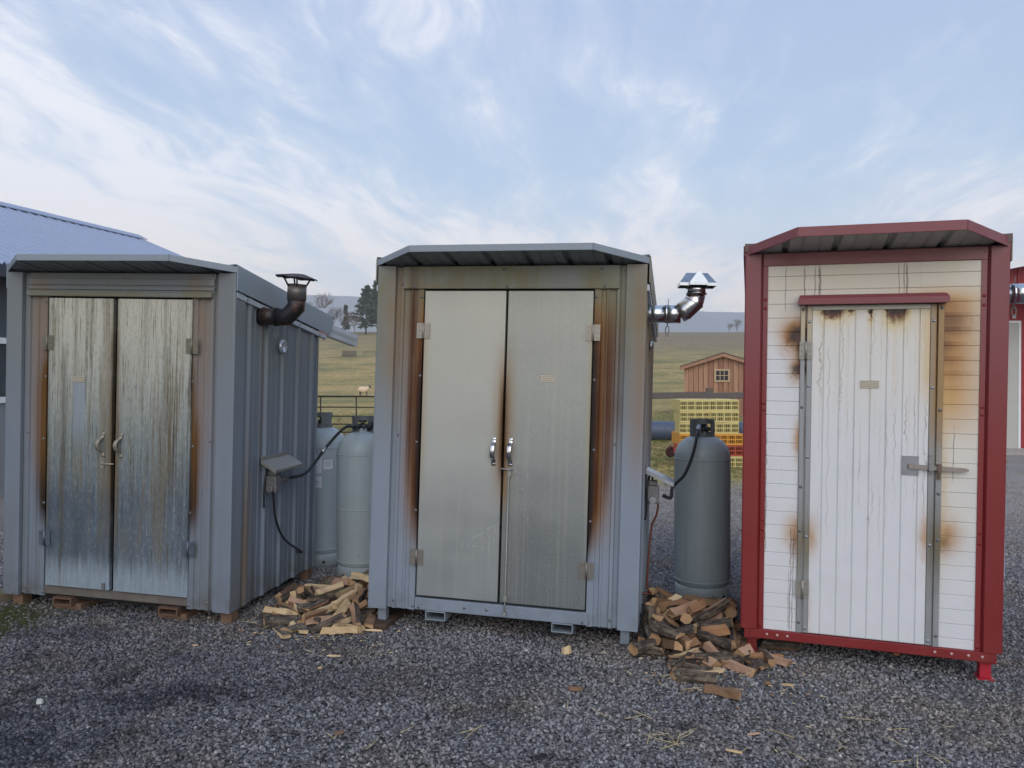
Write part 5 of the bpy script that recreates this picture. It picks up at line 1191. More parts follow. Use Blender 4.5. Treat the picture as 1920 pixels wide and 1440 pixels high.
# ---- trees on the ridge
M_BARK = simple('bare_branch_bark', lin(122, 106, 100), 0.95, 0, 0.2, 3); M_PBARK = simple('pine_bark', lin(78, 66, 60), 0.95, 0, 0.2, 3)
def needle_mat():
    m_, t, p = mat('pine_needles'); gp = t.new('ShaderNodeNewGeometry'); r_ = t.noise(gp.outputs['Position'], 0.9, 4, 0.6)
    t.put(p.inputs['Base Color'], t.mix(r_, lin(34, 50, 40)[:3], lin(84, 100, 78)[:3])); p.inputs['Roughness'].default_value = 0.9; return m_
M_NEED = needle_mat()
def bare_tree(x, y, h, seed, label, spread=0.55, lev=4, cat='tree', thick=1.0):
    rng = random.Random(seed); zg = gz(x, y)-0.1; t_ = empty('bare_tree', Matrix.Translation((x, y, zg))); tag(t_, label, cat, 'leafless trees along the ridge')
    bt = B(); bc = B()
    def grow(bm, p, d, L_, r, k_):
        pts = [p]; dd = d.copy(); n_ = 3
        for i in range(n_):
            dd = (dd + Vector((rng.uniform(-.18, .18), rng.uniform(-.18, .18), rng.uniform(-.05, .12)))).normalized(); pts.append(pts[-1]+dd*L_/n_)
        tube(bm, pts, [r, r*0.85, r*0.7, r*0.55], 5 if k_ < 2 else 3, caps=False)
        if k_ >= lev: return
        for i in range(5 if k_ else 7):
            s_ = rng.uniform(0.35, 1.0); b_ = pts[1+min(n_-1, int(s_*n_))]
            a = rng.uniform(0, 2*PI); nd = (dd*rng.uniform(0.5, 0.9) + Vector((math.cos(a), math.sin(a), 0.25))*spread).normalized()
            grow(bc, b_, nd, L_*rng.uniform(0.5, 0.72), r*0.5, k_+1)
    grow(bt, Vector((0, 0, 0)), Vector((0, 0, 1)), h*0.45, 0.022*h*thick, 0)
    obj('trunk', bt, M_BARK, t_); obj('crown', bc, M_BARK, t_)
def pine(x, y, h, seed, label, wide=0.26):
    rng = random.Random(seed); zg = gz(x, y)-0.1; t_ = empty('pine_tree', Matrix.Translation((x, y, zg))); tag(t_, label, 'tree', 'pines at the ridge')
    obj('trunk', tube(B(), [(0, 0, 0), (0.1, 0, h*0.5), (0.05, 0.1, h*0.97)], [0.018*h, 0.012*h, 0.003*h], 7), M_PBARK, t_)
    br = B(); cr = B(); z = h*0.18
    while z < h*0.97:
        s_ = (z/h); L0 = h*wide*(1.05-s_)**0.7*(0.75+0.25*math.sin(s_*9+seed))
        for i in range(rng.randint(4, 6)):
            a = rng.uniform(0, 2*PI); L_ = L0*rng.uniform(0.55, 1.1); d = Vector((math.cos(a), math.sin(a), rng.uniform(-0.05, 0.35))); p = Vector((0.07, 0.05, z+rng.uniform(-.2, .2)))
            e = p+d*L_; tube(br, [p, e], [0.02*L_+0.01, 0.008], 3, caps=False)
            for q in range(5):
                c = p + d*L_*(0.35+0.65*q/4) + Vector((rng.uniform(-.15, .15), rng.uniform(-.15, .15), rng.uniform(-.05, .15)))
                cs = (0.42+0.34*rng.random())*h/11
                for w in range(9):
                    v1 = Vector((rng.gauss(0, 1), rng.gauss(0, 1), rng.gauss(0.2, 0.5))).normalized()*cs; v2 = v1.cross(Vector((rng.gauss(0, 1), rng.gauss(0, 1), rng.gauss(0, 1)))).normalized()*cs*0.28
                    poly(cr, [c, c+v1*0.6+v2, c+v1*1.15, c+v1*0.6-v2])
        z += h*0.045*rng.uniform(0.8, 1.3)
    obj('branches', br, M_PBARK, t_); obj('crown', cr, M_NEED, t_)
q = at(686, 620, 150); pine(q.x, 150, 9.4, 4, 'tall dark pine on the ridge left of the middle smokehouse roof', 0.46)
q = at(708, 620, 156); pine(q.x, 156, 10.8, 9, 'dark pine standing closest to the middle smokehouse, partly hidden by it', 0.36)
q = at(648, 620, 158); pine(q.x, 158, 5.4, 12, 'short thin evergreen on the ridge between bare trees and pines', 0.20)
for i, (px_, Y, h, lb) in enumerate(((594, 160, 8.6, 'pale bare tree on the ridge just right of the black chimney'), (625, 154, 5.8, 'bushy bare tree on the ridge above the sheep'), (640, 150, 5.2, 'brown bare tree on the ridge left of the short evergreen'), (664, 148, 4.0, 'low bare scrub at the foot of the tall pine'), (612, 152, 4.6, 'low bare tree beside the distant red house'),
                                     (1383, 172, 3.6, 'small bare tree on the skyline left of the red smokehouse'), (1366, 174, 2.6, 'tiny bare tree on the skyline, further left of the red smokehouse'))):
    q = at(px_, 620, Y); bare_tree(q.x, Y, h, 20+i, lb, 0.75, 4)
def far_house():
    Y = 142.0; c = at(612, 600, Y); zg = gz(c.x, Y); t_ = empty('distant_house', Matrix.Translation((c.x-2.0, Y, zg-0.3)) @ Matrix.Rotation(R(-8), 4, 'Z')); tag(t_, 'distant red house with grey roof behind the left smokehouse', 'house')
    ze = at(612, 586, Y).z-zg; obj('wall', bx(-3.2, 1.9, 0, 4, -0.5, ze), simple('far_red_wall', lin(128, 66, 62), 0.8, 0, 0.15, 2), t_)
    bm = B(); ring = lambda x: [(x, -0.5, ze-0.1), (x, 2.0, ze+1.3), (x, 4.5, ze-0.1), (x, 4.5, ze-0.25), (x, -0.5, ze-0.25)]
    prism(bm, ring(-3.6), ring(2.2)); obj('roof', bm, simple('far_grey_roof', lin(150, 154, 162), 0.6, 0, 0.1, 2), t_)
    obj('window', bx(0.2, 1.0, -0.04, 0.0, ze-1.3, ze-0.5), M_DARK, t_)
far_house()
# ---- big metal-roofed barn behind the left smokehouse
def long_barn():
    ax = Vector((0.281, 0.960, 0)); nrm = Vector((0.960, -0.281, 0)); e0 = Vector((-6.5, 9.8, 0)); ov = 0.35
    Mx = Matrix(((nrm.x, ax.x, 0, e0.x), (nrm.y, ax.y, 0, e0.y), (0, 0, 1, 0), (0, 0, 0, 1)))     # local x: outward (towards the sheds), local y: along the ridge
    t_ = empty('long_barn', Mx); tag(t_, 'long barn with blue grey ribbed metal roof behind the left smokehouse', 'barn')
    w, pitch, ze = 4.75, 0.40, 3.0; y0, y1 = -9.0, 7.3; zrdg = ze + w*pitch
    M_RF = simple('blue_grey_roof_metal', lin(150, 163, 188), 0.42, 0.2, 0.06, 1.2); M_WL = simple('dark_barn_siding', lin(66, 72, 80), 0.8, 0, 0.2, 3); M_BLK = simple('concrete_block', lin(118, 122, 126), 0.9, 0, 0.2, 6)
    rf = empty_child('roof', t_)
    for s in (1, -1):
        bm = B(); pr = rib_profile(y0-0.2, y1+0.25, 0.10, 0.03, 0.2286)
        X0 = 0.0 if s > 0 else -2*w; zz_ = ze
        lo_ = [bm.verts.new((X0, y, zz_+o)) for y, o in pr]; hi_ = [bm.verts.new((-w, y, zrdg+o)) for y, o in pr]
        for i in range(len(pr)-1): bm.faces.new((lo_[i], lo_[i+1], hi_[i+1], hi_[i]))
        obj('roof_slope', bm, M_RF, rf, solid=0.01)
    bm = B(); ring = lambda y: [(-w-0.24, y, zrdg-0.055), (-w, y, zrdg+0.06), (-w+0.24, y, zrdg-0.055), (-w+0.24, y, zrdg-0.035), (-w, y, zrdg+0.085), (-w-0.24, y, zrdg-0.035)]
    prism(bm, ring(y0-0.2), ring(y1+0.3)); obj('ridge_cap', bm, M_RF, rf)
    bm = B(); prism(bm, [(-2*w, y1+0.24, ze-0.15), (-w, y1+0.24, zrdg-0.12), (0, y1+0.24, ze-0.15), (0, y1+0.24, ze+0.01), (-w, y1+0.24, zrdg+0.02), (-2*w, y1+0.24, ze+0.01)], [(-2*w, y1+0.28, ze-0.15), (-w, y1+0.28, zrdg-0.12), (0, y1+0.28, ze-0.15), (0, y1+0.28, ze+0.01), (-w, y1+0.28, zrdg+0.02), (-2*w, y1+0.28, ze+0.01)]); obj('gable_trim', bm, M_RF, rf)
    bm = B(); pts = [(-2*w+ov, -0.3), (-ov, -0.3), (-ov, ze-0.02-ov*0 + 0.0), (-w, zrdg-0.1), (-2*w+ov, ze)]
    prism(bm, [(x, y0, z) for x, z in pts], [(x, y1, z) for x, z in pts]); obj('wall', bm, M_WL, t_)
    obj('block_base', bx(-ov, -ov+0.06, y0, y1, -0.3, 1.22), M_BLK, t_)
    obj('eave_trim', bx(-0.02, 0.03, y0-0.2, y1+0.2, ze-0.16, ze-0.01), simple('dark_eave', lin(52, 56, 66), 0.6, 0, 0.1, 3), t_)
    for yy in (-3.4, -0.9, 1.6):
        wn = obj('window', bx(-ov, -ov+0.03, yy, yy+1.5, 1.30, 2.0), simple('barn_window_glass', lin(58, 66, 72), 0.2, 0, 0.1, 4), t_); bm = B()
        box(bm, -ov, -ov+0.09, yy-0.08, yy+1.58, 1.22, 1.30); box(bm, -ov, -ov+0.07, yy-0.08, yy+1.58, 2.0, 2.08); box(bm, -ov, -ov+0.07, yy-0.08, yy, 1.30, 2.0); box(bm, -ov, -ov+0.07, yy+1.5, yy+1.58, 1.30, 2.0)
        obj('window_frame', bm, simple('pale_frame', lin(206, 210, 212), 0.5, 0, 0.06, 6), wn)
long_barn()
# ---- red and white barn at the right edge
def red_barn():
    Y = 17.0; x0 = at(1889, 700, Y).x-0.6; t_ = empty('red_barn', Matrix.Translation((x0, Y, gz(x0, Y)))); tag(t_, 'red and white barn showing at the right edge past the red smokehouse', 'barn'); zg = gz(x0, Y)
    Z = lambda py_: at(1900, py_, Y).z-zg
    M_RW = simple('barn_red_siding', lin(150, 44, 48), 0.6, 0, 0.12, 6); M_WH = simple('barn_white_trim', lin(226, 228, 230), 0.5, 0, 0.05, 6); M_DR = simple('barn_white_door', lin(178, 178, 172), 0.6, 0, 0.12, 3); M_SOF = simple('grey_soffit', lin(150, 156, 160), 0.6, 0, 0.06, 4); M_CON = simple('concrete_apron', lin(168, 160, 152), 0.9, 0, 0.12, 4)
    L_ = 9.0; zt = Z(488)
    bm = B(); extr(bm, [(x, -o) for x, o in rib_profile(0, L_, 0.1, 0.02, 0.24)], Z(560)-0.3, lambda x, y: zt - 0.28 + min(x, L_-x)*0.20); obj('upper_wall', bm, M_RW, t_, solid=0.01)
    obj('back_wall', bx(0, L_, 0.03, 7.0, 0.0, zt-0.4), simple('barn_core', lin(110, 40, 42), 0.8, 0, 0.1, 4), t_)
    rf = empty_child('roof', t_)
    for s in (0, 1):
        bm = B(); X = (lambda x: x) if s == 0 else (lambda x: L_-x); ring = lambda y: [(X(-0.4), y, zt-0.36), (X(L_/2), y, zt-0.28+L_*0.10), (X(L_/2), y, zt-0.16+L_*0.10), (X(-0.4), y, zt-0.24)]
        prism(bm, ring(-0.5), ring(7.3)); obj('roof_slope', bm, simple('barn_roof_metal'+str(s), lin(160, 168, 178), 0.4, 0.2, 0.06, 4), rf)
        bm = B(); ring = lambda y: [(X(-0.42), y, zt-0.41), (X(L_/2), y, zt-0.33+L_*0.10), (X(L_/2), y, zt-0.14+L_*0.10), (X(-0.42), y, zt-0.22)]
        prism(bm, ring(-0.56), ring(-0.505)); obj('barge_board', bm, M_WH, rf)
    # lean-to canopy with white edge
    bm = B(); prism(bm, [(-0.2, -1.5, Z(556)), (L_, -1.5, Z(556)), (L_, 0, Z(545)), (-0.2, 0, Z(545))], [(-0.2, -1.5, Z(556)+0.06), (L_, -1.5, Z(556)+0.06), (L_, 0, Z(545)+0.10), (-0.2, 0, Z(545)+0.10)]); cn = obj('canopy', bm, M_SOF, t_)
    obj('canopy_edge', bx(-0.22, L_, -1.56, -1.505, Z(556)-0.04, Z(556)+0.09), M_WH, cn)
    for i, (a, b_) in enumerate(((-0.15, 0.80), (1.35, 2.3), (3.0, 4.0), (4.6, 5.6))):
        d = obj('door', bx(a, b_, -0.06, 0.0, 0.02, Z(606)), M_DR, t_); bm = B(); box(bm, a-0.05, a, -0.075, 0, 0.02, Z(606)); box(bm, b_, b_+0.05, -0.075, 0, 0.02, Z(606)); box(bm, a-0.05, b_+0.05, -0.075, 0, Z(606), Z(606)+0.05); obj('door_trim', bm, M_WH, d)
    bm = B(); extr(bm, [(x, -0.02-o) for x, o in rib_profile(-0.02, L_, 0.05, 0.012, 0.12)], 0.0, Z(560)-0.2); obj('lower_wall', bm, M_RW, t_, solid=0.006)
    obj('apron', bx(-0.6, L_, -1.2, -0.02, -0.15, 0.03), M_CON, t_)
red_barn()
# ================================================================ firewood
def wood_mat(name, c0, c1):
    m_, t, p = mat(name); c, x, y, z = obj_xyz(t); r_ = t.new('ShaderNodeObjectInfo').outputs['Random']
    gr = t.noise(t.vec(t.mul(x, 4), t.mul(y, 60), t.mul(z, 60)), 1.0, 4, 0.6, 0.4); bl = t.noise(t.vec(t.add(x, t.mul(r_, 9)), y, z), 9, 3, 0.6)
    col = t.mix(r_, c0[:3], c1[:3]); col = t.mix(t.mul(t.ss(gr, 0.45, 0.75), 0.5), col, t.mulc(col, (0.62, 0.52, 0.44))); col = t.mix(t.mul(t.ss(bl, 0.5, 0.72), 0.35), col, lin(120, 96, 76)[:3])
    t.put(p.inputs['Base Color'], col); p.inputs['Roughness'].default_value = 0.85; t.put(p.inputs['Normal'], t.bump(gr, 0.5, 0.004)); return m_
def bark_mat(name, c0, c1):
    m_, t, p = mat(name); c, x, y, z = obj_xyz(t); r_ = t.new('ShaderNodeObjectInfo').outputs['Random']
    n_ = t.noise(t.vec(t.mul(x, 14), t.mul(y, 45), t.mul(z, 45)), 1.0, 4, 0.65); col = t.mix(t.ss(n_, 0.35, 0.65), c0[:3], c1[:3]); col = t.mulc(col, t.mix(r_, (0.8, 0.8, 0.8, 1), (1.2, 1.15, 1.1, 1)))
    col = t.mix(t.mul(t.ss(t.noise(c, 30, 4, 0.6), 0.60, 0.70), 0.6), col, lin(138, 140, 120)[:3])
    t.put(p.inputs['Base Color'], col); p.inputs['Roughness'].default_value = 0.95; t.put(p.inputs['Normal'], t.bump(n_, 0.9, 0.008)); return m_
M_PALE = wood_mat('pale_split_wood', lin(226, 204, 164), lin(200, 172, 132)); M_PINK = wood_mat('pinkish_split_wood', lin(194, 158, 132), lin(166, 132, 108)); M_BRN = wood_mat('brown_split_wood', lin(152, 118, 86), lin(104, 82, 64)); M_ORN = wood_mat('orange_split_wood', lin(172, 128, 90), lin(132, 98, 72))
def end_mat(name, c0):
    m_, t, p = mat(name); c, x, y, z = obj_xyz(t); r_ = t.new('ShaderNodeObjectInfo').outputs['Random']; nz = t.noise(c, 40, 3, 0.6)
    rr = t.m('SQRT', t.add(t.mul(t.add(y, 0.018), t.add(y, 0.018)), t.mul(t.add(z, 0.015), t.add(z, 0.015)))); ring = t.m('ABSOLUTE', t.m('SUBTRACT', t.m('FRACT', t.add(t.mul(rr, 190), t.mul(nz, 1.2))), 0.5))
    col = t.mulc(t.mix(nz, tuple(q*0.75 for q in c0[:3]), tuple(q*1.1 for q in c0[:3])), t.mix(r_, (0.7, 0.68, 0.66, 1), (1.05, 1.05, 1.05, 1))); col = t.mix(t.mul(t.ss(ring, 0.30, 0.5), 0.45), col, t.mulc(col, (0.55, 0.48, 0.42)))
    t.put(p.inputs['Base Color'], col); p.inputs['Roughness'].default_value = 0.9; t.put(p.inputs['Normal'], t.bump(nz, 0.6, 0.004)); return m_
M_END = end_mat('sawn_log_end', lin(186, 150, 112)); M_END2 = end_mat('pale_sawn_end', lin(214, 186, 146))
M_BK = bark_mat('log_bark', lin(48, 42, 38), lin(104, 92, 80)); M_BK2 = bark_mat('grey_log_bark', lin(70, 64, 58), lin(126, 116, 104))
def log_mesh(kind, L_, r, seed, mats):
    """split log lying along x. kind: 0 quarter wedge, 1 half round, 2 squared stick, 3 round branch, 4 thin slab"""
    rng = random.Random(seed)
    if kind == 0: sec = [((0, 0), 1)] + [((r*math.cos(a), r*math.sin(a)), 0) for a in [PI*0.5*i/3 for i in range(4)]]; bark = {1, 2, 3}
    elif kind == 1: sec = [((r*0.85*math.cos(a), r*0.85*math.sin(a)), 0) for a in [PI*i/4 for i in range(5)]]; bark = {0, 1, 2, 3}
    elif kind == 2: sec = [((-r*.5, -r*.42), 1), ((r*.52, -r*.46), 1), ((r*.48, r*.40), 1), ((-r*.44, r*.46), 1)]; bark = {1} if seed % 3 == 0 else set()
    elif kind == 3: sec = [((r*.6*math.cos(2*PI*i/7), r*.6*math.sin(2*PI*i/7)), 0) for i in range(7)]; bark = set(range(7))
    else: sec = [((-r*.7, -r*.2), 1), ((r*.7, -r*.24), 1), ((r*.5, r*.2), 1), ((-r*.55, r*.22), 1)]; bark = {0}
    cy = sum(s[0][0] for s in sec)/len(sec); cz = sum(s[0][1] for s in sec)/len(sec)
    bm = B(); n_ = 5; rows = []; bend = rng.uniform(-0.003, 0.003); tw = rng.uniform(-0.2, 0.2); ph = [rng.uniform(0, 6.28) for _ in sec]
    for i in range(n_):
        s_ = i/(n_-1); x = L_*(s_-0.5); k_ = 1 + rng.uniform(-0.07, 0.07); row = []
        a = tw*(s_-0.5)
        for j, (p_, _) in enumerate(sec):
            y_ = (p_[0]-cy)*k_*(1+0.03*math.sin(ph[j]+s_*5))+rng.uniform(-.0035,.0035); z_ = (p_[1]-cz)*k_*(1+0.03*math.cos(ph[j]+s_*4))+rng.uniform(-.0035,.0035)
            row.append(bm.verts.new((x + (rng.uniform(-.014, .014) if i in (0, n_-1) else 0), y_*math.cos(a)-z_*math.sin(a) + bend*math.sin(s_*PI)*2, y_*math.sin(a)+z_*math.cos(a))))
        rows.append(row)
    m_ = len(sec)
    for a, b_ in zip(rows, rows[1:]):
        for j in range(m_):
            f = bm.faces.new((a[j], a[(j+1) % m_], b_[(j+1) % m_], b_[j])); f.material_index = 1 if j in bark else 0
    bm.faces.new(rows[0][::-1]).material_index = 2; bm.faces.new(rows[-1]).material_index = 2; bmesh.ops.recalc_face_normals(bm, faces=bm.faces)
    me = bpy.data.meshes.new('split_log'); bm.to_mesh(me); bm.free()
    for q in mats: me.materials.append(q)
    return me
LOG_SPEC = [(0, 0.205, 0.0528, 1, 0), (0, 0.23, 0.0576, 2, 1), (1, 0.197, 0.0416, 3, 1), (2, 0.213, 0.044, 4, 0), (2, 0.189, 0.0416, 6, 2), (3, 0.205, 0.048, 5, 1), (4, 0.197, 0.0432, 7, 0), (0, 0.18, 0.048, 8, 2), (1, 0.221, 0.0464, 9, 2), (2, 0.238, 0.0384, 10, 3), (0, 0.213, 0.0592, 11, 3), (4, 0.172, 0.048, 12, 2), (3, 0.156, 0.0624, 13, 2), (2, 0.172, 0.0416, 9, 1), (0, 0.189, 0.0464, 15, 0), (4, 0.221, 0.04, 16, 1), (0, 0.164, 0.0512, 17, 1), (1, 0.18, 0.04, 18, 0), (2, 0.148, 0.048, 20, 3), (0, 0.246, 0.0496, 21, 2)]
WM = [(M_PALE, M_BK2, M_END2), (M_PINK, M_BK, M_END), (M_BRN, M_BK, M_END), (M_ORN, M_BK, M_END)]
LOGM = [log_mesh(k_, L_, r, sd_, WM[w_]) for (k_, L_, r, sd_, w_) in LOG_SPEC]
LOG_WORD = ['pale', 'pinkish', 'brown', 'orange brown']
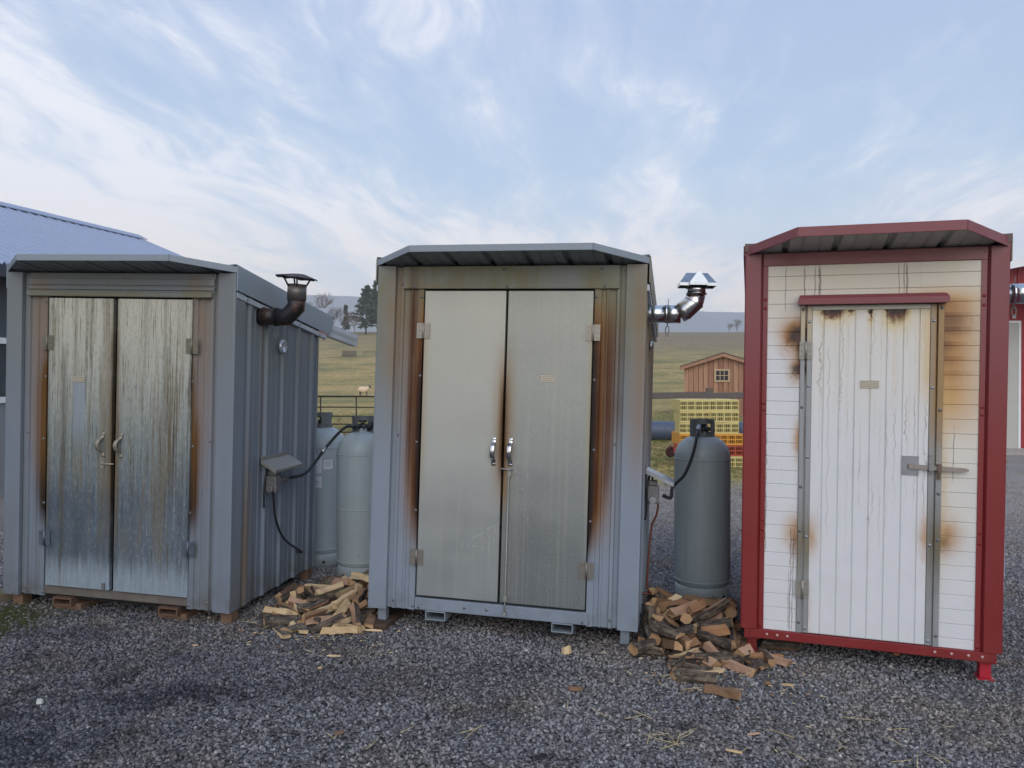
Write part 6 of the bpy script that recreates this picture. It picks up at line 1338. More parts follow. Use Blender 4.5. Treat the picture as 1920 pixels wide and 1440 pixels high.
LOGS = [(9, 0.879, 4.576, 0.011, 0.374, 0.382, -0.621, -0.573), (4, 0.896, 4.778, 0.011, 0.008, -0.749, -0.662, 0.013), (2, 1.168, 4.339, -0.009, 0.99, -0.017, 0.048, -0.135), (12, 1.057, 4.694, 0.014, 0.94, 0.326, 0.055, 0.08), (4, 1.167, 4.847, -0.008, 0.702, 0.706, -0.039, -0.078), (10, 1.001, 4.437, 0.002, 0.437, -0.883, -0.133, 0.107), (19, 1.294, 4.727, -0.021, 0.316, -0.689, -0.594, 0.269), (19, 1.086, 4.772, 0.004, 0.069, -0.007, -0.703, -0.708), (19, 1.006, 4.951, -0.001, 0.288, -0.594, -0.683, 0.314), (2, 1.255, 4.899, -0.016, 0.072, 0.017, -0.013, 0.997), (4, 1.135, 4.591, -0.007, 0.037, 0.168, -0.985, -0.017), (2, 1.192, 4.486, -0.012, 0.086, -0.576, 0.799, -0.149), (19, 0.866, 4.849, 0.048, 0.238, -0.785, -0.57, 0.045), (18, 1.326, 4.545, -0.016, 0.459, 0.438, -0.539, -0.554), (4, 1.361, 4.49, -0.016, 0.564, -0.579, -0.42, 0.413), (1, 1.232, 4.741, 0.042, 0.353, -0.86, 0.349, -0.122), (11, 0.926, 4.938, 0.016, 0.321, -0.466, -0.68, 0.466), (11, 1.331, 4.232, -0.025, 0.018, -0.536, -0.842, 0.061), (0, 1.185, 4.991, -0.012, 0.039, -0.16, 0.909, -0.384), (11, 1.288, 4.949, -0.001, 0.188, -0.08, -0.255, -0.945), (13, 0.765, 4.538, 0.019, 0.507, 0.576, 0.488, 0.418), (13, 1.417, 4.887, -0.019, 0.514, -0.519, -0.494, 0.473), (7, 1.236, 4.834, 0.036, 0.587, -0.726, 0.289, -0.21), (14, 0.966, 4.276, 0.009, 0.305, 0.214, -0.627, -0.685), (18, 1.174, 4.531, 0.029, 0.362, -0.212, 0.603, -0.678), (12, 0.934, 5.089, 0.067, 0.547, -0.437, -0.424, -0.575), (19, 1.276, 4.462, 0.037, 0.322, 0.513, -0.65, -0.459), (9, 1.062, 4.633, -0.004, 0.091, -0.03, -0.065, -0.993), (6, 1.229, 4.816, 0.088, 0.977, -0.063, 0.081, -0.185), (18, 1.0, 4.377, 0.023, 0.22, -0.067, 0.418, -0.879), (4, 1.55, 4.901, -0.022, 0.007, 0.968, 0.249, -0.004), (11, 1.45, 4.737, -0.029, 0.002, -0.863, -0.505, 0.012), (13, 1.221, 4.663, 0.013, 0.712, -0.557, 0.148, -0.4), (19, 1.034, 4.823, 0.05, 0.41, -0.882, -0.193, 0.127), (13, 0.96, 4.71, 0.062, 0.447, -0.87, -0.192, 0.08), (9, 1.39, 4.856, 0.022, 0.834, -0.106, -0.17, 0.514), (12, 1.344, 4.704, 0.092, 0.496, -0.354, 0.103, -0.786), (13, 1.124, 5.019, 0.018, 0.0, 0.1, -0.402, -0.91), (18, 1.032, 4.513, 0.025, 0.941, -0.334, -0.034, -0.03), (7, 1.033, 4.938, 0.064, 0.725, 0.477, 0.086, -0.49), (11, 1.239, 4.459, 0.005, 0.469, -0.387, 0.521, -0.599), (19, 1.2, 4.857, 0.119, 0.201, -0.325, -0.801, 0.461), (12, 0.805, 4.43, 0.061, 0.22, -0.691, 0.667, -0.168), (17, 1.088, 4.583, 0.038, 0.0, 0.131, -0.966, 0.222), (19, 0.858, 4.761, 0.07, 0.544, -0.564, -0.554, 0.281), (13, 1.277, 4.885, 0.048, 0.921, -0.01, 0.114, -0.373), (6, 1.13, 4.945, 0.058, 0.395, -0.865, -0.141, -0.276), (10, 1.023, 5.112, 0.029, 0.099, -0.507, -0.743, 0.426), (15, 1.32, 4.92, 0.055, 0.785, 0.043, 0.325, 0.526), (8, 1.152, 4.367, 0.046, 0.424, 0.831, -0.301, -0.198), (10, 1.054, 5.161, 0.057, 0.274, -0.064, -0.86, 0.426), (17, 0.767, 4.332, 0.015, 0.064, -0.244, -0.941, 0.224), (18, 0.974, 5.023, 0.059, 0.495, -0.704, -0.509, 0.03), (16, 0.966, 4.911, 0.095, 0.668, 0.441, 0.128, -0.585), (10, 0.963, 4.454, 0.067, 0.814, 0.497, -0.284, -0.092), (2, 1.353, 4.941, 0.077, 0.169, 0.771, -0.58, -0.203), (1, 1.174, 4.71, 0.077, 0.016, 0.202, 0.924, -0.324), (6, 1.194, 4.6, 0.078, 0.053, -0.044, 0.96, -0.27), (18, 1.18, 4.464, 0.077, 0.068, -0.077, -0.089, 0.991), (12, 1.039, 4.584, 0.097, 0.53, -0.558, -0.232, 0.595), (12, 0.826, 4.583, 0.114, 0.419, -0.601, 0.49, 0.472), (13, 1.129, 4.251, 0.013, 0.82, 0.045, 0.151, -0.55), (6, 1.033, 4.774, 0.094, 0.897, -0.368, -0.083, 0.232), (5, 1.199, 4.527, 0.09, 0.06, -0.031, 0.626, 0.777), (19, 0.886, 4.323, 0.047, 0.77, -0.12, -0.051, -0.624), (1, 1.055, 4.706, 0.125, 0.154, -0.271, 0.883, -0.351), (10, 1.382, 4.848, 0.115, 0.263, -0.758, -0.526, 0.283), (14, 1.111, 5.018, 0.08, 0.464, -0.067, -0.249, -0.848), (1, 1.205, 4.637, 0.135, 0.138, 0.23, 0.598, -0.755), (10, 1.018, 4.796, 0.117, 0.08, -0.961, -0.263, 0.035), (8, 0.952, 4.822, 0.125, 0.327, 0.104, -0.634, -0.693), (7, 0.91, 4.619, 0.077, 0.277, 0.004, -0.7, 0.658), (2, 0.901, 4.543, 0.075, 0.337, 0.362, -0.859, 0.135), (8, 0.876, 4.341, 0.121, 0.875, 0.078, -0.02, -0.477), (18, 1.128, 4.679, 0.148, 0.344, -0.86, -0.361, 0.104), (8, 1.264, 5.004, 0.082, 0.188, 0.54, 0.818, 0.06), (16, 1.307, 4.313, 0.003, 0.141, -0.428, 0.804, -0.387), (19, 0.924, 4.352, 0.075, 0.643, -0.555, 0.369, -0.378), (4, 1.425, 4.297, -0.019, 0.497, 0.507, 0.498, 0.498), (16, 1.061, 4.198, -0.002, 0.278, -0.811, 0.493, -0.146), (3, -1.069, 5.571, 0.028, 0.395, 0.017, 0.024, 0.918), (1, -1.426, 4.772, 0.03, 0.066, -0.016, -0.042, 0.997), (12, -1.103, 5.099, 0.039, 0.383, 0.139, 0.286, 0.867), (3, -0.966, 5.313, 0.031, 0.444, 0.505, 0.544, 0.503), (2, -1.51, 4.871, 0.022, 0.238, 0.955, -0.17, -0.051), (3, -1.503, 4.912, 0.051, 0.259, 0.044, 0.243, 0.934), (8, -0.93, 5.658, 0.027, 0.254, -0.002, 0.004, 0.967), (10, -1.451, 5.073, 0.03, 1.0, 0.001, 0.0, 0.018), (0, -1.417, 5.15, 0.019, 0.016, -0.014, 0.923, -0.384), (2, -0.84, 5.685, 0.028, 0.04, -0.238, -0.959, 0.149), (13, -0.97, 5.077, 0.028, 0.249, 0.289, -0.689, -0.616), (0, -1.045, 4.703, 0.023, 0.369, -0.729, -0.516, 0.258), (14, -0.792, 5.826, 0.026, 0.154, -0.529, 0.811, -0.198), (16, -1.436, 5.392, 0.019, 0.322, -0.781, -0.498, 0.196), (16, -1.12, 5.254, 0.021, 0.35, -0.879, 0.299, -0.125), (5, -0.994, 5.616, 0.034, 0.703, 0.656, -0.191, -0.198), (6, -1.212, 4.999, 0.012, 0.028, -0.972, 0.231, -0.02), (16, -1.188, 5.102, 0.032, 0.247, 0.337, 0.673, 0.61), (11, -0.812, 5.313, 0.02, 0.845, 0.013, 0.011, -0.534), (13, -1.254, 5.257, 0.023, 0.002, 0.265, 0.963, -0.055), (6, -1.261, 4.944, 0.015, 0.282, 0.001, 0.022, 0.959), (18, -1.122, 5.454, 0.028, 0.595, 0.59, 0.379, 0.393), (2, -1.018, 5.248, 0.048, 0.203, 0.557, 0.805, 0.017), (16, -1.244, 5.073, 0.045, 0.348, 0.012, 0.217, 0.912), (6, -0.677, 5.728, 0.018, 0.028, -0.722, -0.691, 0.012), (15, -0.966, 4.739, 0.022, 0.191, -0.799, -0.554, 0.136), (6, -1.266, 4.72, 0.012, 0.02, -0.742, 0.669, -0.03), (0, -1.143, 5.71, 0.024, 0.392, -0.828, -0.364, 0.169), (17, -1.432, 4.915, 0.025, 0.564, -0.783, 0.215, -0.153), (19, -1.24, 5.571, 0.021, 0.328, -0.799, 0.465, -0.196), (13, -1.343, 5.334, 0.03, 0.065, 0.214, -0.973, -0.064), (5, -0.972, 4.878, 0.034, 0.546, -0.79, -0.228, 0.162), (2, -0.756, 5.406, 0.026, 0.128, -0.608, -0.769, 0.153), (17, -0.824, 5.017, 0.023, 0.122, -0.533, 0.817, -0.183), (4, -1.0, 4.915, 0.066, 0.24, 0.06, 0.92, -0.306), (10, -0.758, 5.545, 0.05, 0.946, 0.313, 0.035, -0.074), (13, -1.332, 5.391, 0.034, 0.122, -0.202, 0.647, -0.725), (15, -1.025, 5.109, 0.06, 0.032, 0.411, 0.911, 0.009), (11, -0.938, 5.808, 0.021, 0.025, -0.01, 0.999, -0.036), (13, -0.97, 5.171, 0.029, 0.089, 0.112, -0.721, -0.678), (8, -1.534, 5.29, 0.032, 0.318, -0.454, 0.701, -0.449), (8, -1.382, 5.722, 0.02, 0.09, -0.738, 0.665, -0.075), (11, -0.881, 4.786, 0.03, 0.709, -0.087, 0.108, -0.692), (5, -0.868, 5.102, 0.037, 0.056, 0.44, -0.878, -0.182), (15, -0.977, 5.856, 0.041, 0.414, -0.014, -0.142, -0.899), (9, -1.545, 5.462, 0.022, 0.554, -0.523, -0.447, 0.469), (5, -0.935, 5.24, 0.088, 0.473, -0.045, -0.105, 0.874), (13, -0.924, 5.363, 0.03, 0.497, 0.534, -0.487, -0.481), (18, -0.87, 5.246, 0.073, 0.348, -0.386, -0.797, -0.307), (17, -0.883, 5.321, 0.07, 0.236, 0.94, -0.195, -0.148), (0, -0.993, 4.978, 0.036, 0.013, 1.0, 0.011, 0.009), (8, -1.216, 5.36, 0.067, 0.749, -0.1, -0.051, 0.653), (16, -0.934, 5.794, 0.066, 0.869, -0.062, -0.031, 0.49), (3, -1.217, 4.927, 0.051, 0.902, 0.028, -0.009, 0.43), (14, -1.337, 5.488, 0.029, 0.993, -0.06, -0.009, -0.104), (14, -0.834, 5.366, 0.073, 0.152, -0.719, -0.483, 0.476), (14, -1.161, 5.24, 0.082, 0.402, 0.364, -0.566, -0.621), (6, -1.389, 4.634, 0.01, 0.016, -0.492, -0.87, 0.019), (17, -1.017, 5.439, 0.043, 0.151, 0.936, 0.271, 0.165), (7, -1.449, 4.981, 0.039, 0.199, -0.04, -0.696, 0.689), (3, -1.093, 5.017, 0.096, 0.433, -0.315, 0.608, -0.587), (4, -1.053, 5.483, 0.077, 0.627, -0.627, -0.327, 0.326), (7, -1.174, 4.81, 0.033, 0.621, 0.557, 0.396, 0.384), (11, -1.237, 4.798, 0.056, 0.25, -0.419, 0.74, -0.462), (9, -0.934, 5.121, 0.107, 0.732, 0.285, -0.093, -0.612), (15, -1.078, 5.275, 0.062, 0.809, -0.05, -0.206, -0.548), (15, -1.107, 4.812, 0.041, 0.327, -0.605, 0.69, -0.227), (8, -0.76, 5.667, 0.067, 0.634, -0.171, -0.029, -0.754), (2, -1.256, 5.073, 0.089, 0.084, -0.077, 0.966, -0.231), (3, -1.072, 4.817, 0.088, 0.231, 0.63, -0.661, -0.336), (15, -0.999, 5.599, 0.076, 0.017, 0.363, 0.912, 0.189), (13, -1.38, 5.017, 0.068, 0.902, -0.408, 0.134, -0.043), (2, -1.33, 5.249, 0.064, 0.173, 0.841, -0.465, -0.215), (0, -1.086, 5.569, 0.091, 0.55, 0.791, -0.029, 0.266), (8, -1.117, 4.654, 0.062, 0.06, -0.229, 0.048, 0.971), (0, -1.281, 5.552, 0.068, 0.153, -0.201, -0.188, 0.949), (6, -0.89, 5.501, 0.089, 0.629, 0.061, 0.114, -0.766), (3, -1.132, 5.402, 0.097, 0.695, 0.613, -0.197, -0.32), (6, -1.401, 5.548, 0.027, 0.059, -0.092, -0.866, 0.488), (13, -0.821, 5.489, 0.099, 0.384, -0.371, 0.664, 0.523), (3, -1.466, 5.2, 0.063, 0.301, -0.601, -0.466, 0.576), (3, -1.06, 5.463, 0.126, 0.606, -0.712, 0.269, -0.231), (16, -1.182, 5.366, 0.112, 0.045, -0.322, -0.88, 0.347), (4, -1.008, 5.076, 0.1, 0.655, 0.106, -0.008, -0.748), (14, -0.895, 5.745, 0.077, 0.53, -0.081, -0.041, -0.843), (15, -1.26, 4.934, 0.086, 0.0, 0.562, -0.827, 0.007), (1, -0.959, 4.747, 0.071, 0.246, 0.547, 0.591, 0.54), (6, -0.923, 5.461, 0.118, 0.192, 0.085, 0.967, -0.146), (5, -1.391, 5.184, 0.078, 0.435, 0.629, 0.645, -0.002), (14, -1.311, 4.93, 0.07, 0.442, -0.104, -0.047, -0.89), (6, -1.251, 5.768, 0.033, 0.02, -0.111, 0.091, 0.989), (3, -1.235, 5.206, 0.106, 0.226, -0.365, 0.814, -0.39), (19, -1.607, 5.476, 0.018, 0.254, -0.609, 0.691, -0.295), (13, -0.852, 5.424, 0.103, 0.771, -0.614, -0.105, 0.132), (6, -1.289, 5.309, 0.078, 0.646, -0.161, 0.111, -0.737)]
GL, GR = 'firewood heap between left and middle smokehouses', 'firewood heap between middle and red smokehouses'
for rec in LOGS:
    i, x, y, z = rec[:4]; o = share('firewood_log', LOGM[i]); o.rotation_mode = 'QUATERNION'; o.location = (x, y, z); o.rotation_quaternion = rec[4:8]
    w_ = LOG_WORD[LOG_SPEC[i][4]]; kd = ('split log', 'half round log', 'squared stick', 'round branch log', 'thin slab')[LOG_SPEC[i][0]]
    hz_ = z - gz(x, y); cx_, cy_ = (-1.15, 5.2) if x < 0 else (1.08, 4.75)
    lay_ = 'top layer' if hz_ > 0.12 else ('middle layer' if hz_ > 0.06 else 'bottom layer'); dp_ = 'front' if y < cy_-0.25 else ('back' if y > cy_+0.25 else 'middle'); sd_ = 'left' if x < cx_-0.1 else ('right' if x > cx_+0.1 else 'centre')
    ax_ = o.rotation_quaternion @ Vector((1, 0, 0)); or_ = 'upright' if abs(ax_.z) > 0.5 else ('crosswise' if abs(ax_.x) > 0.85 else ('end on' if abs(ax_.y) > 0.85 else ('leaning left' if ax_.x*ax_.y < 0 else 'leaning right')))
    tag(o, '%s %s, %s, %s, %s %s of heap between %s' % (w_, kd, or_, lay_, dp_, sd_, 'left, middle sheds' if x < 0 else 'middle, red sheds'), 'firewood', GL if x < 0 else GR)
def ground_at(px_, py_):
    Y = 4.5
    for _ in range(12):
        p = at(px_, py_, Y); d = c2w(((px_-960)/1442.0, (py_-720)/1442.0, 1.0)); Y = (gz(p.x, Y)-CAM_Z)/(d.z/d.y)
    return at(px_, py_, Y)
def lay(px_, py_, ang, i, label, group, lift=0.028, roll=0.0, tilt=0.0):
    p = ground_at(px_, py_); o = share('firewood_log', LOGM[i]); o.location = (p.x, p.y, gz(p.x, p.y)+lift); o.rotation_euler = (R(roll), R(tilt), R(ang)); return tag(o, label, 'firewood', group)
lay(636, 1190, 8, 3, 'pale squared log lying frontmost of the left firewood heap', GL, 0.032)
lay(1355, 1308, -30, 4, 'brown squared log lying farthest forward of the right firewood heap', GR, 0.030)
lay(1305, 1280, -14, 8, 'dark barked half log second farthest forward of the right heap', GR, 0.035, 40)
lay(1322, 1266, 16, 6, 'thin pale slab just behind the forward dark log', GR, 0.020)
lay(1424, 1240, -12, 9, 'orange brown stick in front of the red smokehouse left leg', GR, 0.030)
lay(1455, 1246, -50, 13, 'pinkish stick lying slantwise under the red smokehouse sill', GR, 0.030)
lay(1414, 1256, 60, 7, 'short brown wedge just in front of the red smokehouse left leg', GR, 0.026, 30)
lay(1464, 1222, -16, 10, 'thick pale block under the red smokehouse near its left leg', GR, 0.045, 60)
lay(1336, 1248, 6, 5, 'round barked branch log at the front of the right heap', GR, 0.042, 20)
lay(1205, 1228, 35, 12, 'short stubby log at the front left of the right heap', GR, 0.045, 10)
lay(1252, 1176, 38, 3, 'long pale squared log lying on top of the right heap', GR, 0.150, 20, -10)
lay(600, 1178, 20, 2, 'curved barked half log at the front of the left heap', GL, 0.036, 200)
lay(560, 1182, 60, 0, 'small pale wedge at the front of the left heap', GL, 0.030, 50)
lay(545, 1160, 30, 9, 'orange brown stick at the front left of the left heap', GL, 0.045, 0)
rngl = random.Random(91)
def stray(n_, box_, pool, group, where):
    for k_ in range(n_):
        px_ = rngl.uniform(box_[0], box_[1]); py_ = rngl.uniform(box_[2], box_[3]); i = rngl.choice(pool); p = ground_at(px_, py_)
        o = lay(px_, py_, rngl.uniform(-80, 80), i, 'x', group, 0.022, rngl.uniform(0, 360), rngl.uniform(-6, 6)); kd = ('split log', 'half round log', 'squared stick', 'round branch log', 'thin slab')[LOG_SPEC[i][0]]
        third = 'left' if px_ < box_[0]+(box_[1]-box_[0])/3 else ('right' if px_ > box_[1]-(box_[1]-box_[0])/3 else 'centre')
        o['label'] = 'stray %s %s lying on gravel at the %s front of %s' % (LOG_WORD[LOG_SPEC[i][4]], kd, third, where)
stray(9, (1195, 1400, 1222, 1262), [1, 4, 7, 8, 11, 13, 15, 18, 19], GR, 'the right heap'); stray(6, (505, 690, 1160, 1186), [0, 3, 6, 13, 14, 17, 2], GL, 'the left heap')
# small chips and splinters lying singly
def chip(px_, py_, s, ang, m_, label):
    p = ground_at(px_, py_); bm = B(); rng = random.Random(int(px_*7+py_)); n_ = 5
    r0 = [(s[0]*math.cos(2*PI*i/n_)*rng.uniform(.75, 1.1), s[1]*math.sin(2*PI*i/n_)*rng.uniform(.75, 1.1)) for i in range(n_)]
    prism(bm, [(a, b_, 0) for a, b_ in r0], [(a*0.9, b_*0.85, s[2]*rng.uniform(.7, 1.1)) for a, b_ in r0]); o = obj('wood_chip', bm, m_); o.location = (p.x, p.y, gz(p.x, p.y)+0.008); o.rotation_euler = (rng.uniform(-.15, .15), rng.uniform(-.15, .15), R(ang)); return tag(o, label, 'wood chip', 'single wood chips on the gravel')
chip(1062, 1228, (0.030, 0.022, 0.045), 20, M_PALE, 'pale chunk of wood on the gravel below the middle smokehouse')
chip(1078, 1297, (0.042, 0.018, 0.020), 0, M_BRN, 'dark brown chunk of wood on the gravel in front of the right door leaf')
chip(1374, 1413, (0.045, 0.010, 0.008), -20, M_PALE, 'pale flat splinter on the gravel at the bottom edge')
chip(1412, 1380, (0.032, 0.009, 0.006), 0, M_PINK, 'pinkish splinter on the gravel right of centre foreground')
chip(1475, 1288, (0.040, 0.008, 0.010), -16, M_PALE, 'thin pale splinter on the gravel before the red smokehouse')
chip(1440, 1285, (0.022, 0.016, 0.012), 10, M_BRN, 'small brown bark bit on the gravel before the red smokehouse')
chip(625, 1233, (0.042, 0.008, 0.006), -2, M_PALE, 'pale flat splinter on the gravel in front of left firewood heap')
chip(366, 1213, (0.030, 0.006, 0.006), -18, M_PALE, 'pale splinter on the gravel in front of left smokehouse')
chip(600, 1256, (0.014, 0.010, 0.010), 0, M_PALE, 'tiny pale chip on the gravel below the left firewood heap')
chip(695, 1185, (0.085, 0.010, 0.010), -14, M_PALE, 'long pale splinter leaning beside the middle smokehouse left leg')
chip(636, 1378, (0.030, 0.018, 0.006), 40, M_BRN, 'brown bark flake on the gravel, lower left of centre')
chip(75, 1322, (0.02, 0.016, 0.02), 30, simple('white_stone_chip', lin(190, 190, 186), 0.8, 0, 0.1, 30), 'white stone on the dark gravel at lower left')
chip(1680, 1230, (0.03, 0.02, 0.02), 0, M_ORN, 'orange brown wood bit under the red smokehouse sill')
# bark crumbs and splinters round the heaps
def crumbs():
    bm = B(); rng = random.Random(77)
    for (cx_, cy_, sx, sy, n_) in ((1.08, 4.45, 0.22, 0.30, 420), (1.25, 4.05, 0.25, 0.2, 160), (-1.2, 5.0, 0.30, 0.28, 420), (-1.1, 4.6, 0.25, 0.15, 120)):
        for i in range(n_):
            x = rng.gauss(cx_, sx); y = rng.gauss(cy_, sy); z = gz(x, y)+0.008; a = rng.uniform(0, PI); L_ = rng.uniform(0.003, 0.014); w_ = rng.uniform(0.002, 0.004); u_ = Vector((math.cos(a), math.sin(a), rng.uniform(-.3, .3)))*L_; v_ = Vector((-math.sin(a), math.cos(a), rng.uniform(-.3, .3)))*w_; p_ = Vector((x, y, z))
            f = prism(bm, [p_-u_-v_, p_+u_-v_, p_+u_+v_], [p_-u_-v_+Vector((0, 0, 0.003)), p_+u_-v_+Vector((0, 0, 0.003)), p_+u_+v_+Vector((0, 0, 0.003))])
    for f in bm.faces: f.material_index = 0
    for i, f in enumerate(bm.faces): f.material_index = (i//5) % 3
    o = obj('wood_crumbs', bm, [M_BK, M_BRN, M_PALE]); tag(o, 'bark crumbs and splinters littered around the firewood heaps', 'debris', kind='stuff')
crumbs()
# loose straw
def straw():
    bm = B(); rng = random.Random(31); pts = [(1255, 1390, 16, 60), (1690, 1385, 10, 120), (860, 1375, 6, 90), (1450, 1400, 8, 160), (1140, 1330, 8, 80), (1700, 1420, 9, 150), (700, 1400, 3, 150), (1300, 1275, 14, 90), (520, 1170, 10, 60)]
    for (cx_, cy_, n_, sp) in pts:
        for i in range((n_+1)//2):
            p = ground_at(cx_+rng.gauss(0, sp*0.6), min(1500, cy_+rng.gauss(0, sp*0.16))); a = rng.uniform(0, PI); L_ = rng.uniform(0.02, 0.075); d = Vector((math.cos(a), math.sin(a), 0))*L_
            z = gz(p.x, p.y)+0.017; q = Vector((p.x, p.y, z)); tube(bm, [q-d, q+d*0.2+Vector((0, 0, rng.uniform(0, .006))), q+d+Vector((0, 0, rng.uniform(-.004, .012)))], 0.0012, 4)
    o = obj('straw', bm, simple('dry_straw', lin(206, 186, 132), 0.8, 0, 0.2, 60)); tag(o, 'loose straw stalks scattered over the gravel', 'straw', kind='stuff')
straw()
# ---- loose stones: one scatter over the yard
def patch_mesh(name, x0, x1, y0, y1, step):
    nx = int((x1-x0)/step); ny = int((y1-y0)/step); V_ = [(x0+(x1-x0)*i/nx, y0+(y1-y0)*j/ny, gz(x0+(x1-x0)*i/nx, y0+(y1-y0)*j/ny)) for j in range(ny+1) for i in range(nx+1)]
    me = bpy.data.meshes.new(name); me.from_pydata(V_, [], [(j*(nx+1)+i, j*(nx+1)+i+1, (j+1)*(nx+1)+i+1, (j+1)*(nx+1)+i) for j in range(ny) for i in range(nx)]); return me
def scatter(name, me, shapes, dens, smin, smax, mtl, label, cat, seed=0, tilt=PI, far=None, zoff=0.0):
    o = link(bpy.data.objects.new(name, me)); ng = bpy.data.node_groups.new(name, 'GeometryNodeTree'); ng.interface.new_socket('Geometry', in_out='INPUT', socket_type='NodeSocketGeometry'); ng.interface.new_socket('Geometry', in_out='OUTPUT', socket_type='NodeSocketGeometry')
    G = NT(ng); gi = G.new('NodeGroupInput'); go = G.new('NodeGroupOutput')
    pos = G.new('GeometryNodeInputPosition').outputs[0]; sp = G.new('ShaderNodeSeparateXYZ'); G.l.new(pos, sp.inputs[0]); x, y = sp.outputs[0], sp.outputs[1]
    dp = G.new('GeometryNodeDistributePointsOnFaces'); G.l.new(gi.outputs[0], dp.inputs['Mesh']); G.put(dp.inputs['Density'], dens(G, x, y)); dp.inputs['Seed'].default_value = seed
    join = G.new('GeometryNodeGeometryToInstance')
    for s_ in shapes(G): G.l.new(s_, join.inputs[0])
    ip = G.new('GeometryNodeInstanceOnPoints'); G.l.new(dp.outputs['Points'], ip.inputs['Points']); G.l.new(join.outputs[0], ip.inputs['Instance']); ip.inputs['Pick Instance'].default_value = True
    rv = G.new('FunctionNodeRandomValue', data_type='FLOAT_VECTOR'); rv.inputs[0].default_value = (-tilt, -tilt, -PI); rv.inputs[1].default_value = (tilt, tilt, PI); rv.inputs['Seed'].default_value = 3; G.l.new(rv.outputs[0], ip.inputs['Rotation'])
    rs = G.new('FunctionNodeRandomValue', data_type='FLOAT'); rs.inputs[2].default_value = smin; rs.inputs[3].default_value = smax; rs.inputs['Seed'].default_value = 5
    sc = rs.outputs[1]
    if far: sc = G.mul(sc, G.ss(y, far[0], far[1], 1.0, far[2]))
    cv = G.vec(sc, sc, sc); G.l.new(cv, ip.inputs['Scale'])
    sm = G.new('GeometryNodeSetMaterial'); sm.inputs['Material'].default_value = mtl; G.l.new(ip.outputs[0], sm.inputs[0]); G.l.new(sm.outputs[0], go.inputs[0])
    md = o.modifiers.new('scatter', 'NODES'); md.node_group = ng; me.materials.append(mtl)
    return tag(o, label, cat, kind='stuff')
def rock_shapes(G):
    out = []
    for k_ in range(6):
        ico = G.new('GeometryNodeMeshIcoSphere'); ico.inputs['Radius'].default_value = 1.0; ico.inputs['Subdivisions'].default_value = 2 if k_ < 3 else 1
        ps = G.new('GeometryNodeInputPosition').outputs[0]; nz = G.new('ShaderNodeTexNoise'); nz.inputs['Scale'].default_value = 0.9; nz.inputs['Detail'].default_value = 1.0
        va = G.new('ShaderNodeVectorMath', operation='ADD'); G.l.new(ps, va.inputs[0]); va.inputs[1].default_value = (k_*7.3, k_*3.1, 1.7); G.l.new(va.outputs[0], nz.inputs['Vector'])
        vs_ = G.new('ShaderNodeVectorMath', operation='SCALE'); G.l.new(ps, vs_.inputs[0]); G.l.new(G.ss(nz.outputs[0], 0.25, 0.75, 0.45, 1.35), vs_.inputs['Scale'])
        vm = G.new('ShaderNodeVectorMath', operation='MULTIPLY'); G.l.new(vs_.outputs[0], vm.inputs[0]); vm.inputs[1].default_value = (1.0, 0.85-0.05*(k_ % 3), 0.60+0.07*(k_ % 4))
        st = G.new('GeometryNodeSetPosition'); G.l.new(ico.outputs[0], st.inputs[0]); G.l.new(vm.outputs[0], st.inputs['Position']); ss_ = G.new('GeometryNodeSetShadeSmooth'); ss_.inputs['Shade Smooth'].default_value = False; G.l.new(st.outputs[0], ss_.inputs[0]); out.append(ss_.outputs[0])
    return out
def grav_dens(G, x, y):
    gpatch = G.mul(G.g(x, -3.75, 0.85), G.g(y, 4.75, 0.42))
    pk = G.new('ShaderNodeTexNoise'); pk.inputs['Scale'].default_value = 1.4; pk.inputs['Detail'].default_value = 3.0; G.l.new(G.vec(x, y, 0.0), pk.inputs['Vector'])
    near = G.mul(G.ss(y, 5.2, 9.5, 3900.0, 320.0), G.ss(pk.outputs[0], 0.34, 0.52, 0.40, 1.0)); return G.mul(near, G.ss(y, 12.4, 10.2), G.ss(gpatch, 0.55, 0.22, 0.05, 1.0))
scatter('gravel', patch_mesh('gravel', -5.0, 8.2, 2.2, 12.5, 0.25), rock_shapes, grav_dens, 0.0042, 0.0125, M_STONE, 'loose blue grey crushed stone covering the yard', 'gravel', 1, PI, (5.0, 10.0, 2.2))
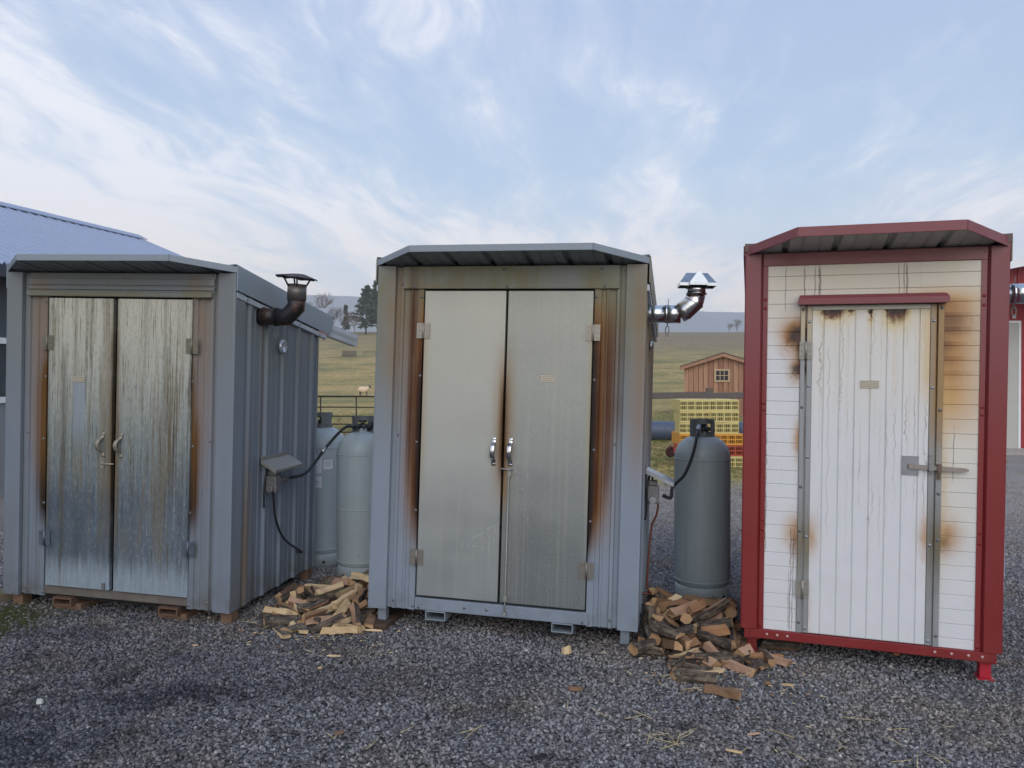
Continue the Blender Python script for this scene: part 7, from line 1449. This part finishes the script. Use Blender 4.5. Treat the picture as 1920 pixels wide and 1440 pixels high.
# ---- grass
def grass_mat():
    m_, t, p = mat('grass_blade'); r_ = t.new('ShaderNodeObjectInfo').outputs['Random']; c, x, y, z = obj_xyz(t)
    col = t.ramp(r_, [(0.0, lin(74, 88, 40)), (0.5, lin(104, 112, 58)), (0.8, lin(140, 130, 78)), (1.0, lin(168, 148, 100))]); t.put(p.inputs['Base Color'], col); p.inputs['Roughness'].default_value = 0.8; return m_
def tuft_shapes(G):
    out = []
    for k_ in range(3):
        jn = G.new('GeometryNodeJoinGeometry'); rng = random.Random(k_+40)
        for b_ in range(9):
            cn = G.new('GeometryNodeMeshCone'); cn.inputs['Vertices'].default_value = 3; cn.inputs['Radius Bottom'].default_value = 0.05; cn.inputs['Radius Top'].default_value = 0.0; cn.inputs['Depth'].default_value = rng.uniform(0.7, 1.2)
            tr_ = G.new('GeometryNodeTransform'); a = rng.uniform(0, 6.28); k2 = rng.uniform(0.1, 0.9); G.l.new(cn.outputs[0], tr_.inputs[0])
            tr_.inputs['Translation'].default_value = (rng.uniform(-.5, .5), rng.uniform(-.5, .5), 0.0); tr_.inputs['Rotation'].default_value = (k2*math.cos(a), k2*math.sin(a), 0); G.l.new(tr_.outputs[0], jn.inputs[0])
        out.append(jn.outputs[0])
    return out
M_GRASS = grass_mat(); M_GRASSN = simple('short_yard_grass', lin(78, 86, 44), 0.85, 0, 0.35, 9)
def near_grass(G, x, y): return G.mul(G.ss(G.mul(G.g(x, -3.75, 0.85), G.g(y, 4.75, 0.42)), 0.22, 0.55), 1500.0)
scatter('grass', patch_mesh('grass_patch', -5.2, -2.2, 3.9, 5.6, 0.2), tuft_shapes, near_grass, 0.010, 0.026, M_GRASSN, 'short green grass patch by the left smokehouse corner', 'grass', 2, 0.2)
def back_grass(G, x, y): return G.mul(G.ss(y, 11.0, 13.0), G.ss(y, 30.0, 18.0, 12.0, 55.0), G.ss(x, 6.5, 5.0, 0.05, 1.0))
scatter('pasture_grass', patch_mesh('pasture_grass', -9, 13, 10.8, 32, 0.5), tuft_shapes, back_grass, 0.03, 0.075, M_GRASS, 'rough pasture grass behind the smokehouses', 'grass', 4, 0.25)

# ---- evening haze over the valley
hb = bx(-1480, 1480, -55, 1470, -12, 172); hz_o = obj('haze', hb, [])
mh = bpy.data.materials.new('haze'); mh.use_nodes = True; t = NT(mh.node_tree)
for n in list(t.n): t.n.remove(n)
pv = t.new('ShaderNodeVolumePrincipled'); pv.inputs['Color'].default_value = (0.90, 0.94, 1.0, 1); pv.inputs['Density'].default_value = 0.0007; pv.inputs['Anisotropy'].default_value = 0.0
t.l.new(pv.outputs[0], t.new('ShaderNodeOutputMaterial').inputs['Volume']); hz_o.data.materials.append(mh); tag(hz_o, 'thin blue evening haze over the valley', 'haze', kind='stuff')
